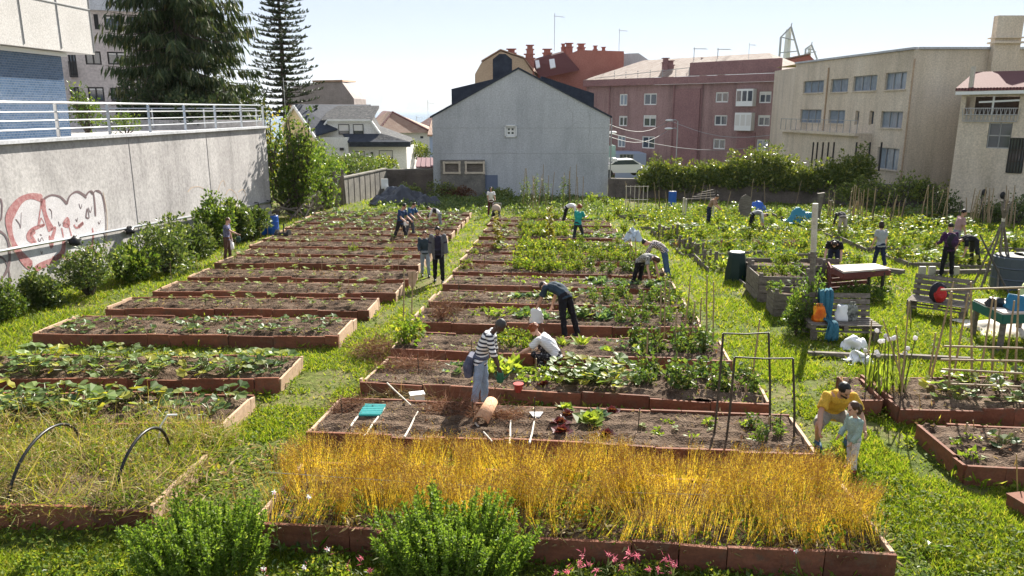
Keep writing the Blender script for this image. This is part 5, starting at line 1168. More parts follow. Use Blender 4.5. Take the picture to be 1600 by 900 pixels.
# centre rows
put('red', *bedpt('c1',.515,.28), 'in the short row', 1.0, lab='dark red lettuce at the near end of the short row in the cane bed'); put('red', *bedpt('c1',.51,.5), '', 1.05, lab='dark red lettuce in the middle of the short row in the cane bed'); put('red', *bedpt('c1',.525,.75), '', .9, lab='dark red lettuce at the far end of the short row in the cane bed')
put('red', *bedpt('c1',.605,.25), '', .9, lab='red lettuce alone right of the short lettuce row'); put('red', *bedpt('c1',.62,.9), '', .85, lab='orange red lettuce by the back board of the cane bed')
put('lettuce', *bedpt('c1',.575,.55), '', 1.7, lab='large pale lettuce right of the red lettuce row'); put('lettuce', *bedpt('c1',.52,.95), '', 1.0, lab='pale lettuce behind the red lettuce row'); put('kale', *bedpt('c1',.59,.72), '', .9, lab='cabbage behind the large pale lettuce')
sow('c1','straw',.68,.92,3,(.3,.7),(.6,1)); sow('c1','pepper',.87,.98,2,(.35,.6),(.55,.8)); sow('c1','seed',.63,.85,3,(.5,),(.6,1))
sow('c2','squash',.50,.66,4,(.4,.75),(.8,1.0)); sow('c2','lettuce',.0,.04,1,(.5,),(.8,1)); sow('c2','chard',.30,.38,2,(.5,.75),(1.0,1.3)); sow('c2','straw',.38,.5,4,(.35,.6),(1,1.4)); sow('c2','pepper',.67,.98,7,(.4,.75),(.85,1.3)); sow('c2','red',.45,.47,1,(.2,),(.9,1)); sow('c2','cauli',.19,.24,2,(.45,.8),(.8,1.2))
sow('c3','seed',.08,.3,6,(.3,.7),(.4,.7)); sow('c3','bushy',.3,.42,3,(.4,.75),(.6,.9)); sow('c3','chard',.48,.6,2,(.6,),(.8,1.0)); sow('c3','lettuce',.6,.66,1,(.35,),(1,1.2)); sow('c3','cauli',.62,.8,4,(.4,.75),(.8,1.1)); sow('c3','pepper',.72,.97,5,(.35,.7),(.9,1.4))
x, y = bedpt('c3', .03, .3); put('bushy', x, y, '', 1.5, lab='dark glossy leafy clump at the left corner of the third centre bed'); put('bushy', x+.15, y+.5, '', 1.3, lab='second dark leafy clump behind the glossy corner clump')
sow('c4','dry',.05,.12,1,(.2,),(1.1,1.2)); sow('c4','straw',.2,.45,6,(.5,.8),(.8,1.3)); sow('c4','kale',.35,.7,5,(.45,.75),(.9,1.3)); sow('c4','squash',.5,.68,2,(.6,),(.7,.9)); sow('c4','pepper',.7,.98,6,(.4,.75),(.7,1.1)); sow('c4','cauli',.72,.85,3,(.3,),(.8,1.1))
sow('c5','seed',.05,.4,7,(.3,.7),(.5,.9)); sow('c5','squash',.42,.6,3,(.5,),(.8,1.0)); sow('c5','kale',.3,.5,4,(.6,),(.8,1.2)); sow('c5','pepper',.62,.98,8,(.35,.75),(.7,1.1))
for i in range(6, 15):
    k = 'c%d' % i
    sow(k,'seed',.05,.35,4,(.3,.7),(.5,1)); sow(k,random.choice(['kale','bushy','straw']),.28,.62,7,(.35,.72),(.75,1.15)); sow(k,random.choice(['pepper','bushy','kale','straw']),.62,.97,7,(.32,.72),(.7,1.15))
    if i > 8: sow(k,random.choice(['bushy','chard','squash']),.05,.95,5,(.5,),(.6,1))
sow('c7','dry',.02,.15,3,(.4,.7),(.4,.6)); sow('c9','dry',.05,.18,2,(.4,.7),(.5,.7))
for px_, py_, s, lb in ((778,398,1.0,'bright yellow bolted plant in the left of the centre rows'),(858,388,1.25,'tall yellowing bolted plant left of the woman in teal'),(775,368,.8,'small yellowing bolted plant near the stroller')):
    p = G(px_, py_); put('spike', p.x, p.y, '', s, .15, lab=lb)
for px_, py_, s in ((742,405,1.1),(733,420,.9),(726,432,1.0),(755,378,1.0),(748,392,.9),(960,330,1.6),(945,322,1.8),(925,318,1.7),(950,350,1.4),(975,365,1.3),(985,345,1.4),(965,340,1.5),(1020,430,1.2),(1040,455,1.3),(1055,480,1.3),(1065,500,1.2)):
    p = G(px_, py_); put('bushy', p.x, p.y, 'growing wild beside the centre row path', s, .0)
# right beds
sow('r0','straw',.0,.95,8,(.16,),(1.0,1.5)); sow('r0','straw',.02,.1,2,(.6,),(.7,1)); sow('r0','young',.1,.13,1,(.5,),(.9,1))
sow('r1','squash',.08,.95,8,(.3,.62),(.75,1.05)); sow('r1','bushy',.12,.9,6,(.85,),(.6,.8)); sow('rn','straw',.3,.7,1,(.3,.6,.85),(.5,.7))
# plots on the right
pk = [['chard','kale','bushy'],['bushy','chard','squash'],['kale','bushy','dry'],['chard','bushy','kale'],['bushy','chard','straw'],['bushy','kale','squash'],['bushy','squash','straw'],['squash','bushy','straw'],['kale','lettuce','bushy'],['bushy','pepper','kale']]
pn = ['farthest left of the right hand plots','bright lettuce plot beside the grass path','plot edged with upright slats','plot with the green compost bin','weathered crate plot','far right plot of tangled crops','middle right plot of tangled crops','plot behind the red table','plot against the shaded wall','plot under the cream building']
for i, (fl, fr, d) in enumerate(PLOTS):
    fl, fr = Vector(fl), Vector(fr); ex, ey, L, _ = frame_of(fl, fr, d); nr, nc = max(2, int(d/.75)), int(L/.72)
    for r_ in range(nr):
        kind = pk[i][r_ % 3]
        for c in range(nc):
            if random.random() < .2: continue
            kk = kind if random.random() < .75 else random.choice(pk[i]+['pepper']); q = fl+ex*(L*(c+.5+random.uniform(-.35,.35))/nc)+ey*(d*(r_+.5+random.uniform(-.3,.3))/nr)
            put(kk, q.x, q.y, 'in the '+pn[i], random.uniform(.9,1.5), .02)
# ground cover of weeds in the plots and self sown weeds in the beds (nobody could count them)
def weeds(label, areas, dens, hgt, size, mat, name='weeds', z=.05, tmpl=LEAF2):
    g = MB()
    for fl, fr, d in areas:
        ex, ey, L, _ = frame_of(Vector(fl), Vector(fr), d); n = int(L*d*dens); a_, b_ = rng.uniform(0,L,n), rng.uniform(0,d,n); X_ = fl[0]+ex.x*a_+ey.x*b_; Y_ = fl[1]+ex.y*a_+ey.y*b_
        k = vnoise(X_, Y_, 1.3, 31)*.6+vnoise(X_, Y_, 4, 5)*.4; ok = k > .42; X_, Y_, k = X_[ok], Y_[ok], k[ok]; n = len(X_)
        if not n: continue
        O = np.stack([X_, Y_, -SLOPE*Y_+z+hgt*rng.random(n)*(k-.35)*2], 1); s = size*rng.uniform(.5,1.4,n); B = ortho(rdir(n,.3,.7), rng.uniform(0,6.28,n))*s[:,None,None]; g.inst(tmpl, O, B)
    return tag(g.build(name, mat), label, kind='stuff')
weeds('tangled low crops and weeds covering the right hand plots', PLOTS, 130, .5, .12, M['weed'])
weeds('yellow dying foliage scattered over the right hand plots', PLOTS, 14, .55, .13, M['yellowleaf'], 'dying_foliage')
weeds('mixed dull leaves among the right hand crops', PLOTS, 45, .6, .12, M['shrub'], 'mixed_foliage')
bl = [BQ[k] for k in BQ if k[0] == 'c' and k not in ('c0','c1')]
weeds('small weeds and crop seedlings in the centre beds', [(f.to_tuple(), r_.to_tuple(), d) for f, r_, d in bl], 55, .14, .05, M['weed'], 'bed_weeds', .22)
weeds('sparse weeds in the left beds', [(BQ['l%d' % i][0].to_tuple(), BQ['l%d' % i][1].to_tuple(), BQ['l%d' % i][2]) for i in range(2, 15)]+[tuple(q if not hasattr(q,'to_tuple') else q.to_tuple() for q in BQ['c1'])], 9, .07, .045, M['seedling'], 'bed_weeds', .22)
far = [((-9,44.5),(7,43.3),9),((7.3,45.8),(26,44.5),3.2),((-9,50),(6,50),7)]
weeds('rank weeds in the shade before the back walls', far, 75, .55, .17, M['shrub'], 'rank_weeds', .0)
weeds('tangled weeds at the gap between the centre rows and the path', [((4.9,26),(6.2,26),16),((4.6,17),(5.3,17),9),((-2.6,26),(-1.6,26),9)], 55, .4, .08, M['weed'], 'path_weeds', .0)
# grass and weeds growing against the boards, straw and leaf litter on the soil
edge = []
for k_, fl_, fr_, d_ in BEDS:
    ex_, ey_, L_, _ = frame_of(fl_, fr_, d_); a_ = fl_-ey_*.16; b_ = fr_-ey_*.16; edge.append((tuple(a_), tuple(b_), .13)); a_ = fl_+ey_*(d_+.03); b_ = fr_+ey_*(d_+.03); edge.append((tuple(a_), tuple(b_), .13))
    for q_ in (fl_-ex_*.15, fr_+ex_*.03): e2 = q_+ex_*.12; edge.append((tuple(q_), tuple(e2), d_))
weeds('tufts of grass and weeds growing against the bed boards', edge, 150, .16, .075, M['weed'], 'edge_tufts', .0, LEAF2); weeds('tall grass blades against the bed boards', edge, 130, .12, .16, M['grass'], 'edge_grass', .0, NARROW)
inner = [(tuple(fl_), tuple(fr_), d_) for k_, fl_, fr_, d_ in BEDS if k_ not in ('c0','lm')]
weeds('dry straw and leaf litter on the bed soil', inner, 26, .05, .09, M['dry'], 'bed_litter', .25, NARROW); weeds('brown dead leaves on the bed soil', inner, 16, .05, .06, M['drybrown'], 'dead_leaves', .25)
# dry heaps
def tangle(name, label, cat, c, r, n, mat, ln=(.25,.6), wd=.006, group=None, flat=.35, parent=None):
    g = MB(); O = np.array(c)+rdir(n)*(rng.random(n)**.5)[:,None]*np.array(r); O[:,2] = c[2]+np.abs(O[:,2]-c[2]); D = rdir(n, .1, flat); L_ = rng.uniform(*ln, n); B = ortho(D, rng.uniform(0,6.28,n)); B = B*np.stack([np.full(n,wd)*rng.uniform(.6,1.8,n), L_, L_*.8],1)[:,:,None]
    g.inst(BLADE, O, B); m = n; O2 = O[rng.integers(0,n,m)]+rng.normal(size=(m,3))*.05; O2[:,2] = np.maximum(O2[:,2], c[2]); B2 = ortho(rdir(m), rng.uniform(0,6.28,m))*rng.uniform(.02,.06,m)[:,None,None]; g.inst(LEAF2, O2, B2)
    o = g.build(name, mat); return tag(o, label, cat, group)
def heap(px, py, rx, ry, rz_, n, label, mat='drybrown', h=.22): p = G(px, py); tangle('dry_heap', label, 'plant heap', (p.x, p.y, p.z+h), (rx, ry, rz_), n, M[mat])
heap(638,594,.7,.4,.2,480,'reddish brown heap of pulled plants at the left of the second centre bed')
heap(708,662,.5,.35,.12,420,'brown heap of dry roots beside the white canes'); heap(772,676,.6,.22,.12,420,'brown heap of dry roots near the terracotta roof tile'); heap(545,660,.35,.45,.16,260,'brown twigs heaped at the left end of the cane bed')
heap(590,556,.6,.45,.4,600,'dry grey brown brush heap on the grass path','drybrown',0); heap(700,505,.4,.25,.4,350,'dried brown plant hanging over a bed board'); heap(630,625,.9,.2,.12,300,'scattered twigs in the gap before the second centre bed','dry',0)

# ---------------------------------------------------------------- golden flax
fl, fr, d = BQ['c0']; ex, ey, L, _ = frame_of(fl, fr, d)
nc = 1250; ca, cb = rng.uniform(.0, L-.05, nc), np.clip(rng.beta(1.6,1.15,nc)*d, .08, d-.03); ci = rng.integers(0, nc, 9500); n = 9500; a_ = ca[ci]+rng.normal(size=n)*.028; b_ = np.clip(cb[ci]+rng.normal(size=n)*.028, .06, d-.02); X_ = fl.x+ex.x*a_+ey.x*b_; Y_ = fl.y+ex.y*a_+ey.y*b_
k = vnoise(X_, Y_, 1.6, 12)*.5+vnoise(X_, Y_, 6, 3)*.5; ok = (k > .33)|(rng.random(n) < .5); X_, Y_, b_, k = X_[ok], Y_[ok], b_[ok], k[ok]; n = len(X_)
Hh = (.34+.24*rng.random(n)+.2*k)*(.82+.22*b_/d); D = rdir(n, 9, .3); D[:,0] += 1.3*(vnoise(X_, Y_, 2.3, 44)-.5)+.09*np.asarray(rng.normal(size=nc))[ci][ok]; D[:,1] += .8*(vnoise(X_, Y_, 2.9, 45)-.5); O = np.stack([X_, Y_, -SLOPE*Y_+.16], 1)
Bz = ortho(D, rng.uniform(0,6.28,n)); B = Bz*np.stack([rng.uniform(.004,.0095,n), Hh, Hh*.3],1)[:,:,None]
g = MB(); g.inst(BLADE, O, B, 0)
tip = O+B[:,1]+B[:,2]*.3
for q in range(5):
    br_ = rdir(n, .9, .8)*(.04+.055*rng.random((n,1))); O2 = tip-B[:,1]*rng.uniform(0,.22,(n,1)); e = O2+br_
    w_ = ortho(br_); ln = np.linalg.norm(br_,axis=1); g.inst(TRI, O2, w_*np.stack([np.full(n,.0035), ln, ln*.1],1)[:,:,None], 0)
    sel = rng.random(n) < .75; s = rng.uniform(.011,.017,sel.sum()); g.inst(OCT, e[sel], np.eye(3)[None]*s[:,None,None], 1)
tag(g.build('flax_crop', [M['flax'], M['flaxhead']]), 'dense stand of ripe golden flax with small seed heads', kind='stuff')
areas = [(fl.to_tuple(), fr.to_tuple(), d)]
weeds('green weeds growing at the foot of the flax', areas, 800, .42, .05, M['weed'], 'flax_weeds', .2)
weeds('dry straw litter among the flax', areas, 260, .22, .12, M['dry'], 'flax_straw', .2, NARROW)
# straw filled bed with hoops
fl, fr, d = BQ['lm']
def strawbed(n, mat, nm, label, ln, zz):
    ex, ey, L, _ = frame_of(fl, fr, d); a_, b_ = rng.uniform(-.05,L+.1,n), rng.uniform(-.1,d+.95,n); X_ = fl.x+ex.x*a_+ey.x*b_; Y_ = fl.y+ex.y*a_+ey.y*b_; k = vnoise(X_, Y_, 1.5, 7)
    O = np.stack([X_, Y_, -SLOPE*Y_+.12+zz*rng.random(n)*k], 1); L_ = rng.uniform(*ln, n); B = ortho(rdir(n,.55,.8), rng.uniform(0,6.28,n)); B = B*np.stack([rng.uniform(.004,.011,n), L_, L_],1)[:,:,None]; g = MB(); g.inst(BLADE, O, B)
    m = n//2; O2 = O[:m]+B[:m,1]*rng.uniform(.4,1,(m,1))+B[:m,2]*.2; g.inst(LEAF2, O2, ortho(rdir(m), rng.uniform(0,6.28,m))*rng.uniform(.02,.05,m)[:,None,None])
    tag(g.build(nm, mat), label, kind='stuff')
strawbed(4600, M['dry'], 'straw', 'tangle of dry pale straw in the hooped bed', (.15,.5), .5); strawbed(6500, M['weed'], 'straw_weeds', 'green weeds growing through the dry straw', (.12,.42), .4); strawbed(2600, M['yellowleaf'], 'yellow_stalks', 'yellow stalks rising from the straw', (.2,.6), .5)
weeds('leafy green weeds growing up through the hooped straw bed', [(tuple(fl), tuple(fr), d+.7)], 420, .5, .065, M['weed'], 'leafy_weeds', .2)
ev = ((-4.4,9.0),(-3.1,9.0),2.0)
weeds('mixed weeds on the ground between straw bed and flax', [((-4.35,8.0),(-3.05,8.0),2.4)], 330, .32, .06, M['weed'], 'path_weeds', .0); weeds('dry stalks on the ground between straw bed and flax', [((-4.35,8.0),(-3.05,8.0),2.4)], 160, .32, .14, M['dry'], 'path_straw', .0, NARROW)
weeds('lush dark weeds along the foreground edge', [((-6.5,6.3),(5,6.3),1.25)], 260, .2, .07, M['bush'], 'edge_weeds', .0)
print('PLANTS', NPL)
# ---------------------------------------------------------------- canes, hoops, frames, small things in the beds
def up(p, h): return Vector((p.x, p.y, p.z+h))
def rod(a, b, r, mat, name, label, cat, group=None, n=6, taper=.75):
    a, b = Vector(a), Vector(b); t = link(name, None) if False else None
    m = (a+b)/2; side = Vector((random.uniform(-1,1), random.uniform(-1,1), 0))*(b-a).length*.008
    g = MB(); g.tube([a, a.lerp(b,.35)+side, a.lerp(b,.7)-side*.5, b], [r, r*.95, r*.85, r*taper], n)
    return tag(g.build(name, M[mat]), label, cat, group)
def stake_px(bx, by, tx, ty, r=.012, mat='bamboo', label='', group=None, sink=.05):
    p = G(bx, by); Yp = p.y; q = PY(tx, ty, Yp); return rod(up(p, -sink), q, r, mat, 'bamboo_cane' if mat != 'darkcane' else 'metal_rod', label, 'cane', group)
random.seed(12)
for v, lb in (((1043,500,1047,440),'thin cane between the tight pair and the path'),((1052,560,1058,486),'cane among the peppers of the third centre bed'),((1010,575,1012,520),'short cane in the middle of the third centre bed'),((1163,640,1166,600),'short cane beside the tall black frame'),((1093,520,1096,465),'cane near the end of the fourth centre bed'),((1003,505,1006,455),'cane behind the woman in the patterned top'),((1450,600,1462,520),'cane leaning at the left of the bamboo lattice'),((1357,560,1362,500),'cane standing on the lawn by the white bags'),((631,535,631,420),'tall bamboo cane standing on the central grass path'),((644,505,644,425),'shorter cane with a pale paddle shaped head on the central path'),((1031,547,1033,445),'left cane of the tight pair in the pepper plants'),((1037,541,1040,436),'right cane of the tight pair in the pepper plants'),
        ((1070,526,1079,430),'leaning cane by the right end of the fourth centre bed'),((1079,550,1086,470),'short leaning dark cane among peppers'),((1103,565,1105,431),'tall upright cane at the right end of the third centre bed'),((1115,529,1115,440),'thin upright cane on the edge of the grass path'),((1175,598,1187,499),'leaning cane behind the black frames'),
        ((984,430,985,372),'cane beside the plastic sheet in the centre rows'),((995,440,993,372),'second cane beside the plastic sheet'),((1030,395,1032,350),'thin cane in the far part of the grass path'),((776,585,779,535),'short dark cane left of the striped woman'),((1200,700,1202,650),'short stake inside the nearest black frame'),
        ((1424,505,1421,470),'thin cane on the lawn before the pallet bench'),((837,600,838,560),'short cane beside the red pot')):
    stake_px(*v, label=lb, r=.018)
p = G(644,505); q = PY(644,436,p.y); g = MB(); g.prism([q+Vector((-.1,0,.2)),q+Vector((.1,0,.2)),q+Vector((.09,0,-.1)),q+Vector((0,0,-.28)),q+Vector((-.09,0,-.1))], (0,.02,0)); tag(g.build('cane_paddle', M['palebed']), 'pale wooden paddle fixed on the shorter path cane', 'paddle')
rs = random.Random(3)
for i in range(4, 13):
    for a in np.linspace(.06, .96, 6 if i < 9 else 5):
        x, y = bedpt('l%d' % i, a+rs.uniform(-.06,.06), rs.uniform(.15,.8)); h_ = rs.uniform(.55,1.15); z = gz(y)+.2
        rod((x,y,z-.05), (x+rs.uniform(-.1,.1), y+rs.uniform(-.05,.05), z+h_), .009, 'bamboo', 'seedling_stake', 'thin seedling stake %s' % WH['l%d' % i], 'stake', 'seedling stakes '+WH['l%d' % i], 4)
for i in range(1, 9):
    for a in np.linspace(.1, .92, 5):
        x, y = bedpt('c%d' % i, a+rs.uniform(-.07,.07), rs.uniform(.02,.95)); h_ = rs.uniform(.25,.5); z = gz(y)+.22
        rod((x,y,z-.05), (x+rs.uniform(-.03,.03), y, z+h_), .009, 'darkcane' if rs.random() < .5 else 'bamboo', 'plant_peg', 'short plant peg %s' % WH['c%d' % i], 'stake', 'plant pegs '+WH['c%d' % i], 4)
# white canes lying in the nearest tilled bed
for (x0,y0,x1,y1), lb in (((569,685,601,640),'white cane lying beside the turquoise tray'),((632,686,653,646),'white cane lying left of the brown root heap'),((743,664,769,693),'white cane lying below the roof tile'),((796,696,798,660),'short white cane lying right of the roof tile'),((827,696,837,653),'white cane of the trowel right of the others'),((548,669,557,655),'shortest white cane lying in the dry twigs'),((553,662,566,645),'pale cane under the twigs left of the tray'),((605,601,642,636),'long pale cane leaning across the brush')):
    rod(up(G(x0,y0,.25),.03), up(G(x1,y1,.25),.03), .016, 'palecane', 'white_cane', lb, 'cane', 'white canes lying in the tilled bed')
p = G(838,651,.25); g = MB(); g.add([tuple(p+Vector(q)) for q in ((-.11,.05,.06),(.11,.05,.06),(.05,-.1,.05),(-.05,-.1,.05),(-.1,.05,.03),(.1,.05,.03),(.045,-.1,.02),(-.045,-.1,.02))], [(3,2,1,0),(4,5,6,7),(0,1,5,4),(1,2,6,5),(2,3,7,6),(3,0,4,7)]); tag(g.build('plant_marker', M['white']), 'white wedge shaped marker at the end of a white cane', 'marker')
a, b, c, d = [up(G(*q,.25),.03) for q in ((561,653),(594,653),(603,637),(571,636))]
g = MB(); m = (a+b+c+d)/4; g.prism([a,b,c,d], (0,0,.03)); 
tr = tag(g.build('seed_tray', plain('turquoise_plastic', (.05,.42,.40), .35)), 'turquoise plastic seed tray lying in the nearest tilled bed', 'tray')
g = MB()
for i in range(6):
    for j in range(9): q = a.lerp(b,(j+.5)/9).lerp(d.lerp(c,(j+.5)/9),(i+.5)/6); g.box((q.x,q.y,q.z+.032),(.05,.045,.008))
g.build('cells', plain('tray_cell', (.02,.22,.22), .5), tr)
def roof_tile():
    p = G(758,655,.27); g = MB(); n = 9; V = []
    A_, B_ = Vector((p.x-.06,p.y-.28,p.z+.06)), Vector((p.x+.10,p.y+.22,p.z+.2)); e = (B_-A_).normalized(); s = Vector((e.y,-e.x,0)).normalized(); u = s.cross(e); 
    for r_, w_ in ((A_,.125),(B_,.10)):
        for rr in (w_, w_-.018):
            for k in range(n): t = math.pi*k/(n-1); V.append(tuple(r_+s*math.cos(t)*rr+u*math.sin(t)*rr))
    F = []
    for k in range(n-1): F += [(k,k+1,2*n+k+1,2*n+k),(n+k+1,n+k,3*n+k,3*n+k+1),(k+1,k,n+k,n+k+1),(2*n+k,2*n+k+1,3*n+k+1,3*n+k)]
    g.add(V, F); tag(g.build('roof_tile', mottled('terracotta', [(.3,(.42,.22,.12)),(.7,(.55,.33,.2))], 4, 30, .8), None, True), 'curved terracotta roof tile propped in the tilled bed', 'roof tile')
roof_tile()
p = G(652,630); g = MB(); g.box(up(p,.09), (.24,.16,.16), .3); g.box(up(p,.18), (.26,.18,.02), .3); tag(g.build('white_tub', M['white']), 'small white tub on the path before the brush heap', 'tub')
def pot(px, py, h0, r, h, mat, label, name='flower_pot'):
    p = G(px, py, h0); g = MB(); g.tube([up(p,0),up(p,h*.85),up(p,h*.86),up(p,h)], [r*.72,r*.95,r*1.08,r*1.08], 14); return tag(g.build(name, mat), label, 'pot')
pot(810,612,.22,.085,.15, plain('red_plastic',(.42,.05,.04),.4), 'small red plastic pot in the cabbage bed'); 
# string line over the flax
A_, B_ = PY(420,738,8.35), PY(1222,776,8.1); g = MB(); g.tube([A_.lerp(B_, k/10)-Vector((0,0,.05*math.sin(math.pi*k/10))) for k in range(11)], .006, 4); tag(g.build('string_line', M['palecane']), 'pale string stretched through the golden flax', 'string')
# black hoops over the straw bed
for (fx,fy,bx,by,h_), lb in (((14,815,131,725,.86),'left black plastic hoop over the straw bed'),((180,812,268,738,.88),'right black plastic hoop over the straw bed')):
    A_, B_ = G(fx,fy), G(bx,by); P = []
    for k in range(21): t = math.pi*k/20; P.append(A_.lerp(B_, .5-.5*math.cos(t))+Vector((.1*math.sin(t),0,h_*math.sin(t)**.8)))
    g = MB(); g.tube(P, .02, 8); tag(g.build('plastic_hoop', M['black'], None, True), lb, 'hoop', 'black hoops over the straw bed')
p = G(255,722); g = MB(); g.tube([up(p,0),up(p,.3)+Vector((-.03,0,0)),up(p,.55)+Vector((.02,0,0)),up(p,.72)+Vector((.14,0,0)),up(p,.7)+Vector((.25,.05,0))], .014, 6); tag(g.build('white_hose', M['white']), 'bent white hose end beside the right hoop', 'hose')
# two dark square frames at the right end of the tilled bed
for (lx,ly,rx,ry,tl,tr_), lb in (((1113,703,1203,693,521,520),'taller dark metal frame over the right end of the tilled bed'),((1131,716,1241,708,558,560),'lower dark metal frame nearer the camera')):
    A_, B_ = G(lx,ly), G(rx,ry); a1, b1 = PY(lx+17,tl,A_.y), PY(rx-2,tr_,B_.y); t = thing('trellis_arch', lb, 'frame', tuple((A_+B_)/2), 'dark metal frames')
    for u0, u1 in ((A_,a1),(B_,b1)): g = MB(); g.tube([u0-Vector((0,0,.1)), u0.lerp(u1,.5)+Vector((.012,0,0)), u1], .017, 7); g.build('post', M['darkcane'], t)
    g = MB(); g.tube([a1, a1.lerp(b1,.5)-Vector((0,0,.015)), b1], .012, 6); g.build('crossbar', M['darkcane'], t)
# ---------------------------------------------------------------- left: barrels, cart, tarpaulin
def barrel(px, py, r, h, mat, label, name='barrel', lid=True, Y=None):
    p = G(px, py); t = thing(name, label, 'barrel', tuple(p)); g = MB(); zs = [0,.03,.3,.33,.36,.64,.67,.70,.97,1.0]; rr = [.93,1,1,1.04,1,1,1.04,1,1,.92]
    g.tube([up(p, h*z) for z in zs], [r*q for q in rr], 18); g.build('body', mat, t)
    g = MB(); g.tube([up(p,h*1.001),up(p,h*1.03)], [r*.9,r*.88], 18); g.ell(up(p+Vector((r*.5,0,0)),h*1.04), (.05,.05,.03)); g.build('rim', M['black'], t); return t
blue = plain('blue_plastic',(.02,.10,.42),.35)
barrel(411,366,.28,.92,blue,'left of two blue plastic barrels at the wall end'); barrel(427,366,.28,.9,blue,'right of two blue plastic barrels at the wall end')
p = G(443,377); t = thing('hose_reel', 'small black wheeled reel on the grass beside the blue barrels', 'hose reel', tuple(p))
for s in (-.25,.25): g = MB(); g.tube([up(p,.26)+Vector((s-.05,0,0)),up(p,.26)+Vector((s+.05,0,0))], .26, 14); g.build('wheel', M['black'], t)
g = MB(); g.tube([up(p,.3)+Vector((-.25,0,0)),up(p,.3)+Vector((.25,0,0))], .1, 10); g.tube([up(p,.3),up(p,.75)+Vector((0,.2,0))], .03, 6); g.build('axle', M['black'], t)
def drape(name, label, cat, c, r, h, mat, seed, n=26, sharp=1.0):
    rs_ = np.random.default_rng(seed); u = np.linspace(-1,1,n); A_, B_ = np.meshgrid(u,u); q = np.sqrt(A_**2+B_**2); ph = rs_.uniform(0,6,6)
    Z = h*np.clip(1-q**2,0,1)**.8*(.75+.35*np.sin(A_*5+ph[0])*np.cos(B_*4+ph[1]))+.12*h*np.abs(np.sin(A_*11+B_*6+ph[2]))*sharp+.08*h*np.abs(np.sin(B_*14-A_*5+ph[3]))*sharp
    V = np.stack([c[0]+A_*r[0]+.08*np.sin(B_*7+ph[4]), c[1]+B_*r[1]+.08*np.sin(A_*6+ph[5]), c[2]+Z], -1).reshape(-1,3); ii = np.arange(n*n).reshape(n,n)
    g = MB(); g.add(V, np.stack([ii[:-1,:-1],ii[:-1,1:],ii[1:,1:],ii[1:,:-1]],-1).reshape(-1,4)); me = g.mesh(name, mat, True); o = link(name, me); s = o.modifiers.new('thick','SOLIDIFY'); s.thickness = .012; return tag(o, label, cat)
p = G(625,318); tar = plain('black_sheet',(.02,.023,.035),.28,0,.6)
drape('tarpaulin', 'glossy black tarpaulin spread over a heap in the back left corner', 'tarpaulin', (p.x,p.y,p.z), (1.9,1.5), 1.15, tar, 3); p = G(645,322); drape('tarpaulin', 'smaller fold of dark blue sheet right of the black heap', 'tarpaulin', (p.x+.9,p.y+.3,p.z), (.9,.8), .7, tar, 5)
for px_, py_, lb in ((600,330,'grey board lying before the tarpaulin heap'),(650,335,'dark board lying right of the tarpaulin heap'),(620,338,'long dark plank in front of the tarpaulin heap')):
    p = G(px_, py_); g = MB(); g.bar(up(p,.12)-Vector((.9,.2,0)), up(p,.2)+Vector((.9,.3,.0)), .22, .05); tag(g.build('board', M['greywood']), lb, 'board')
p = G(606,290); q = PY(601,287,55); g = MB(); g.box(q, (.5,.1,.7), .3); g.box(q+Vector((.15,-.12,-.3)), (.3,.14,.3), .3); tag(g.build('scrap_sheet', M['white']), 'white scrap panel leaning on the block wall corner', 'panel')
# ---------------------------------------------------------------- supports and stakes near the gable and back wall
def tripod(px, py, h, n, spread, label, name='cane_tripod', mat='bamboo', seed=1, over=.25, r=.015):
    p = G(px, py); t = thing(name, label, 'cane support', tuple(p)); rs_ = random.Random(seed)
    for k in range(n):
        a = 2*math.pi*k/n+rs_.uniform(-.3,.3); b0 = p+Vector((math.cos(a)*spread, math.sin(a)*spread, -.05)); apx = up(p, h*.88); e = (apx-b0).normalized()
        g = MB(); g.tube([b0, apx+e*h*over*rs_.uniform(.3,1)], [r, r*.7], 6); g.build('cane', M[mat], t)
    g = MB(); g.tube([up(p,h*.86),up(p,h*.9)], .05, 7); g.build('tie', M['palecane'], t); return t
tripod(833,336,2.1,4,.3,'tripod of canes before the grey gable wall'); tripod(846,334,2.3,3,.4,'slimmer tripod of canes right of the other by the gable',seed=4)
rs = random.Random(14)
for k, px_ in enumerate((818,825,838,848,855,862,880,888,893,900,905,912)):
    p = G(px_+rs.uniform(-2,2), rs.uniform(318,332)); rod(up(p,-.05), up(p, rs.uniform(2.0,2.9))+Vector((rs.uniform(-.2,.2),0,0)), .026, 'bamboo', 'bean_pole', 'bean pole standing against the shaded grey gable', 'pole', 'bean poles before the grey gable')
    if k < 8 and k != 5: put('beans', p.x, p.y, 'climbing a pole by the grey gable', rs.uniform(.9,1.3), .0)
for k in range(22):
    p = G(rs.uniform(945,1290), rs.uniform(318,336)); rod(up(p,-.05), up(p, rs.uniform(1.0,1.9))+Vector((rs.uniform(-.3,.3),0,0)), .024, 'bamboo' if rs.random() < .7 else 'darkcane', 'garden_cane', 'garden cane before the middle of the boundary wall', 'cane', 'canes before the middle of the boundary wall')
for k in range(64):
    px_ = rs.uniform(1292,1585); p = G(px_, 352-8*rs.random()+(px_-1300)*.02); rod(up(p,-.05), up(p, rs.uniform(1.1,2.1))+Vector((rs.uniform(-.2,.25),rs.uniform(-.2,.2),0)), .027, 'bamboo' if rs.random() < .75 else 'darkcane', 'bean_pole', 'one of the many leaning bean poles under the cream building', 'pole', 'bean poles under the cream building')
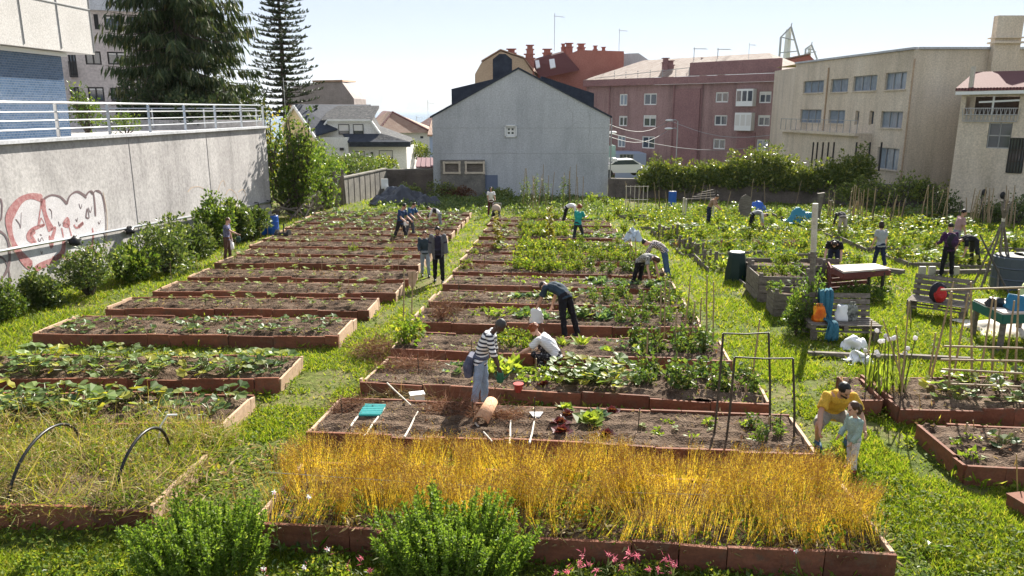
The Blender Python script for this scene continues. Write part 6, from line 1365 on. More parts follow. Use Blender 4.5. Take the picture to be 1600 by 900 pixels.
def lattice(px, py, wd, h, nv, nh, label, mat='bamboo', yaw=0):
    p = G(px, py); t = thing('cane_trellis', label, 'trellis', tuple(p)); e = Vector((math.cos(yaw), math.sin(yaw), 0))
    for k in range(nv): q = p+e*(wd*(k/(nv-1)-.5)); g = MB(); g.tube([up(q,-.05), up(q,h)], .02, 6); g.build('upright', M[mat], t)
    for k in range(nh): z = h*(1-k/max(1,nh))-.05; g = MB(); g.tube([up(p-e*wd*.55,z)+Vector((0,-.03,0)), up(p+e*wd*.55,z)+Vector((0,-.03,0))], .018, 6); g.build('crosspiece', M[mat], t)
    return t
lattice(994,331,1.3,1.6,6,2,'small cane trellis before the shaded boundary wall','palecane'); 
p = G(1092,345); t = thing('plank_stand', 'pale wooden frame stacked with planks in the far plots', 'frame', tuple(p))
for s in (-.75,.75):
    for d_ in (0,.6): g = MB(); g.box(up(p,.6)+Vector((s,d_,0)),(.08,.08,1.2)); g.build('leg', M['palecane'], t)
for k in range(4): g = MB(); g.bar(up(p,1.2+.1*k)+Vector((-.7+.3*k,-.1+.2*k,0)), up(p,1.2+.12*k)+Vector((.85,.0+.2*k,.08)), .07, .03); g.build('plank', M['greywood'], t)
barrel(1050,322,.26,.95,blue,'blue barrel against the shaded boundary wall')
p = G(1163,345); g = MB(); g.prism([p+Vector((-.35,0,0)),p+Vector((.35,0,0)),p+Vector((.35,0,1.0)),p+Vector((.25,0,1.3)),p+Vector((0,0,1.45)),p+Vector((-.25,0,1.3)),p+Vector((-.35,0,1.0))], (0,.05,0)); tag(g.build('round_topped_board', M['greywood']), 'grey round topped board standing in the far plots', 'board')
for px_, py_, r_, h_, mt, lb in ((1178,330,(.8,.6),.6,blue,'blue sheet heaped by the boundary wall'),(1255,349,(.9,.7),.75,plain('teal_sheet',(.03,.2,.28),.4),'teal sheet thrown over a frame in the far plots')):
    p = G(px_,py_); drape('plastic_sheet', lb, 'sheet', (p.x,p.y,p.z), r_, h_, mt, int(px_))
p = G(988,395); drape('plastic_sheet', 'crumpled white plastic sheet caught on canes by the path', 'sheet', (p.x,p.y,p.z+.45), (.3,.28), .5, plain('milky_plastic',(.5,.56,.6),.3), 9)
# slat edging along the plots and boards between them
rs = random.Random(77)
def edging(fl, fr, d, i):
    fl, fr = Vector(fl), Vector(fr); ex, ey, L, _ = frame_of(fl, fr, d); t = thing('plot_edging', 'weathered board edging of the '+pn[i], 'edging', (fl.x, fl.y, gz(fl.y)), 'board edgings of the right hand plots')
    for (a0,b0,a1,b1) in ((0,0,L,0),(0,0,0,d),(0,d,L,d)):
        P0, P1 = fl+ex*a0+ey*b0, fl+ex*a1+ey*b1; n = max(2, int((P1-P0).length/1.6))
        for k in range(n):
            if rs.random() < .33: continue
            q0, q1 = P0.lerp(P1, (k+.02)/n), P0.lerp(P1, (k+.97)/n); h_ = rs.uniform(.12,.26); g = MB(); g.bar((q0.x,q0.y,gz(q0.y)+h_/2-.04), (q1.x,q1.y,gz(q1.y)+h_/2+rs.uniform(-.05,.02)), .04, h_); g.build('board', M['greywood'], t)
for i, (fl, fr, d) in enumerate(PLOTS): edging(fl, fr, d, i)
for px_, py_, n_, lb in ((1040,372,5,'cluster of upright grey slats at the near corner of the lettuce plot'),(1073,392,4,'cluster of upright grey slats halfway along the path'),(1085,398,4,'second slat cluster beside the path'),(1113,415,4,'tall slat cluster at the corner of the compost plot')):
    p = G(px_, py_); t = thing('slat_edging', lb, 'edging', tuple(p))
    for k in range(n_): g = MB(); h_ = rs.uniform(.4,.75); g.box(up(p+Vector((.17*k-.3,-.15*k,0)),h_/2),(rs.uniform(.1,.16),.04,h_),rs.uniform(.2,.7)); g.build('slat', M['greywood'], t)
# compost bin, crate planters, post
p = G(1149,437); t = thing('compost_bin', 'dark green plastic compost bin at the path edge', 'compost bin', tuple(p)); g = MB(); g.tube([up(p,0),up(p,.3),up(p,.75),up(p,.86)], [.36,.34,.28,.25], 8); g.build('body', plain('dark_green_plastic',(.008,.026,.022),.5), t); g = MB(); g.tube([up(p,.86),up(p,.92)], [.28,.24], 8); g.build('lid', plain('green_lid',(.009,.03,.025),.4), t)
def crate(fl, fr, d, h, label, gr='weathered crate planters'):
    fl, fr = Vector(fl), Vector(fr); ex, ey, L, _ = frame_of(fl, fr, d); t = thing('crate_planter', label, 'planter', ((fl.x+fr.x)/2, fl.y, gz(fl.y)), gr); nb = 3
    for (a0,b0,a1,b1) in ((0,0,L,0),(0,d,L,d),(0,.03,0,d-.03),(L,.03,L,d-.03)):
        P0, P1 = fl+ex*a0+ey*b0, fl+ex*a1+ey*b1
        for k in range(nb): z = h*(k+.5)/nb; g = MB(); g.bar((P0.x,P0.y,gz(P0.y)+z), (P1.x,P1.y,gz(P1.y)+z+rs.uniform(-.015,.015)), .03, h/nb-.02); g.build('plank', M['greywood'], t)
    for a0, b0 in ((.05,.05),(L-.05,.05),(.05,d-.05),(L-.05,d-.05)): q = fl+ex*a0+ey*b0; g = MB(); hh = h*rs.uniform(1.05,1.35); g.box((q.x,q.y,gz(q.y)+hh/2),(.09,.09,hh)); g.build('corner_post', M['greywood'], t)
    c = fl+ex*L/2+ey*d/2; g = MB(); n = 14; A_, B_ = np.meshgrid(np.linspace(.03,L-.03,n),np.linspace(.03,d-.03,n)); X_, Y_ = fl.x+ex.x*A_+ey.x*B_, fl.y+ex.y*A_+ey.y*B_; ii = np.arange(n*n).reshape(n,n); g.add(np.stack([X_,Y_,-SLOPE*Y_+h*.75+.06*vnoise(X_,Y_,5)],-1).reshape(-1,3), np.stack([ii[:-1,:-1],ii[:-1,1:],ii[1:,1:],ii[1:,:-1]],-1).reshape(-1,4)); g.build('soil', M['soil'], t)
    return fl+ex*L*.5+ey*d*.5
c = crate(G(1184,472).to_2d(), G(1262,474).to_2d(), 1.9, .75, 'larger weathered crate planter behind the wooden post'); c2 = crate(G(1208,495).to_2d(), G(1268,497).to_2d(), 1.0, .62, 'smaller pale crate planter in front of the larger one'); c3 = crate((7.5,23.2),(9.8,23.1),1.4,.6,'rear weathered crate planter beside the compost bin')
for cc, n_, hh, w_ in ((c,6,.6,'in the larger crate planter'),(c2,3,.5,'in the smaller crate planter'),(c3,6,.45,'in the rear crate planter')):
    for k in range(n_): put(rs.choice(['bushy','kale','pepper']), cc.x+rs.uniform(-.5,.5), cc.y+rs.uniform(-.35,.35), w_, rs.uniform(.7,1.0), hh)
p = G(1266,512); q = PY(1274,318,p.y+.1); t = thing('wooden_post', 'tall leaning grey wooden post with a white painted top', 'post', tuple(p)); g = MB(); s_ = p.lerp(q,.62); g.bar(p-Vector((0,0,.2)), s_, .12, .1); g.build('shaft', M['greywood'], t); g = MB(); g.bar(s_, q, .122, .102); g.build('painted_top', M['palecane'], t)
p = G(1275,352); q = PY(1283,303,p.y); g = MB(); g.bar(up(p,-.1), q, .22, .2); g.bar(q-Vector((.17,0,0)), q+Vector((.17,0,.05)), .22, .05); tag(g.build('gate_post', M['greywood']), 'old gate post with a cap board before the boundary wall', 'post')
bushy('climbing_plant', 'rambling plant growing up the foot of the tall wooden post', 'plant', tuple(G(1256,515)), 1.0, 1.5, 900, .085, M['bush'], None, 9, d=.8); bushy('climbing_plant', 'green leafy plant at the foot of the tall wooden post', 'plant', tuple(G(1244,522)), .9, .9, 600, .08, M['bush'], None, 8, d=.8)
p = G(1357,462); bushy('garden_bush', 'low leafy bush in the shade under the red table', 'shrub', tuple(G(1345,470)), 1.7, .5, 600, .1, M['bush'], None, 8, d=.9)
# red pallet table
T0 = G(1375,462); zt = .82; A_, B_, C_, D_ = G(1318,427,zt), G(1391,421.5,zt), G(1367,414,zt), G(1299,417,zt)
t = thing('pallet_table', 'table with bleached top resting on red stained pallets', 'table', tuple(T0)); g = MB(); g.prism([A_,B_,C_,D_], (0,0,.05)); g.build('tabletop', M['tabletop'], t)
g = MB()
for a_, b_ in ((A_,B_),(D_,C_),(A_,D_),(B_,C_)): g.bar(a_-Vector((0,0,.09)), b_-Vector((0,0,.09)), .06, .14)
g.build('apron', M['redwood'], t)
for q in (B_.lerp(A_,.14), C_.lerp(D_,.1)): g = MB(); g.bar((q.x,q.y,q.z-.05), (q.x,q.y,gz(q.y)), .07, .07); g.build('leg', M['darkframe'], t)
a_, b_, c_, d_ = G(1297,457), G(1358,452), G(1345,441), G(1291,444)
for k in range(5):
    z = .1+.14*k
    for u0, u1 in ((a_,b_),(a_,d_)): g = MB(); g.bar(up(u0,z), up(u1,z), .04, .11); g.build('slat', M['redwood'], t)
g = MB(); q = G(1285,440); g.bar(up(q,.45)+Vector((-.3,.3,0)), up(q,.5)+Vector((.35,-.3,0)), .05, .16); g.bar(up(q,.65)+Vector((-.3,.3,0)), up(q,.7)+Vector((.35,-.3,0)), .05, .16); g.bar(up(q,0)+Vector((-.2,.2,0)),up(q,.8)+Vector((-.2,.2,0)),.07,.07); g.bar(up(q,0)+Vector((.3,-.26,0)),up(q,.8)+Vector((.3,-.26,0)),.07,.07); tag(g.build('plank_screen', M['greywood']), 'short pale plank screen left of the red table', 'screen')
# pallet benches
def pallet_bench(P, yaw, wd, label, bh=.36, back=.52, dp=.7, mat='greywood'):
    t = thing('pallet_bench', label, 'bench', (0,0,0), 'pallet benches'); 
    for k in range(5): g = MB(); g.box((0,-.3+.16*k,bh),(wd,.11,.025)); g.build('slat', M[mat], t)
    for s in (-.46,0,.46): g = MB(); g.box((s*wd,0,bh-.07),(.1,dp,.1)); g.build('bearer', M[mat], t)
    for k in range(3): g = MB(); g.box((0,-.34+.33*k,bh-.14),(wd,.1,.022)); g.build('lower_slat', M[mat], t)
    for s in (-.44,.44):
        for d_ in (-.28,.3): g = MB(); g.box((s*wd,d_,(bh-.15)/2),(.12,.12,bh-.16)); g.build('leg', M[mat], t)
    Mx = Matrix.Rotation(R(-13), 3, 'X')
    for k in range(4): g = MB(); z = .1+k*(back/3.7); g.box(Mx @ Vector((0,0,z))+Vector((0,.37,bh)),(wd,.025,.11),M=Mx); g.build('back_slat', M[mat], t)
    for s in (-.42,.42): g = MB(); g.box(Mx @ Vector((s*wd,.045,back/2))+Vector((0,.37,bh)),(.09,.06,back),M=Mx); g.build('back_post', M[mat], t)
    t.location = P; t.rotation_euler.z = yaw; return t
pb = G(1322,533); pallet_bench(pb+Vector((0,.35,0)), R(-4), 1.55, 'dark grey pallet bench loaded with bags at the path edge')
pc = G(1474,500); pallet_bench(pc+Vector((.1,.5,0)), R(-38), 1.35, 'grey pallet bench with a red backpack in front of the purple shirted person')
def bagmesh(name, label, cat, P, size, mat, seed=1, handles=True, rz=0, mat2=None):
    rs_ = np.random.default_rng(seed); g = MB(); n, m = 14, 8; V = []
    for j in range(m+1):
        v = j/m; w_ = size[0]*.5*(1-.25*v**2); d_ = size[1]*.5*(1-.6*v)
        for i in range(n):
            a = 2*math.pi*i/n; k = 1+.16*math.sin(3*a+seed+v*4)+.06*rs_.normal(); V.append((math.copysign(abs(math.cos(a))**.6, math.cos(a))*w_*k, math.copysign(abs(math.sin(a))**.6, math.sin(a))*d_*k, size[2]*v*(1+.08*math.sin(2*a+seed)*v)))
    F = [(j*n+i, j*n+(i+1)%n, (j+1)*n+(i+1)%n, (j+1)*n+i) for j in range(m) for i in range(n)]+[tuple(range(n-1,-1,-1)), tuple(range(m*n, m*n+n))]
    g.add(V, F); o = g.build(name, mat, None, True); o.location = P; o.rotation_euler.z = rz; tag(o, label, cat)
    if handles:
        g = MB(); 
        for s in (-.35,.35): g.tube([(s*size[0]*.5-.03,0,size[2]*.9),(s*size[0]*.6,0,size[2]*1.2),(s*size[0]*.2,0,size[2]*1.22),(s*size[0]*.25,0,size[2]*.92)], .012, 5)
        h_ = g.build('handle', mat); h_.parent = o
    return o
orange = mottled('orange_bag', [(.35,(.62,.09,.008)),(.52,(.70,.17,.01)),(.64,(.8,.42,.02))], 6, 8, .5, .01); whiteb = plain('white_bag',(.74,.75,.75),.45); 
def onb(dx, dy, z): return pb+Vector((dx, .35+dy, z))
bagmesh('shopping_bag','bright orange shopping bag on the dark pallet bench','bag',onb(-.52,.02,.375),(.3,.2,.34),orange,1)
bagmesh('carrier_bag','white carrier bag on the dark pallet bench','bag',onb(.02,.05,.375),(.27,.2,.36),whiteb,4,False)
bagmesh('patterned_bag','grey patterned bag right of the white one on the bench','bag',onb(.26,.08,.375),(.26,.16,.36),mottled('camo',[(.4,(.05,.055,.05)),(.5,(.16,.17,.15)),(.62,(.3,.31,.28))],9,20,.8),7)
def jacket_drape():
    n, m = 12, 18; V = []; u = np.linspace(-.5,.5,n)
    path = [(.44,.62),(.43,.9),(.40,1.05),(.3,1.03),(.22,.85),(.16,.65),(.1,.5),(0,.46),(-.14,.45),(-.28,.45),(-.40,.44),(-.45,.38),(-.47,.28),(-.49,.18),(-.5,.1)]
    for j,(y,z) in enumerate(path):
        for i in range(n): w_ = .26*(1+.22*math.sin(j*.6)); V.append((u[i]*w_-.02*j*.6, y+.03*math.sin(i*1.4+j*.5), z+.035*math.sin(i*1.9+j*.8)))
    F = [(j*n+i, j*n+i+1, (j+1)*n+i+1, (j+1)*n+i) for j in range(len(path)-1) for i in range(n-1)]; g = MB(); g.add(V, F); o = g.build('jacket', mottled('blue_jacket',[(.3,(.025,.10,.15)),(.7,(.045,.16,.21))],4,30,.85,.01), None, True); o.location = pb+Vector((-.24,.35,-.03)); s = o.modifiers.new('thick','SOLIDIFY'); s.thickness = .02; tag(o,'teal blue jacket thrown over the back of the dark bench','jacket')
jacket_drape()
q_ = G(1334,545); drape('plastic_bag','upper crumpled white plastic bag on the lawn by the bench','bag',(q_.x,q_.y,q_.z),(.2,.17),.32,whiteb,11,20,.5); q_ = G(1342,566); drape('plastic_bag','lower white plastic bag slumped on the lawn','bag',(q_.x,q_.y,q_.z),(.22,.18),.22,whiteb,14,20,.5)
bp = thing('backpack','red and black backpack on the far pallet bench','backpack',(0,0,0)); g = MB(); g.ell((0,0,.24),(.21,.13,.27),14,10,jit=.14); g.build('bag_body', plain('black_fabric',(.02,.02,.028),.8), bp, True); g = MB(); g.ell((.04,-.085,.22),(.15,.065,.21),14,10,jit=.14); g.box((.04,-.15,.17),(.16,.03,.14)); g.build('front_pocket', plain('red_fabric',(.42,.025,.025),.7), bp, True); g = MB(); g.tube([(.12,.1,.42),(.17,.17,.3),(.14,.12,.1)], .02, 5); g.build('strap', M['black'], bp); bp.location = pc+Vector((.0,.38,.375)); bp.rotation_euler.z = R(-25)
# green edged table, blue bag, white sheet
A_, B_, C_, D_ = G(1521,470,.8), G(1568,492,.8), G(1640,490,.8), G(1600,468,.8)
t = thing('garden_table','pale garden table with a green edge at the right','table', tuple(G(1560,520))); g = MB(); g.prism([A_,B_,C_,D_], (0,0,.04)); g.build('tabletop', M['tabletop'], t)
g = MB()
for a_, b_ in ((A_,B_),(B_,C_),(D_,C_),(A_,D_)): g.bar(a_-Vector((0,0,.1)), b_-Vector((0,0,.1)), .04, .2)
g.build('apron', plain('green_paint',(.02,.11,.085),.6), t)
for q in (A_.lerp(C_,.06), B_.lerp(D_,.06), C_.lerp(A_,.06), D_.lerp(B_,.06)): g = MB(); g.bar((q.x,q.y,q.z-.02),(q.x,q.y,gz(q.y)-.02),.09,.09); g.build('leg', M['greywood'], t)
bagmesh('blue_bag','bright blue bag heaped on the green edged table','bag',G(1590,483,.84),(.55,.4,.32),plain('bright_blue_plastic',(.02,.15,.26),.5),21,False); bagmesh('net_bag','pale green net bag behind the blue bag on the table','bag',G(1606,476,.84),(.4,.35,.45),plain('pale_green_net',(.4,.45,.2),.7),22,False)
bagmesh('dark_bag','small dark bag left of the blue bag on the table','bag',G(1556,478,.84),(.4,.3,.18),M['black'],23,False)
p = G(1575,515); drape('ground_sheet','pale canvas sheet spread on the grass under the table','sheet',(p.x+.2,p.y,p.z+.02),(1.1,.75),.22,plain('canvas',(.6,.54,.45),.85),31,24,.6)
for px_, lb in ((1578,'left dark grey water butt behind the pole teepee'),(1606,'right dark grey water butt cut by the photo edge')):
    p = G(px_,450); barrel(px_,450,.56,1.0,plain('grey_blue_butt%d' % px_,(.07,.085,.11),.4),lb,'water_butt')
tripod(1552,448,2.35,7,.55,'teepee of rough poles tied near the top by the water butts','pole_teepee','greywood',6,.3,.03)
p = G(1582,470); rod(up(p,0), PY(1531,367,p.y+1.2), .03, 'darkcane','leaning_pole','long dark pole leaning across the teepee','pole')
p = G(1265,560); q = G(1500,565); g = MB(); 
g.bar(up(G(1262,556),.06), up(G(1400,562),.06), .1, .08); tag(g.build('plank', M['greywood']), 'long grey plank lying across the lawn behind the white bags', 'plank'); g = MB(); g.bar(up(G(1405,560),.06), up(G(1520,566),.06), .1, .08); tag(g.build('plank', M['greywood']), 'second grey plank behind the leeks', 'plank')
g = MB(); g.bar(up(G(1452,430),.1), up(G(1560,428),.1), .12, .14); tag(g.build('log_edge', M['greywood']), 'low timber edge behind the purple shirted person', 'edging'); g = MB(); g.bar(up(G(1370,425),.1), up(G(1412,430),.1), .2, .16); tag(g.build('log_edge', M['greywood']), 'short timber log at the lawn edge right of the red table', 'edging')
for k,(px_,py_) in enumerate(((1440,427),(1455,427),(1492,427))): p = G(px_,py_+4); g = MB(); g.box(up(p,.14),(.22,.08,.3)); g.box(up(p,.3),(.2,.07,.04)); tag(g.build('white_block', M['palecane']), ['left pale block beside the timber edge','middle pale block beside the timber edge','right pale block beside the timber edge'][k], 'block')
# big bamboo trellis over the squash at the right
t = thing('bamboo_trellis','large bamboo lattice standing over the squash bed at the right','trellis', tuple(G(1530,620)))
for (bx,by,tx,ty) in ((1482,638,1487,455),(1519,622,1517,440),(1548,618,1556,468),(1585,620,1592,452),(1605,615,1612,470),(1453,598,1490,440),(1488,598,1513,458),(1530,595,1552,462),(1568,596,1585,470)):
    p = G(bx,by); g = MB(); g.tube([up(p,0), PY(tx,ty,p.y+(0.0 if by > 610 else .1))], [.021,.015], 6); g.build('upright', M['bamboo'], t)
for (x0,y0,x1,y1,Y) in ((1470,453,1640,448,12.3),(1475,541,1640,545,12.0),(1470,562,1640,565,12.0),(1472,577,1640,586,11.95),(1485,600,1640,606,11.9)):
    g = MB(); g.tube([PY(x0,y0,Y-.03), PY(x1,y1,Y-.03)], .018, 6); g.build('crosspiece', M['bamboo'], t)
for k,(bx,by,tx,ty) in enumerate(((1407,640,1420,470),(1425,636,1380,500),(1412,634,1400,510))): stake_px(bx,by,tx,ty,.014,'bamboo',['upright cane crossing in front of the leeks','cane leaning left across the leeks','thin cane between the leeks'][k])
# leeks with round white seed heads
p = G(1388,632); rs = random.Random(6)
for k in range(13):
    q = p+Vector((rs.uniform(-.32,.4), rs.uniform(-.1,.55), .1)); q.z = gz(q.y)+.15; h_ = rs.uniform(.75,1.15); t = thing('flowering_leek', 'tall flowering leek with a round white seed head', 'leek', tuple(q), 'flowering leeks'); g = MB(); tp = up(q,h_)+Vector((rs.uniform(-.1,.1),0,0)); g.tube([q, tp], [.016,.008], 5); g.build('stalk', M['stem'], t); g = MB(); g.ell(tp, (.04,.04,.04), 9, 7, jit=.25); g.build('seed_head', M['petal_white'], t, True)
    n = 7; D = np.array([[rs.uniform(-.3,.3), rs.uniform(-.3,.3), 1.0] for _ in range(n)]); L_ = np.array([rs.uniform(.35,.75) for _ in range(n)]); B = ortho(D, rng.uniform(0,6.28,n))*np.stack([np.full(n,.035), L_, L_*.7],1)[:,:,None]; g = MB(); g.inst(BLADE, np.repeat([tuple(q)], n, 0), B); g.build('leaves', M['lettuce'], t)
bushy('dry_clump','dry brown clump at the foot of the leeks','plant',tuple(G(1383,636)),.5,.35,260,.09,M['dry'],None,6,NARROW)
for (px_,py_,h_,lb) in ((1440,655,.45,'thin dry stalk in front of the trellis bed board'),(1590,770,.55,'bare arching stalk at the right edge bed'),(1525,695,.4,'pale stalk rising from the clod bed')):
    p = G(px_,py_); rod(up(p,0), up(p,h_)+Vector((-.1,0,0)), .009,'dry','dry_stalk',lb,'stalk')
for k,(px_,py_) in enumerate(((1505,690),(1556,700),(1580,705))): p = G(px_,py_,.15); rod(p, up(p,.3)+Vector((.02,0,0)), .016,'bamboo','plant_peg',['left wooden peg in the clod filled bed','middle wooden peg in the clod filled bed','right wooden peg in the clod filled bed'][k],'stake')
g = MB(); p = G(1598,800); g.box(up(p,.08),(.22,.3,.16),.2); g.box(up(p,.17),(.24,.32,.03),.2); tag(g.build('wooden_block', M['bed']), 'reddish wooden block at the right photo edge', 'block')
# clods in the right bed
fl, fr, d = BQ['r0']; ex, ey, L, _ = frame_of(fl, fr, d); g = MB()
for k in range(90): q = fl+ex*rs.uniform(.1,L*.55)+ey*rs.uniform(.35,d-.1); s = rs.uniform(.04,.11); g.ell((q.x,q.y,gz(q.y)+.22), (s,s*.9,s*.7), 6, 5, jit=.5)
tag(g.build('soil_clods', M['soil']), 'dark turned clods of earth in the right edge bed', kind='stuff')
# ---------------------------------------------------------------- foreground flowers
def flower(px, py, Y, kind, label, group, hb=None):
    q = PY(px, py, Y); gzv = gz(Y); t = thing('gaura_flower' if kind == 'w' else 'pink_lily', label, 'flower', (q.x, Y, gzv), group); b0 = Vector((q.x+random.uniform(-.05,.05), Y+random.uniform(-.05,.1), gzv)); g = MB(); g.tube([b0, b0.lerp(q,.55)+Vector((random.uniform(-.03,.03),0,0)), q], [.005,.004,.0025], 4, cap=False)
    n = 10; u = rng.uniform(.05,.6,n); O = np.array(b0)+np.outer(u, np.array(q-b0)); g.inst(NARROW, O, ortho(rdir(n,.4))*rng.uniform(.05,.12,n)[:,None,None]); g.build('stem', M['stem'], t)
    g = MB(); n = 5 if kind == 'w' else 6; s = .034 if kind == 'w' else .034; a = np.arange(n)*2*math.pi/n+random.random(); tilt = np.array([random.uniform(-.6,.6), -.7, .25]); D = np.stack([np.cos(a), np.sin(a)*.5, np.sin(a)*.8], 1)+tilt*.5
    B = ortho(D, rng.uniform(-.3,.3,n))*s; B[:,0] *= 1.25 if kind == 'w' else .8; g.inst(LEAF, np.repeat([tuple(q)], n, 0), B); g.build('petals', M['petal_white' if kind == 'w' else 'petal_pink'], t)
    g = MB(); m = 4 if kind == 'w' else 3; O = np.array(q)+rng.normal(size=(m,3))*.02-np.array([0,0,.06])[None]*rng.random((m,1)); g.inst(NARROW, O, ortho(rdir(m,.8))*(.05 if kind == 'w' else .08)); g.build('bud', M['petal_pink'], t)
random.seed(40)
for k,(px_,py_,Y) in enumerate(((428,769,7.3),(483,776,7.3),(512,858,6.95),(476,886,6.85),(1243,860,6.95),(412,888,6.8))): flower(px_,py_,Y,'w',['white flower on a tall stem left of the flax','white flower right of the first tall stem','white flower beside the central rosemary','low white flower at the bottom left of the rosemary','white flower at the right end of the flax board','lowest white flower between the rosemary bushes'][k],'white flowers in the foreground')
for k in range(21):
    px_, py_ = random.uniform(862,1070), random.uniform(862,898); flower(px_, py_, random.uniform(6.75,7.0), 'p', 'pink lily like flower in the front row before the flax bed', 'pink flowers in the foreground')
for px_, py_, lb in ((592,830,'lone pink bud left of the rosemary'),(565,872,'pink flower low beside the rosemary'),(545,884,'dark pink flower beside the lowest white one'),(578,890,'bright pink flower at the rosemary foot')): flower(px_, py_, 6.95, 'p', lb, 'pink flowers by the rosemary')
# low leafy plants along the foreground edge
for k in range(26):
    px_ = random.choice([random.uniform(0,200), random.uniform(400,600), random.uniform(850,1150)]); p = G(px_, random.uniform(880,915)); put('bushy', p.x, p.y-.1, 'along the foreground edge', random.uniform(.35,.6), .0)
# ---------------------------------------------------------------- people
def voxel(mb, name, mats, vs, it=4, fac=.5):
    me = mb.mesh('tmp', mats); o = bpy.data.objects.new('tmp', me); col.objects.link(o)
    r = o.modifiers.new('r','REMESH'); r.mode = 'VOXEL'; r.voxel_size = vs; r.use_smooth_shade = True
    if it: s = o.modifiers.new('s','SMOOTH'); s.iterations = it; s.factor = fac
    dg = bpy.context.evaluated_depsgraph_get(); out = bpy.data.meshes.new_from_object(o.evaluated_get(dg)); out.name = name
    bpy.data.objects.remove(o); bpy.data.meshes.remove(me); out.materials.clear()
    for m in (mats if isinstance(mats, (list,tuple)) else [mats]): out.materials.append(m)
    out.polygons.foreach_set('material_index', np.zeros(len(out.polygons), dtype=np.int32)); return out
def cloth(name, c, c2=None, rough=.9): return mottled(name, [(.3, tuple(q*.82 for q in c)), (.7, c2 or tuple(min(1,q*1.12) for q in c))], 5, 60, rough, .004)
def loft(g, P, rx, ry, n=14, mi=0):
    P = [np.array(p) for p in P]; V = []; X = np.array([1.,0,0])
    for i, p in enumerate(P):
        t = P[min(i+1,len(P)-1)]-P[max(i-1,0)]; t = t/np.linalg.norm(t); x = X-t*np.dot(X,t); x /= np.linalg.norm(x); y = np.cross(t, x)
        for k in range(n): a = 2*math.pi*k/n; V.append(p+x*math.cos(a)*rx[i]+y*math.sin(a)*ry[i])
    m = len(P); F = [(i*n+k, i*n+(k+1)%n, (i+1)*n+(k+1)%n, (i+1)*n+k) for i in range(m-1) for k in range(n)]+[tuple(range(n-1,-1,-1)), tuple(range((m-1)*n, m*n))]; g.add(V, F, mi)
SK = {'light': plain('skin_light',(.56,.33,.24),.55), 'tan': plain('skin_tan',(.44,.25,.17),.55), 'dark': plain('skin_dark',(.075,.04,.028),.5)}
EYE = plain('eye_dark',(.02,.015,.012),.2); LIP = plain('lip',(.36,.13,.11),.5); HAIRM = {'black': plain('hair_black',(.012,.010,.009),.5), 'brown': plain('hair_brown',(.06,.03,.016),.5), 'red': plain('hair_red',(.22,.06,.02),.55), 'grey': plain('hair_grey',(.05,.05,.05),.6), 'darkbrown': plain('hair_dark_brown',(.03,.016,.01),.5)}
DEF = dict(lean=4, head=8, hyaw=0, L=(5,8,12), R=(5,8,12), lL=(2,4,5), lR=(-2,4,5))
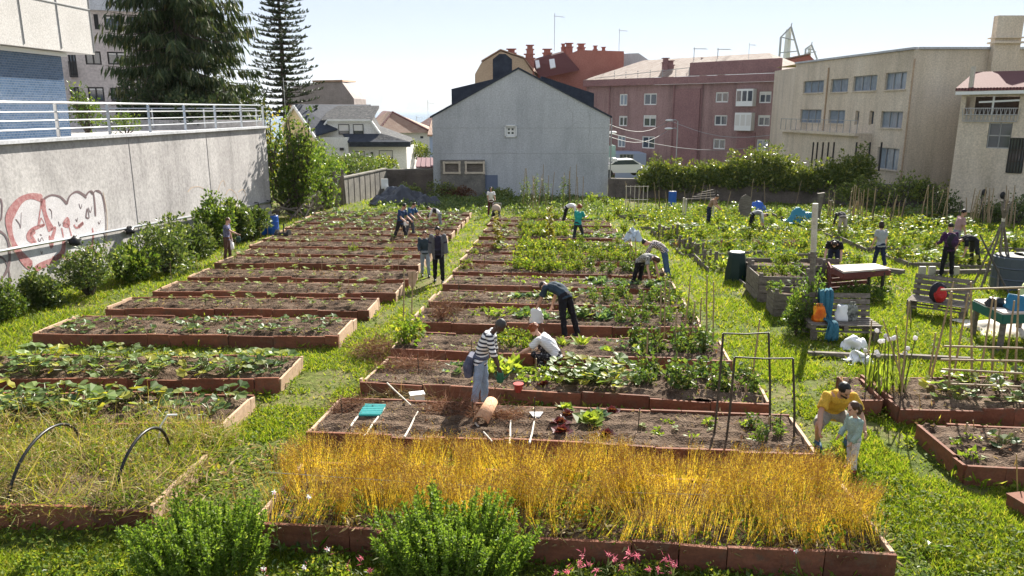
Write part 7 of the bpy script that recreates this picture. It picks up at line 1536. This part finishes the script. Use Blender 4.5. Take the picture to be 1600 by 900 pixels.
def person(label, at, phi, H, pose, top, bottom, skin='light', hair=('short','black'), sleeve=.55, leg=1.0, shoe=(.03,.03,.035), fem=False, vs=.0105, jacket=None, beard=False, glasses=False, group=None, kid=False, raise_=0.0, hemlen=.07):
    k = H/1.72; q = dict(DEF); q.update(pose); v = np.array
    def d_(a, s=0, b=0): a = R(a); b = R(b); return v([s*math.sin(b), math.sin(a)*math.cos(b), -math.cos(a)*math.cos(b)])
    hd = 1.42 if kid else 1.0; lg = .84 if kid else 1.0
    # spine
    S = [v([0,0,0.])]; ang = [.55,.9,1.12,1.25]
    for i, l in enumerate((.13,.13,.13,.13)): a = R(q['lean']*ang[i]); S.append(S[-1]+v([0,math.sin(a),math.cos(a)])*l*k)
    sh = S[3]*.25+S[4]*.75; na = R(q['lean']*.7+q['head']*.45); nk0 = S[4]; nk1 = nk0+v([0,math.sin(na),math.cos(na)])*.095*k
    hp = R(q['head']); U = v([0,math.sin(hp),math.cos(hp)]); Fw = v([0,math.cos(hp),-math.sin(hp)]); sx = v([1.,0,0]); hy = R(q['hyaw']); Fv = Fw*math.cos(hy)+sx*math.sin(hy); Sx = sx*math.cos(hy)-Fw*math.sin(hy)
    hk = k*hd; hc = nk1+U*.098*hk+Fw*.018*hk; HM = Matrix(((Sx[0],Fv[0],U[0]),(Sx[1],Fv[1],U[1]),(Sx[2],Fv[2],U[2])))
    def hpnt(x, f, u): return hc+Sx*x*hk+Fv*f*hk+U*u*hk
    sw = (.165 if fem else .185)*k; J = {}
    tw = R(q['lean']*1.25); back = v([0,math.cos(tw),-math.sin(tw)])
    for s, nm in ((-1,'L'),(1,'R')):
        f, ab, el = q[nm]; s0 = sh+v([s*sw,0,0]); ud = d_(f,s,ab); fd = d_(f+el,s,ab*.4-(8 if el > 20 else 0)); e = s0+ud*.285*k; w_ = e+fd*.25*k; J[nm] = (s0,e,w_,fd)
        f, kn, ab = q['l'+nm]; h0 = v([s*.088*k,0,-.03*k]); kd = d_(f,s,ab); sd_ = d_(f-kn,s,ab*.6 if kn < 60 else -ab*.35); kk = h0+kd*.425*k*lg; an = kk+sd_*.415*k*lg; J['l'+nm] = (h0,kk,an)
    off = -(J['lL'][2]+J['lR'][2])/2; off[2] = -min(J['lL'][2][2], J['lR'][2][2])+.078*k
    for n_ in J: J[n_] = tuple(p+off if i < 3 else p for i, p in enumerate(J[n_]))
    S = [p+off for p in S]; sh, nk0, nk1, hc = sh+off, nk0+off, nk1+off, hc+off
    hip = off; wst = .125 if fem else .14; hpw = .175 if fem else .16
    def torso(g, e, top_, bot=-.06, flare=0):
        dn = (S[0]-S[1])/np.linalg.norm(S[0]-S[1]); P = [S[0]+dn*(-bot)*k] if bot else []
        P += S[:4]+[sh, nk0][:2 if top_ else 1]; RX = ([hpw*.93+flare] if bot else [])+[hpw+flare*.7,wst,.165,.172,.15][:5]+([.075] if top_ else []); RY = ([.11+flare] if bot else [])+[.112+flare*.7,.098,.115,.112,.098][:5]+([.065] if top_ else [])
        loft(g, P, [r*k+e for r in RX][:len(P)], [r*k+e for r in RY][:len(P)])
    rn = .93 if fem else 1.0
    # body
    g = MB(); torso(g, 0, True); g.tube([nk0-(nk1-nk0)*.3, nk1+U*.03*hk], .052*k*(.88 if fem else 1), 10)
    g.ell(hc+U*.012*hk-Fv*.008*hk, v([.074,.094,.105])*hk, 14, 10, HM); g.ell(hc+Fv*.03*hk-U*.052*hk, v([.054,.056,.062])*hk, 12, 8, HM); g.ell(hc+Fv*.092*hk-U*.018*hk, v([.015,.022,.026])*hk, 8, 6, HM); g.ell(hc+Fv*.072*hk-U*.093*hk, v([.022,.02,.016])*hk, 8, 6, HM)
    for s in (-1,1): g.ell(hc+Sx*s*.076*hk-U*.012*hk-Fv*.008*hk, v([.012,.022,.032])*hk, 8, 6, HM)
    for nm, s in (('L',-1),('R',1)):
        s0,e,w_,fd = J[nm]; g.ell(s0, v([.055,.055,.055])*k, 8, 6); g.tube([s0,(s0+e)/2,e], [.05*k*rn,.046*k*rn,.038*k*rn], 10); g.tube([e,e*.65+w_*.35,w_], [.04*k*rn,.04*k*rn,.026*k*rn], 10); g.ell(e, v([.039,.039,.039])*k, 8, 6)
        # hand: palm, four bent fingers of different lengths, thumb from the side of the palm
        px_ = np.cross(fd, v([1.,0,0])); px_ = px_/max(np.linalg.norm(px_),1e-6); wd = px_; pn_ = np.cross(wd, fd)*s   # wd: across the knuckles, pn_: towards the palm
        HMm = Matrix(((pn_[0],wd[0],fd[0]),(pn_[1],wd[1],fd[1]),(pn_[2],wd[2],fd[2]))); hs_ = k*(.95 if kid else 1.0); g.ell(w_+fd*.045*hs_, v([.017,.04,.055])*hs_, 10, 7, HMm)
        for j, (o_, L_) in enumerate(((-.03,.07),(-.0105,.082),(.0095,.078),(.029,.062))):
            b0 = w_+fd*.08*hs_+wd*o_*hs_; b1 = b0+(fd*.85-pn_*s*.0+pn_*(-s)*.0+np.cross(fd,wd)*.35*s)*L_*.55*hs_; b2 = b1+(fd*.5+np.cross(fd,wd)*.8*s)*L_*.45*hs_; g.tube([b0-fd*.02*hs_,b0,b1,b2], [.0095*hs_,.0095*hs_,.0085*hs_,.007*hs_], 6)
        t0 = w_+fd*.025*hs_+wd*.03*hs_; t1 = t0+(wd*.75+fd*.6)*.035*hs_; t2 = t1+(wd*.2+fd*1.0)*.03*hs_; g.tube([t0,t1,t2], [.013*hs_,.0105*hs_,.008*hs_], 6)
        h0,kk,an = J['l'+nm]; g.tube([h0,(h0+kk)/2,kk], [.078*k,.068*k,.05*k], 12); g.ell(kk, v([.052,.052,.052])*k, 8, 6); g.tube([kk,kk*.68+an*.32,an], [.05*k,.052*k,.034*k], 12); g.tube([an, an+v([0,.12*k,-.045*k])], [.034*k,.026*k], 8); g.ell(h0, v([.08,.085,.08])*k, 8, 6)
    me = voxel(g, 'person', [SK[skin], EYE, LIP, HAIRM[hair[1]]], vs, 3)
    nP = len(me.polygons); ctr = np.zeros(nP*3, dtype=np.float32); me.polygons.foreach_get('center', ctr); ctr = ctr.reshape(-1,3); mi = np.zeros(nP, dtype=np.int32)
    rel = ctr-hc; loc = np.stack([rel@Sx, rel@Fv, rel@U], 1)/hk
    for s in (-1,1):
        mi[(np.linalg.norm((loc-v([s*.032,.083,.004]))*v([.75,1,1.25]),axis=1) < .0155)] = 1; mi[(np.abs(loc[:,0]-s*.033) < .02)&(np.abs(loc[:,2]-.027) < .006)&(loc[:,1] > .06)] = 3
    mi[(np.abs(loc[:,0]) < .026)&(np.abs(loc[:,2]+.062) < .008)&(loc[:,1] > .06)] = 2
    if beard: mi[(loc[:,2] < -.035)&(loc[:,2] > -.13)&(loc[:,1] > .0)&~((np.abs(loc[:,0]) < .024)&(np.abs(loc[:,2]+.062) < .009))] = 3
    me.polygons.foreach_set('material_index', mi); body = link('person', me); tag(body, label, 'person', group)
    def part(g, nm, mat, it=4, vv=None):
        me_ = voxel(g, nm, mat, vv or vs*1.15, it)
        if nm in ('shirt','jacket','trousers','shorts'):     # folds in the cloth
            nv_ = len(me_.vertices); co = np.zeros(nv_*3, dtype=np.float32); me_.vertices.foreach_get('co', co); co = co.reshape(-1,3); nr_ = np.zeros(nv_*3, dtype=np.float32); me_.vertices.foreach_get('normal', nr_); nr_ = nr_.reshape(-1,3)
            x_, y_, z_ = co[:,0]/k, co[:,1]/k, co[:,2]/k; f_ = np.sin(z_*34+6*np.sin(x_*9+1)+4*y_)*.5+np.sin(z_*21-x_*31+3*np.sin(y_*13))*.5; co += nr_*(f_*.0075*k)[:,None].astype(np.float32); me_.vertices.foreach_set('co', co.ravel()); me_.update()
        o = link(nm, me_); o.parent = body; return o
    # hair
    g = MB(); st = hair[0]
    g.ell(hc+U*.034*hk-Fv*.022*hk, v([.084,.09,.094])*hk, 14, 10, HM, jit=.1)
    if st in ('long','bob','pony'): g.ell(hc-U*.04*hk-Fv*.06*hk, v([.08,.055,.1 if st != 'long' else .16])*hk, 12, 9, HM, jit=.15)
    if st == 'long' or st == 'bob':
        for s in (-1,1): g.ell(hc+Sx*s*.068*hk-U*.045*hk-Fv*.02*hk, v([.028,.05,.09])*hk, 8, 7, HM, jit=.15)
    if st == 'pony': g.ell(hc-U*.03*hk-Fv*.115*hk, v([.038,.05,.085])*hk, 10, 8, HM, jit=.25)
    if st == 'bun': g.ell(hc+U*.075*hk-Fv*.085*hk, v([.045,.045,.045])*hk, 9, 7, HM, jit=.2)
    if st == 'afro': 
        for j in range(26): a = j*2.4; zz = random.uniform(-.55,1); rr = math.sqrt(max(0,1-zz*zz)); p_ = hc+Sx*(math.cos(a)*rr*.075*hk)+Fv*((math.sin(a)*rr*.08-.03)*hk)+U*(.03+zz*.08)*hk; 
        for j in range(34):
            a = j*2.4; zz = random.uniform(-.6,1); rr = math.sqrt(max(0,1-zz*zz)); f_ = math.sin(a)*rr
            if f_ > .5 and zz < .35: continue
            g.ell(hc+Sx*(math.cos(a)*rr*.09*hk)+Fv*((f_*.095-.03)*hk)+U*(.03+zz*.095)*hk, v([.034]*3)*hk, 7, 5, jit=.3)
    if st != 'bald': part(g, 'hair', HAIRM[hair[1]], 1, .009)
    # trousers or shorts
    g = MB(); dn = (S[0]-S[1])/np.linalg.norm(S[0]-S[1]); loft(g, [S[0]+dn*.075*k, S[0], S[0]*.35+S[1]*.65], [hpw*k+.004,hpw*k+.016,wst*k+.024], [.118*k,.122*k+.008,.104*k+.016])
    for nm in ('lL','lR'):
        h0,kk,an = J[nm]; g.ell(h0, v([.092,.102,.09])*k, 10, 8); end = an+(kk-an)*.06
        if leg >= .9: g.tube([h0,(h0+kk)/2,kk,(kk+end)/2,end], [.096*k,.084*k,.069*k,.066*k,.06*k], 12); g.ell(kk, v([.07,.07,.07])*k, 9, 7)
        else: e2 = h0+(kk-h0)*leg*1.9; e2 = h0+(kk-h0)*min(1.0,leg*2); g.tube([h0,(h0+e2)/2,e2], [.1*k,.094*k,.088*k], 12)
    part(g, 'shorts' if leg < .9 else 'trousers', bottom)
    for nm in ('lL','lR'):
        h0,kk,an = J[nm]; g = MB(); zf = an[2]-.078*k; g.ell(v([an[0],an[1]+.055*k,zf+.04*k]), v([.047,.135,.042])*k, 12, 8); g.ell(v([an[0],an[1]+.005*k,zf+.065*k]), v([.045,.06,.06])*k, 10, 8); g.ell(v([an[0],an[1]+.11*k,zf+.03*k]), v([.046,.075,.032])*k, 10, 8); g.box(v([an[0],an[1]+.06*k,zf+.012*k]), (.085*k,.24*k,.024*k)); o = part(g, 'shoe', plain('shoe_leather',shoe,.6), 3)
    # shirt with sleeves
    def top_layer(e, sl, mat, nm, hem, neck=True):
        g = MB(); torso(g, e, False, -hem, .0); loft(g, [sh-(nk0-sh)*.6, sh, nk0+(nk0-sh)*.25], [.165*k+e*.6,.14*k+e*.7,.064*k+e*.5], [.105*k+e*.8,.095*k+e*.8,.062*k+e*.5])
        for n_ in ('L','R'):
            s0,a_,w_,fd = J[n_]; g.ell(s0, v([.062]*3)*k+e*.5, 9, 7)
            if sl <= .6: c_ = s0+(a_-s0)*sl*1.35; g.tube([s0,c_], [.06*k+e*.5,.062*k+e*.9], 12)
            elif sl < 9: c_ = a_+(w_-a_)*min(1,(sl-.5)*2); g.tube([s0,(s0+a_)/2,a_,c_], [.058*k+e*.6,.054*k+e*.6,.047*k+e*.8,.038*k+e*.9], 12); g.ell(a_, v([.047]*3)*k+e*.8, 9, 7)
        return part(g, nm, mat)
    top_layer(.016, sleeve, top, 'shirt', hemlen)
    if jacket:
        jo = top_layer(.034, .97, jacket, 'jacket', .2); jm = jo.data; n2 = len(jm.polygons); c2 = np.zeros(n2*3, dtype=np.float32); jm.polygons.foreach_get('center', c2); c2 = c2.reshape(-1,3); import bmesh
        bm = bmesh.new(); bm.from_mesh(jm); bm.faces.ensure_lookup_table(); kill = [f for f in bm.faces if abs(f.calc_center_median().x) < .095*k and f.normal.y > .1 and f.calc_center_median().z < sh[2]+.06]; bmesh.ops.delete(bm, geom=kill, context='FACES'); bm.to_mesh(jm); bm.free()
    if glasses:
        g = MB()
        for s in (-1,1): g.tube([hpnt(s*.033+.024*math.cos(a),.1,.002+.018*math.sin(a))+off for a in np.linspace(0,6.283,11)], .0035*hk, 4, cap=False); g.tube([hpnt(s*.057,.097,.004)+off, hpnt(s*.08,-.0,.006)+off], .003*hk, 4)
        g.tube([hpnt(-.009,.102,.004)+off, hpnt(.009,.102,.004)+off], .003*hk, 4); o = g.build('glasses', M['black']); o.parent = body
    p = at if isinstance(at, Vector) else G(*at)
    body.location = (p.x, p.y, p.z+raise_); body.rotation_euler.z = -R(phi)
    Mw = Matrix.Translation(body.location) @ Matrix.Rotation(-R(phi), 4, 'Z')
    W = {n_: [Mw @ Vector(p_) for p_ in J[n_][:3]] for n_ in J}; W['hip'] = Mw @ Vector(S[0]); W['waist'] = Mw @ Vector(S[1]); W['chest'] = Mw @ Vector(S[3]); W['head'] = Mw @ Vector(hc); W['body'] = body; W['M'] = Mw; W['S'] = S; W['k'] = k; W['hpw'] = hpw; return W
NAVY = cloth('navy_cotton',(.022,.03,.065)); BLK = cloth('black_cotton',(.014,.014,.018)); WHT = cloth('white_cotton',(.70,.69,.68)); JEAN = cloth('blue_denim',(.06,.11,.19)); LJEAN = cloth('pale_denim',(.30,.38,.5)); GRYJ = cloth('grey_denim',(.22,.24,.26))
# foreground pair
person('man in a mustard t-shirt and grey shorts crouching beside the small child', (1299,697), 188, 1.76, dict(lean=42, head=38, hyaw=-24, L=(30,18,28), R=(38,22,12), lL=(96,128,22), lR=(88,122,26)), cloth('mustard_cotton',(.60,.36,.045)), cloth('grey_shorts',(.30,.29,.27)), 'tan', ('short','black'), .55, .46, (.03,.09,.16), vs=.0085, beard=True, glasses=True)
person('small child in a mint hoodie and white trousers standing by the crouching man', (1330,736), 258, 1.03, dict(lean=4, head=14, L=(8,6,25), R=(12,6,30), lL=(4,6,3), lR=(-2,4,3)), cloth('mint_cotton',(.30,.40,.36)), cloth('white_trousers',(.62,.58,.58)), 'light', ('pony','brown'), .97, 1.0, (.35,.02,.04), vs=.0075, kid=True)
# striped woman with watering can
sw_ = striped('striped_cotton',(.03,.03,.045),(.75,.74,.73),4.6,'Z',.9,.45)
W = person('standing woman in a striped top and pale jeans with a jacket tied at her waist', (748,640), 98, 1.66, dict(lean=24, head=48, L=(4,10,6), R=(14,12,8), lL=(6,8,4), lR=(-6,4,5)), sw_, LJEAN, 'dark', ('short','grey'), .66, 1.0, (.02,.02,.025), fem=True, vs=.0085, hemlen=.1)
g = MB(); k = W['k']; S = W['S']; loft(g, [S[0]*.6+S[1]*.4-np.array([0,0,.03]), S[0]*.3+S[1]*.7], [.185*k,.165*k], [.14*k,.13*k]); 
for s, l in ((-.08,.42),(.0,.5),(.09,.44)): g.tube([S[0]+np.array([s,-.14,.06]), S[0]+np.array([s*1.3,-.2,-.1]), S[0]+np.array([s*1.5,-.19,-.1-l*.45])], [.07,.09,.06], 8)
o = link('tied_jacket', voxel(g, 'tied_jacket', cloth('navy_jacket',(.05,.065,.12),(.16,.16,.2)), .012, 3)); o.parent = W['body']
def watering_can(P, rz, mat, label, s=1.0):
    t = thing('watering_can', label, 'watering can', (0,0,0)); g = MB(); g.tube([(0,0,0),(0,0,.04),(0,0,.2),(0,0,.25)], [.1*s,.115*s,.11*s,.09*s], 14); g.build('tank', mat, t, False)
    g = MB(); g.tube([(0,.08*s,.06),(0,.24*s,.16),(0,.4*s,.3)], [.03*s,.022*s,.016*s], 8); g.tube([(0,.4*s,.3),(0,.45*s,.33)], [.02*s,.05*s], 10); g.build('spout', mat, t); g = MB(); g.tube([(0,-.1*s,.06),(0,-.2*s,.2),(0,-.12*s,.34),(0,.02,.34),(0,.07*s,.24)], .014*s, 6); g.build('handle', mat, t); t.location = P; t.rotation_euler.z = rz; t.scale = (s,)*3; return t
GREENC = plain('green_can',(.02,.11,.06),.4)
h = W['L'][2]; h2 = W['R'][2]; watering_can(h2+Vector((.03,.03,-.27)), R(-95), GREENC, 'green watering can held by the woman in stripes', .72)
# squatting woman and bending man in the centre rows
dots = mottled('dotted_leggings', [(.55,(.02,.018,.022)),(.62,(.45,.42,.42))], 26, 60, .9, .003)
person('squatting woman in a white ribbed t-shirt and dark dotted trousers', (858,580), 292, 1.64, dict(lean=44, head=42, L=(42,10,18), R=(36,12,22), lL=(100,140,14), lR=(104,142,16)), striped('ribbed_white',(.56,.55,.55),(.74,.73,.72),9,'Z',.9,.3), dots, 'light', ('afro','red'), .6, 1.0, (.05,.045,.04), fem=True, vs=.0095)
W = person('man in a navy t-shirt and black trousers bending low with a white bag', (893,531), 318, 1.8, dict(lean=74, head=95, L=(22,4,6), R=(18,6,4), lL=(-10,4,6), lR=(-14,2,9)), cloth('dark_teal_cotton',(.035,.055,.075)), BLK, 'light', ('short','darkbrown'), .55, vs=.0095)
bagmesh('plastic_bag','translucent white bag hanging from the bending man in navy','bag',W['L'][2]+Vector((-.02,0,-.4)),(.3,.2,.36),M['white'],31,False)
person('woman in a patterned grey top bending over the right end of the centre rows', (992,452), 140, 1.64, dict(lean=72, head=100, L=(6,10,14), R=(10,10,12), lL=(-10,2,5), lR=(-12,2,6)), mottled('patterned_top',[(.42,(.10,.10,.09)),(.52,(.4,.4,.37)),(.62,(.16,.16,.15))],14,40,.9), BLK, 'light', ('bob','brown'), .5, fem=True)
chk = None
def check():
    m, t, b, o = newmat('plaid_shirt'); cz_ = N(t,'ShaderNodeTexChecker',Scale=26); t.links.new(coords(t), cz_.inputs[0]); cz_.inputs[1].default_value = (.05,.03,.04,1); cz_.inputs[2].default_value = (.62,.54,.5,1); t.links.new(cz_.outputs[0], b.inputs['Base Color']); b.inputs['Roughness'].default_value = .9; return m
person('woman in a plaid shirt and blue jeans bending left from the grass path', (1044,437), 285, 1.7, dict(lean=64, head=82, L=(26,8,14), R=(20,8,18), lL=(-8,2,4), lR=(-12,2,5)), check(), JEAN, 'light', ('bun','black'), .8, shoe=(.05,.05,.06), fem=True)
person('woman with curly red hair in a teal t-shirt standing among the far centre beds', (902,382), 35, 1.66, dict(lean=12, head=10, L=(12,8,55), R=(30,10,70), lL=(-6,2,6), lR=(24,42,8)), cloth('teal_cotton',(.03,.32,.27)), cloth('dark_capri',(.03,.04,.05)), 'light', ('afro','red'), .55, .97, (.1,.05,.04), fem=True)
person('stooping person in a white top with dark trousers left of the woman in teal', (879,352), 95, 1.68, dict(lean=84, head=88, L=(4,8,10), R=(8,8,10), lL=(-12,4,6), lR=(-8,6,6)), WHT, BLK, 'light', ('short','brown'), .8)
W = person('woman in a white t-shirt with long dark hair standing behind the pushchair', (767,338), 172, 1.66, dict(lean=6, head=22, L=(30,8,20), R=(26,8,22)), WHT, cloth('dark_red_trousers',(.1,.03,.035)), 'tan', ('long','black'), .5, fem=True)
def pushchair(P, rz):
    t = thing('pushchair','dark pushchair with a beige hood standing on the grass','pushchair',(0,0,0)); g = MB(); g.ell((0,0,.55),(.22,.3,.2),14,9); g.box((0,-.12,.42),(.4,.45,.1)); g.build('seat', M['black'], t); g = MB(); g.ell((0,.1,.72),(.25,.3,.26),14,9); g.build('hood', cloth('beige_hood',(.45,.36,.28)), t, True)
    g = MB()
    for s in (-.22,.22): g.tube([(s,.42,1.0),(s,.1,.55),(s,-.35,.14)], .015, 6); g.tube([(s,.35,.14),(s,-.05,.5)], .015, 6)
    g.tube([(-.22,.42,1.0),(.22,.42,1.0)], .018, 6); g.build('chassis', M['alu'], t)
    for s in (-.24,.24):
        for y in (-.35,.35): g = MB(); g.tube([(s-.02,y,.12),(s+.02,y,.12)], .12, 12); g.build('wheel', M['black'], t)
    t.location = P; t.rotation_euler.z = rz
p = G(775,348); pushchair(p, R(-8))
# left rows
W = person('man in a grey open jacket and black trousers walking towards the camera, head down', (686,441), 178, 1.8, dict(lean=6, head=38, L=(2,8,10), R=(-4,8,8), lL=(10,10,3), lR=(-8,8,3)), cloth('navy_polo',(.03,.028,.05)), BLK, 'tan', ('short','black'), .55, jacket=cloth('grey_jacket',(.12,.125,.135)), beard=True, vs=.0095)
person('boy in a dark teal sweater and pale jeans walking beside the man in grey', (665,432), 172, 1.52, dict(lean=5, head=30, L=(10,8,35), R=(16,8,40), lL=(8,10,3), lR=(-6,6,3)), cloth('dark_teal_sweater',(.04,.06,.075)), cloth('light_jeans',(.26,.31,.36)), 'light', ('short','brown'), .97)
W = person('man in navy with a white paper stepping across the far left beds', (625,381), 118, 1.78, dict(lean=14, head=36, L=(18,8,40), R=(22,8,35), lL=(20,10,6), lR=(-18,8,6)), cloth('navy_shirt',(.025,.05,.12)), cloth('black_trousers',(.02,.02,.028)), 'light', ('short','black'), .55)
g = MB(); q = W['R'][2]; g.box(q+Vector((.02,0,-.08)), (.2,.03,.16), .4); g.box(q+Vector((.02,-.02,-.08)), (.16,.02,.12), .4); tag(g.build('paper_bag', M['white']), 'white packet in the hand of the man in navy', 'packet')
person('second man in blue half hidden behind the man in navy', (640,374), 125, 1.7, dict(lean=18, head=40, L=(25,8,35), R=(28,8,30), lL=(8,8,5), lR=(-8,8,5)), cloth('blue_shirt',(.03,.09,.2)), cloth('grey_blue_trousers',(.07,.08,.1)), 'light', ('short','darkbrown'), .55)
person('boy in a black and white sweatshirt bending over the far left beds', (691,361), 268, 1.5, dict(lean=58, head=64, L=(24,8,20), R=(30,8,16), lL=(-8,4,5), lR=(-4,8,6)), striped('black_white_top',(.015,.015,.018),(.66,.64,.63),.9,'Y',.9,.55), GRYJ, 'light', ('short','darkbrown'), .95)
W = person('boy in a patterned blue shirt watering beside the graffiti wall', (356,409), 88, 1.6, dict(lean=6, head=18, L=(4,8,8), R=(52,8,14), lL=(6,6,3), lR=(-4,6,3)), mottled('blue_pattern_shirt',[(.4,(.06,.08,.16)),(.55,(.2,.2,.3)),(.65,(.1,.11,.2))],14,40,.9), cloth('brown_trousers',(.11,.06,.045)), 'light', ('short','brown'), .5)
q = W['R'][2]; watering_can(q+Vector((.05,-.02,-.3)), R(-90), plain('dark_can',(.02,.05,.04),.5), 'dark watering can held out by the boy at the wall', .85)
q = W['L'][2]; t = thing('water_jug','white plastic jug hanging from the hand of the watering boy','jug',tuple(q+Vector((-.06,-.03,-.42)))); g = MB(); P0 = q+Vector((-.06,-.03,-.42)); g.tube([P0,up(P0,.03),up(P0,.24),up(P0,.31),up(P0,.36)], [.11,.13,.13,.06,.04], 12); g.build('jug_body', M['white'], t, True); g = MB(); g.tube([up(P0,.25)+Vector((.1,0,0)),up(P0,.4)+Vector((.08,0,0)),up(P0,.35)+Vector((.02,0,0))], .012, 5); g.build('jug_handle', M['white'], t)
# right-hand plots
person('person in black bending over the crops behind the plank screen', (1300,431), 205, 1.72, dict(lean=62, head=88, L=(8,8,20), R=(10,10,20), lL=(-8,4,6), lR=(-8,4,6)), BLK, NAVY, 'light', ('short','darkbrown'), .5)
W = person('woman in a grey t-shirt and gloves walking away behind the red table', (1374,424), 345, 1.66, dict(lean=5, head=10, L=(4,12,14), R=(-4,14,14), lL=(10,8,3), lR=(-10,14,3)), cloth('grey_tee',(.36,.38,.38)), NAVY, 'light', ('bob','darkbrown'), .5, fem=True)
pp = mottled('purple_print', [(.45,(.045,.016,.06)),(.58,(.1,.035,.11)),(.72,(.3,.14,.25))], 12, 40, .9)
W = person('person in a purple print top with a dark backpack standing with back to the camera', (1478,434), 2, 1.74, dict(lean=4, head=14, L=(14,12,50), R=(14,12,50), lL=(2,4,5), lR=(-2,4,6)), pp, BLK, 'light', ('short','black'), .9)
bp2 = copy_tree(bp); bp2.location = W['chest']+Vector((-.03,-.2,-.3)); bp2.rotation_euler.z = R(2); bp2.scale = (.85,.8,.85); bp2['label'] = 'dark backpack worn by the person in purple print'
for ch in bp2.children:
    if 'pocket' in ch.name: ch.data = ch.data.copy(); ch.data.materials.clear(); ch.data.materials.append(plain('plum_fabric',(.05,.02,.06),.8))
person('person standing hidden behind the one in purple print, only the head showing', (1489,402), 95, 1.8, dict(lean=10, head=15), cloth('dusty_pink_top',(.4,.25,.25)), GRYJ, 'tan', ('short','black'), .55)
person('person in black doubled over beside the pole teepee', (1524,416), 262, 1.7, dict(lean=88, head=98, L=(4,8,12), R=(8,8,10), lL=(-12,4,6), lR=(-8,6,6)), BLK, cloth('charcoal_trousers',(.03,.03,.035)), 'tan', ('short','brown'), .55)
person('far gardener in pale trousers bending away among the right hand crops', (1316,372), 8, 1.68, dict(lean=82, head=98, L=(4,8,8), R=(6,8,8), lL=(-10,4,7), lR=(-12,4,8)), cloth('dark_jumper',(.05,.05,.055)), cloth('cream_trousers',(.42,.34,.28)), 'light', ('short','grey'), .9)
person('gardener in a tan top half hidden by leaves in the far plots', (1106,352), 120, 1.66, dict(lean=30, head=40, L=(20,8,30), R=(26,8,30)), cloth('tan_top',(.34,.22,.15)), NAVY, 'tan', ('short','darkbrown'), .55)
person('gardener in pale grey doubled over among cabbages in the middle plots', (1168,363), 100, 1.62, dict(lean=90, head=96, L=(4,8,8), R=(6,8,8), lL=(-10,8,6), lR=(-8,8,7)), striped('grey_stripe_top',(.2,.2,.2),(.6,.58,.56),2.2,'X',.9,.4), BLK, 'light', ('short','grey'), .8)
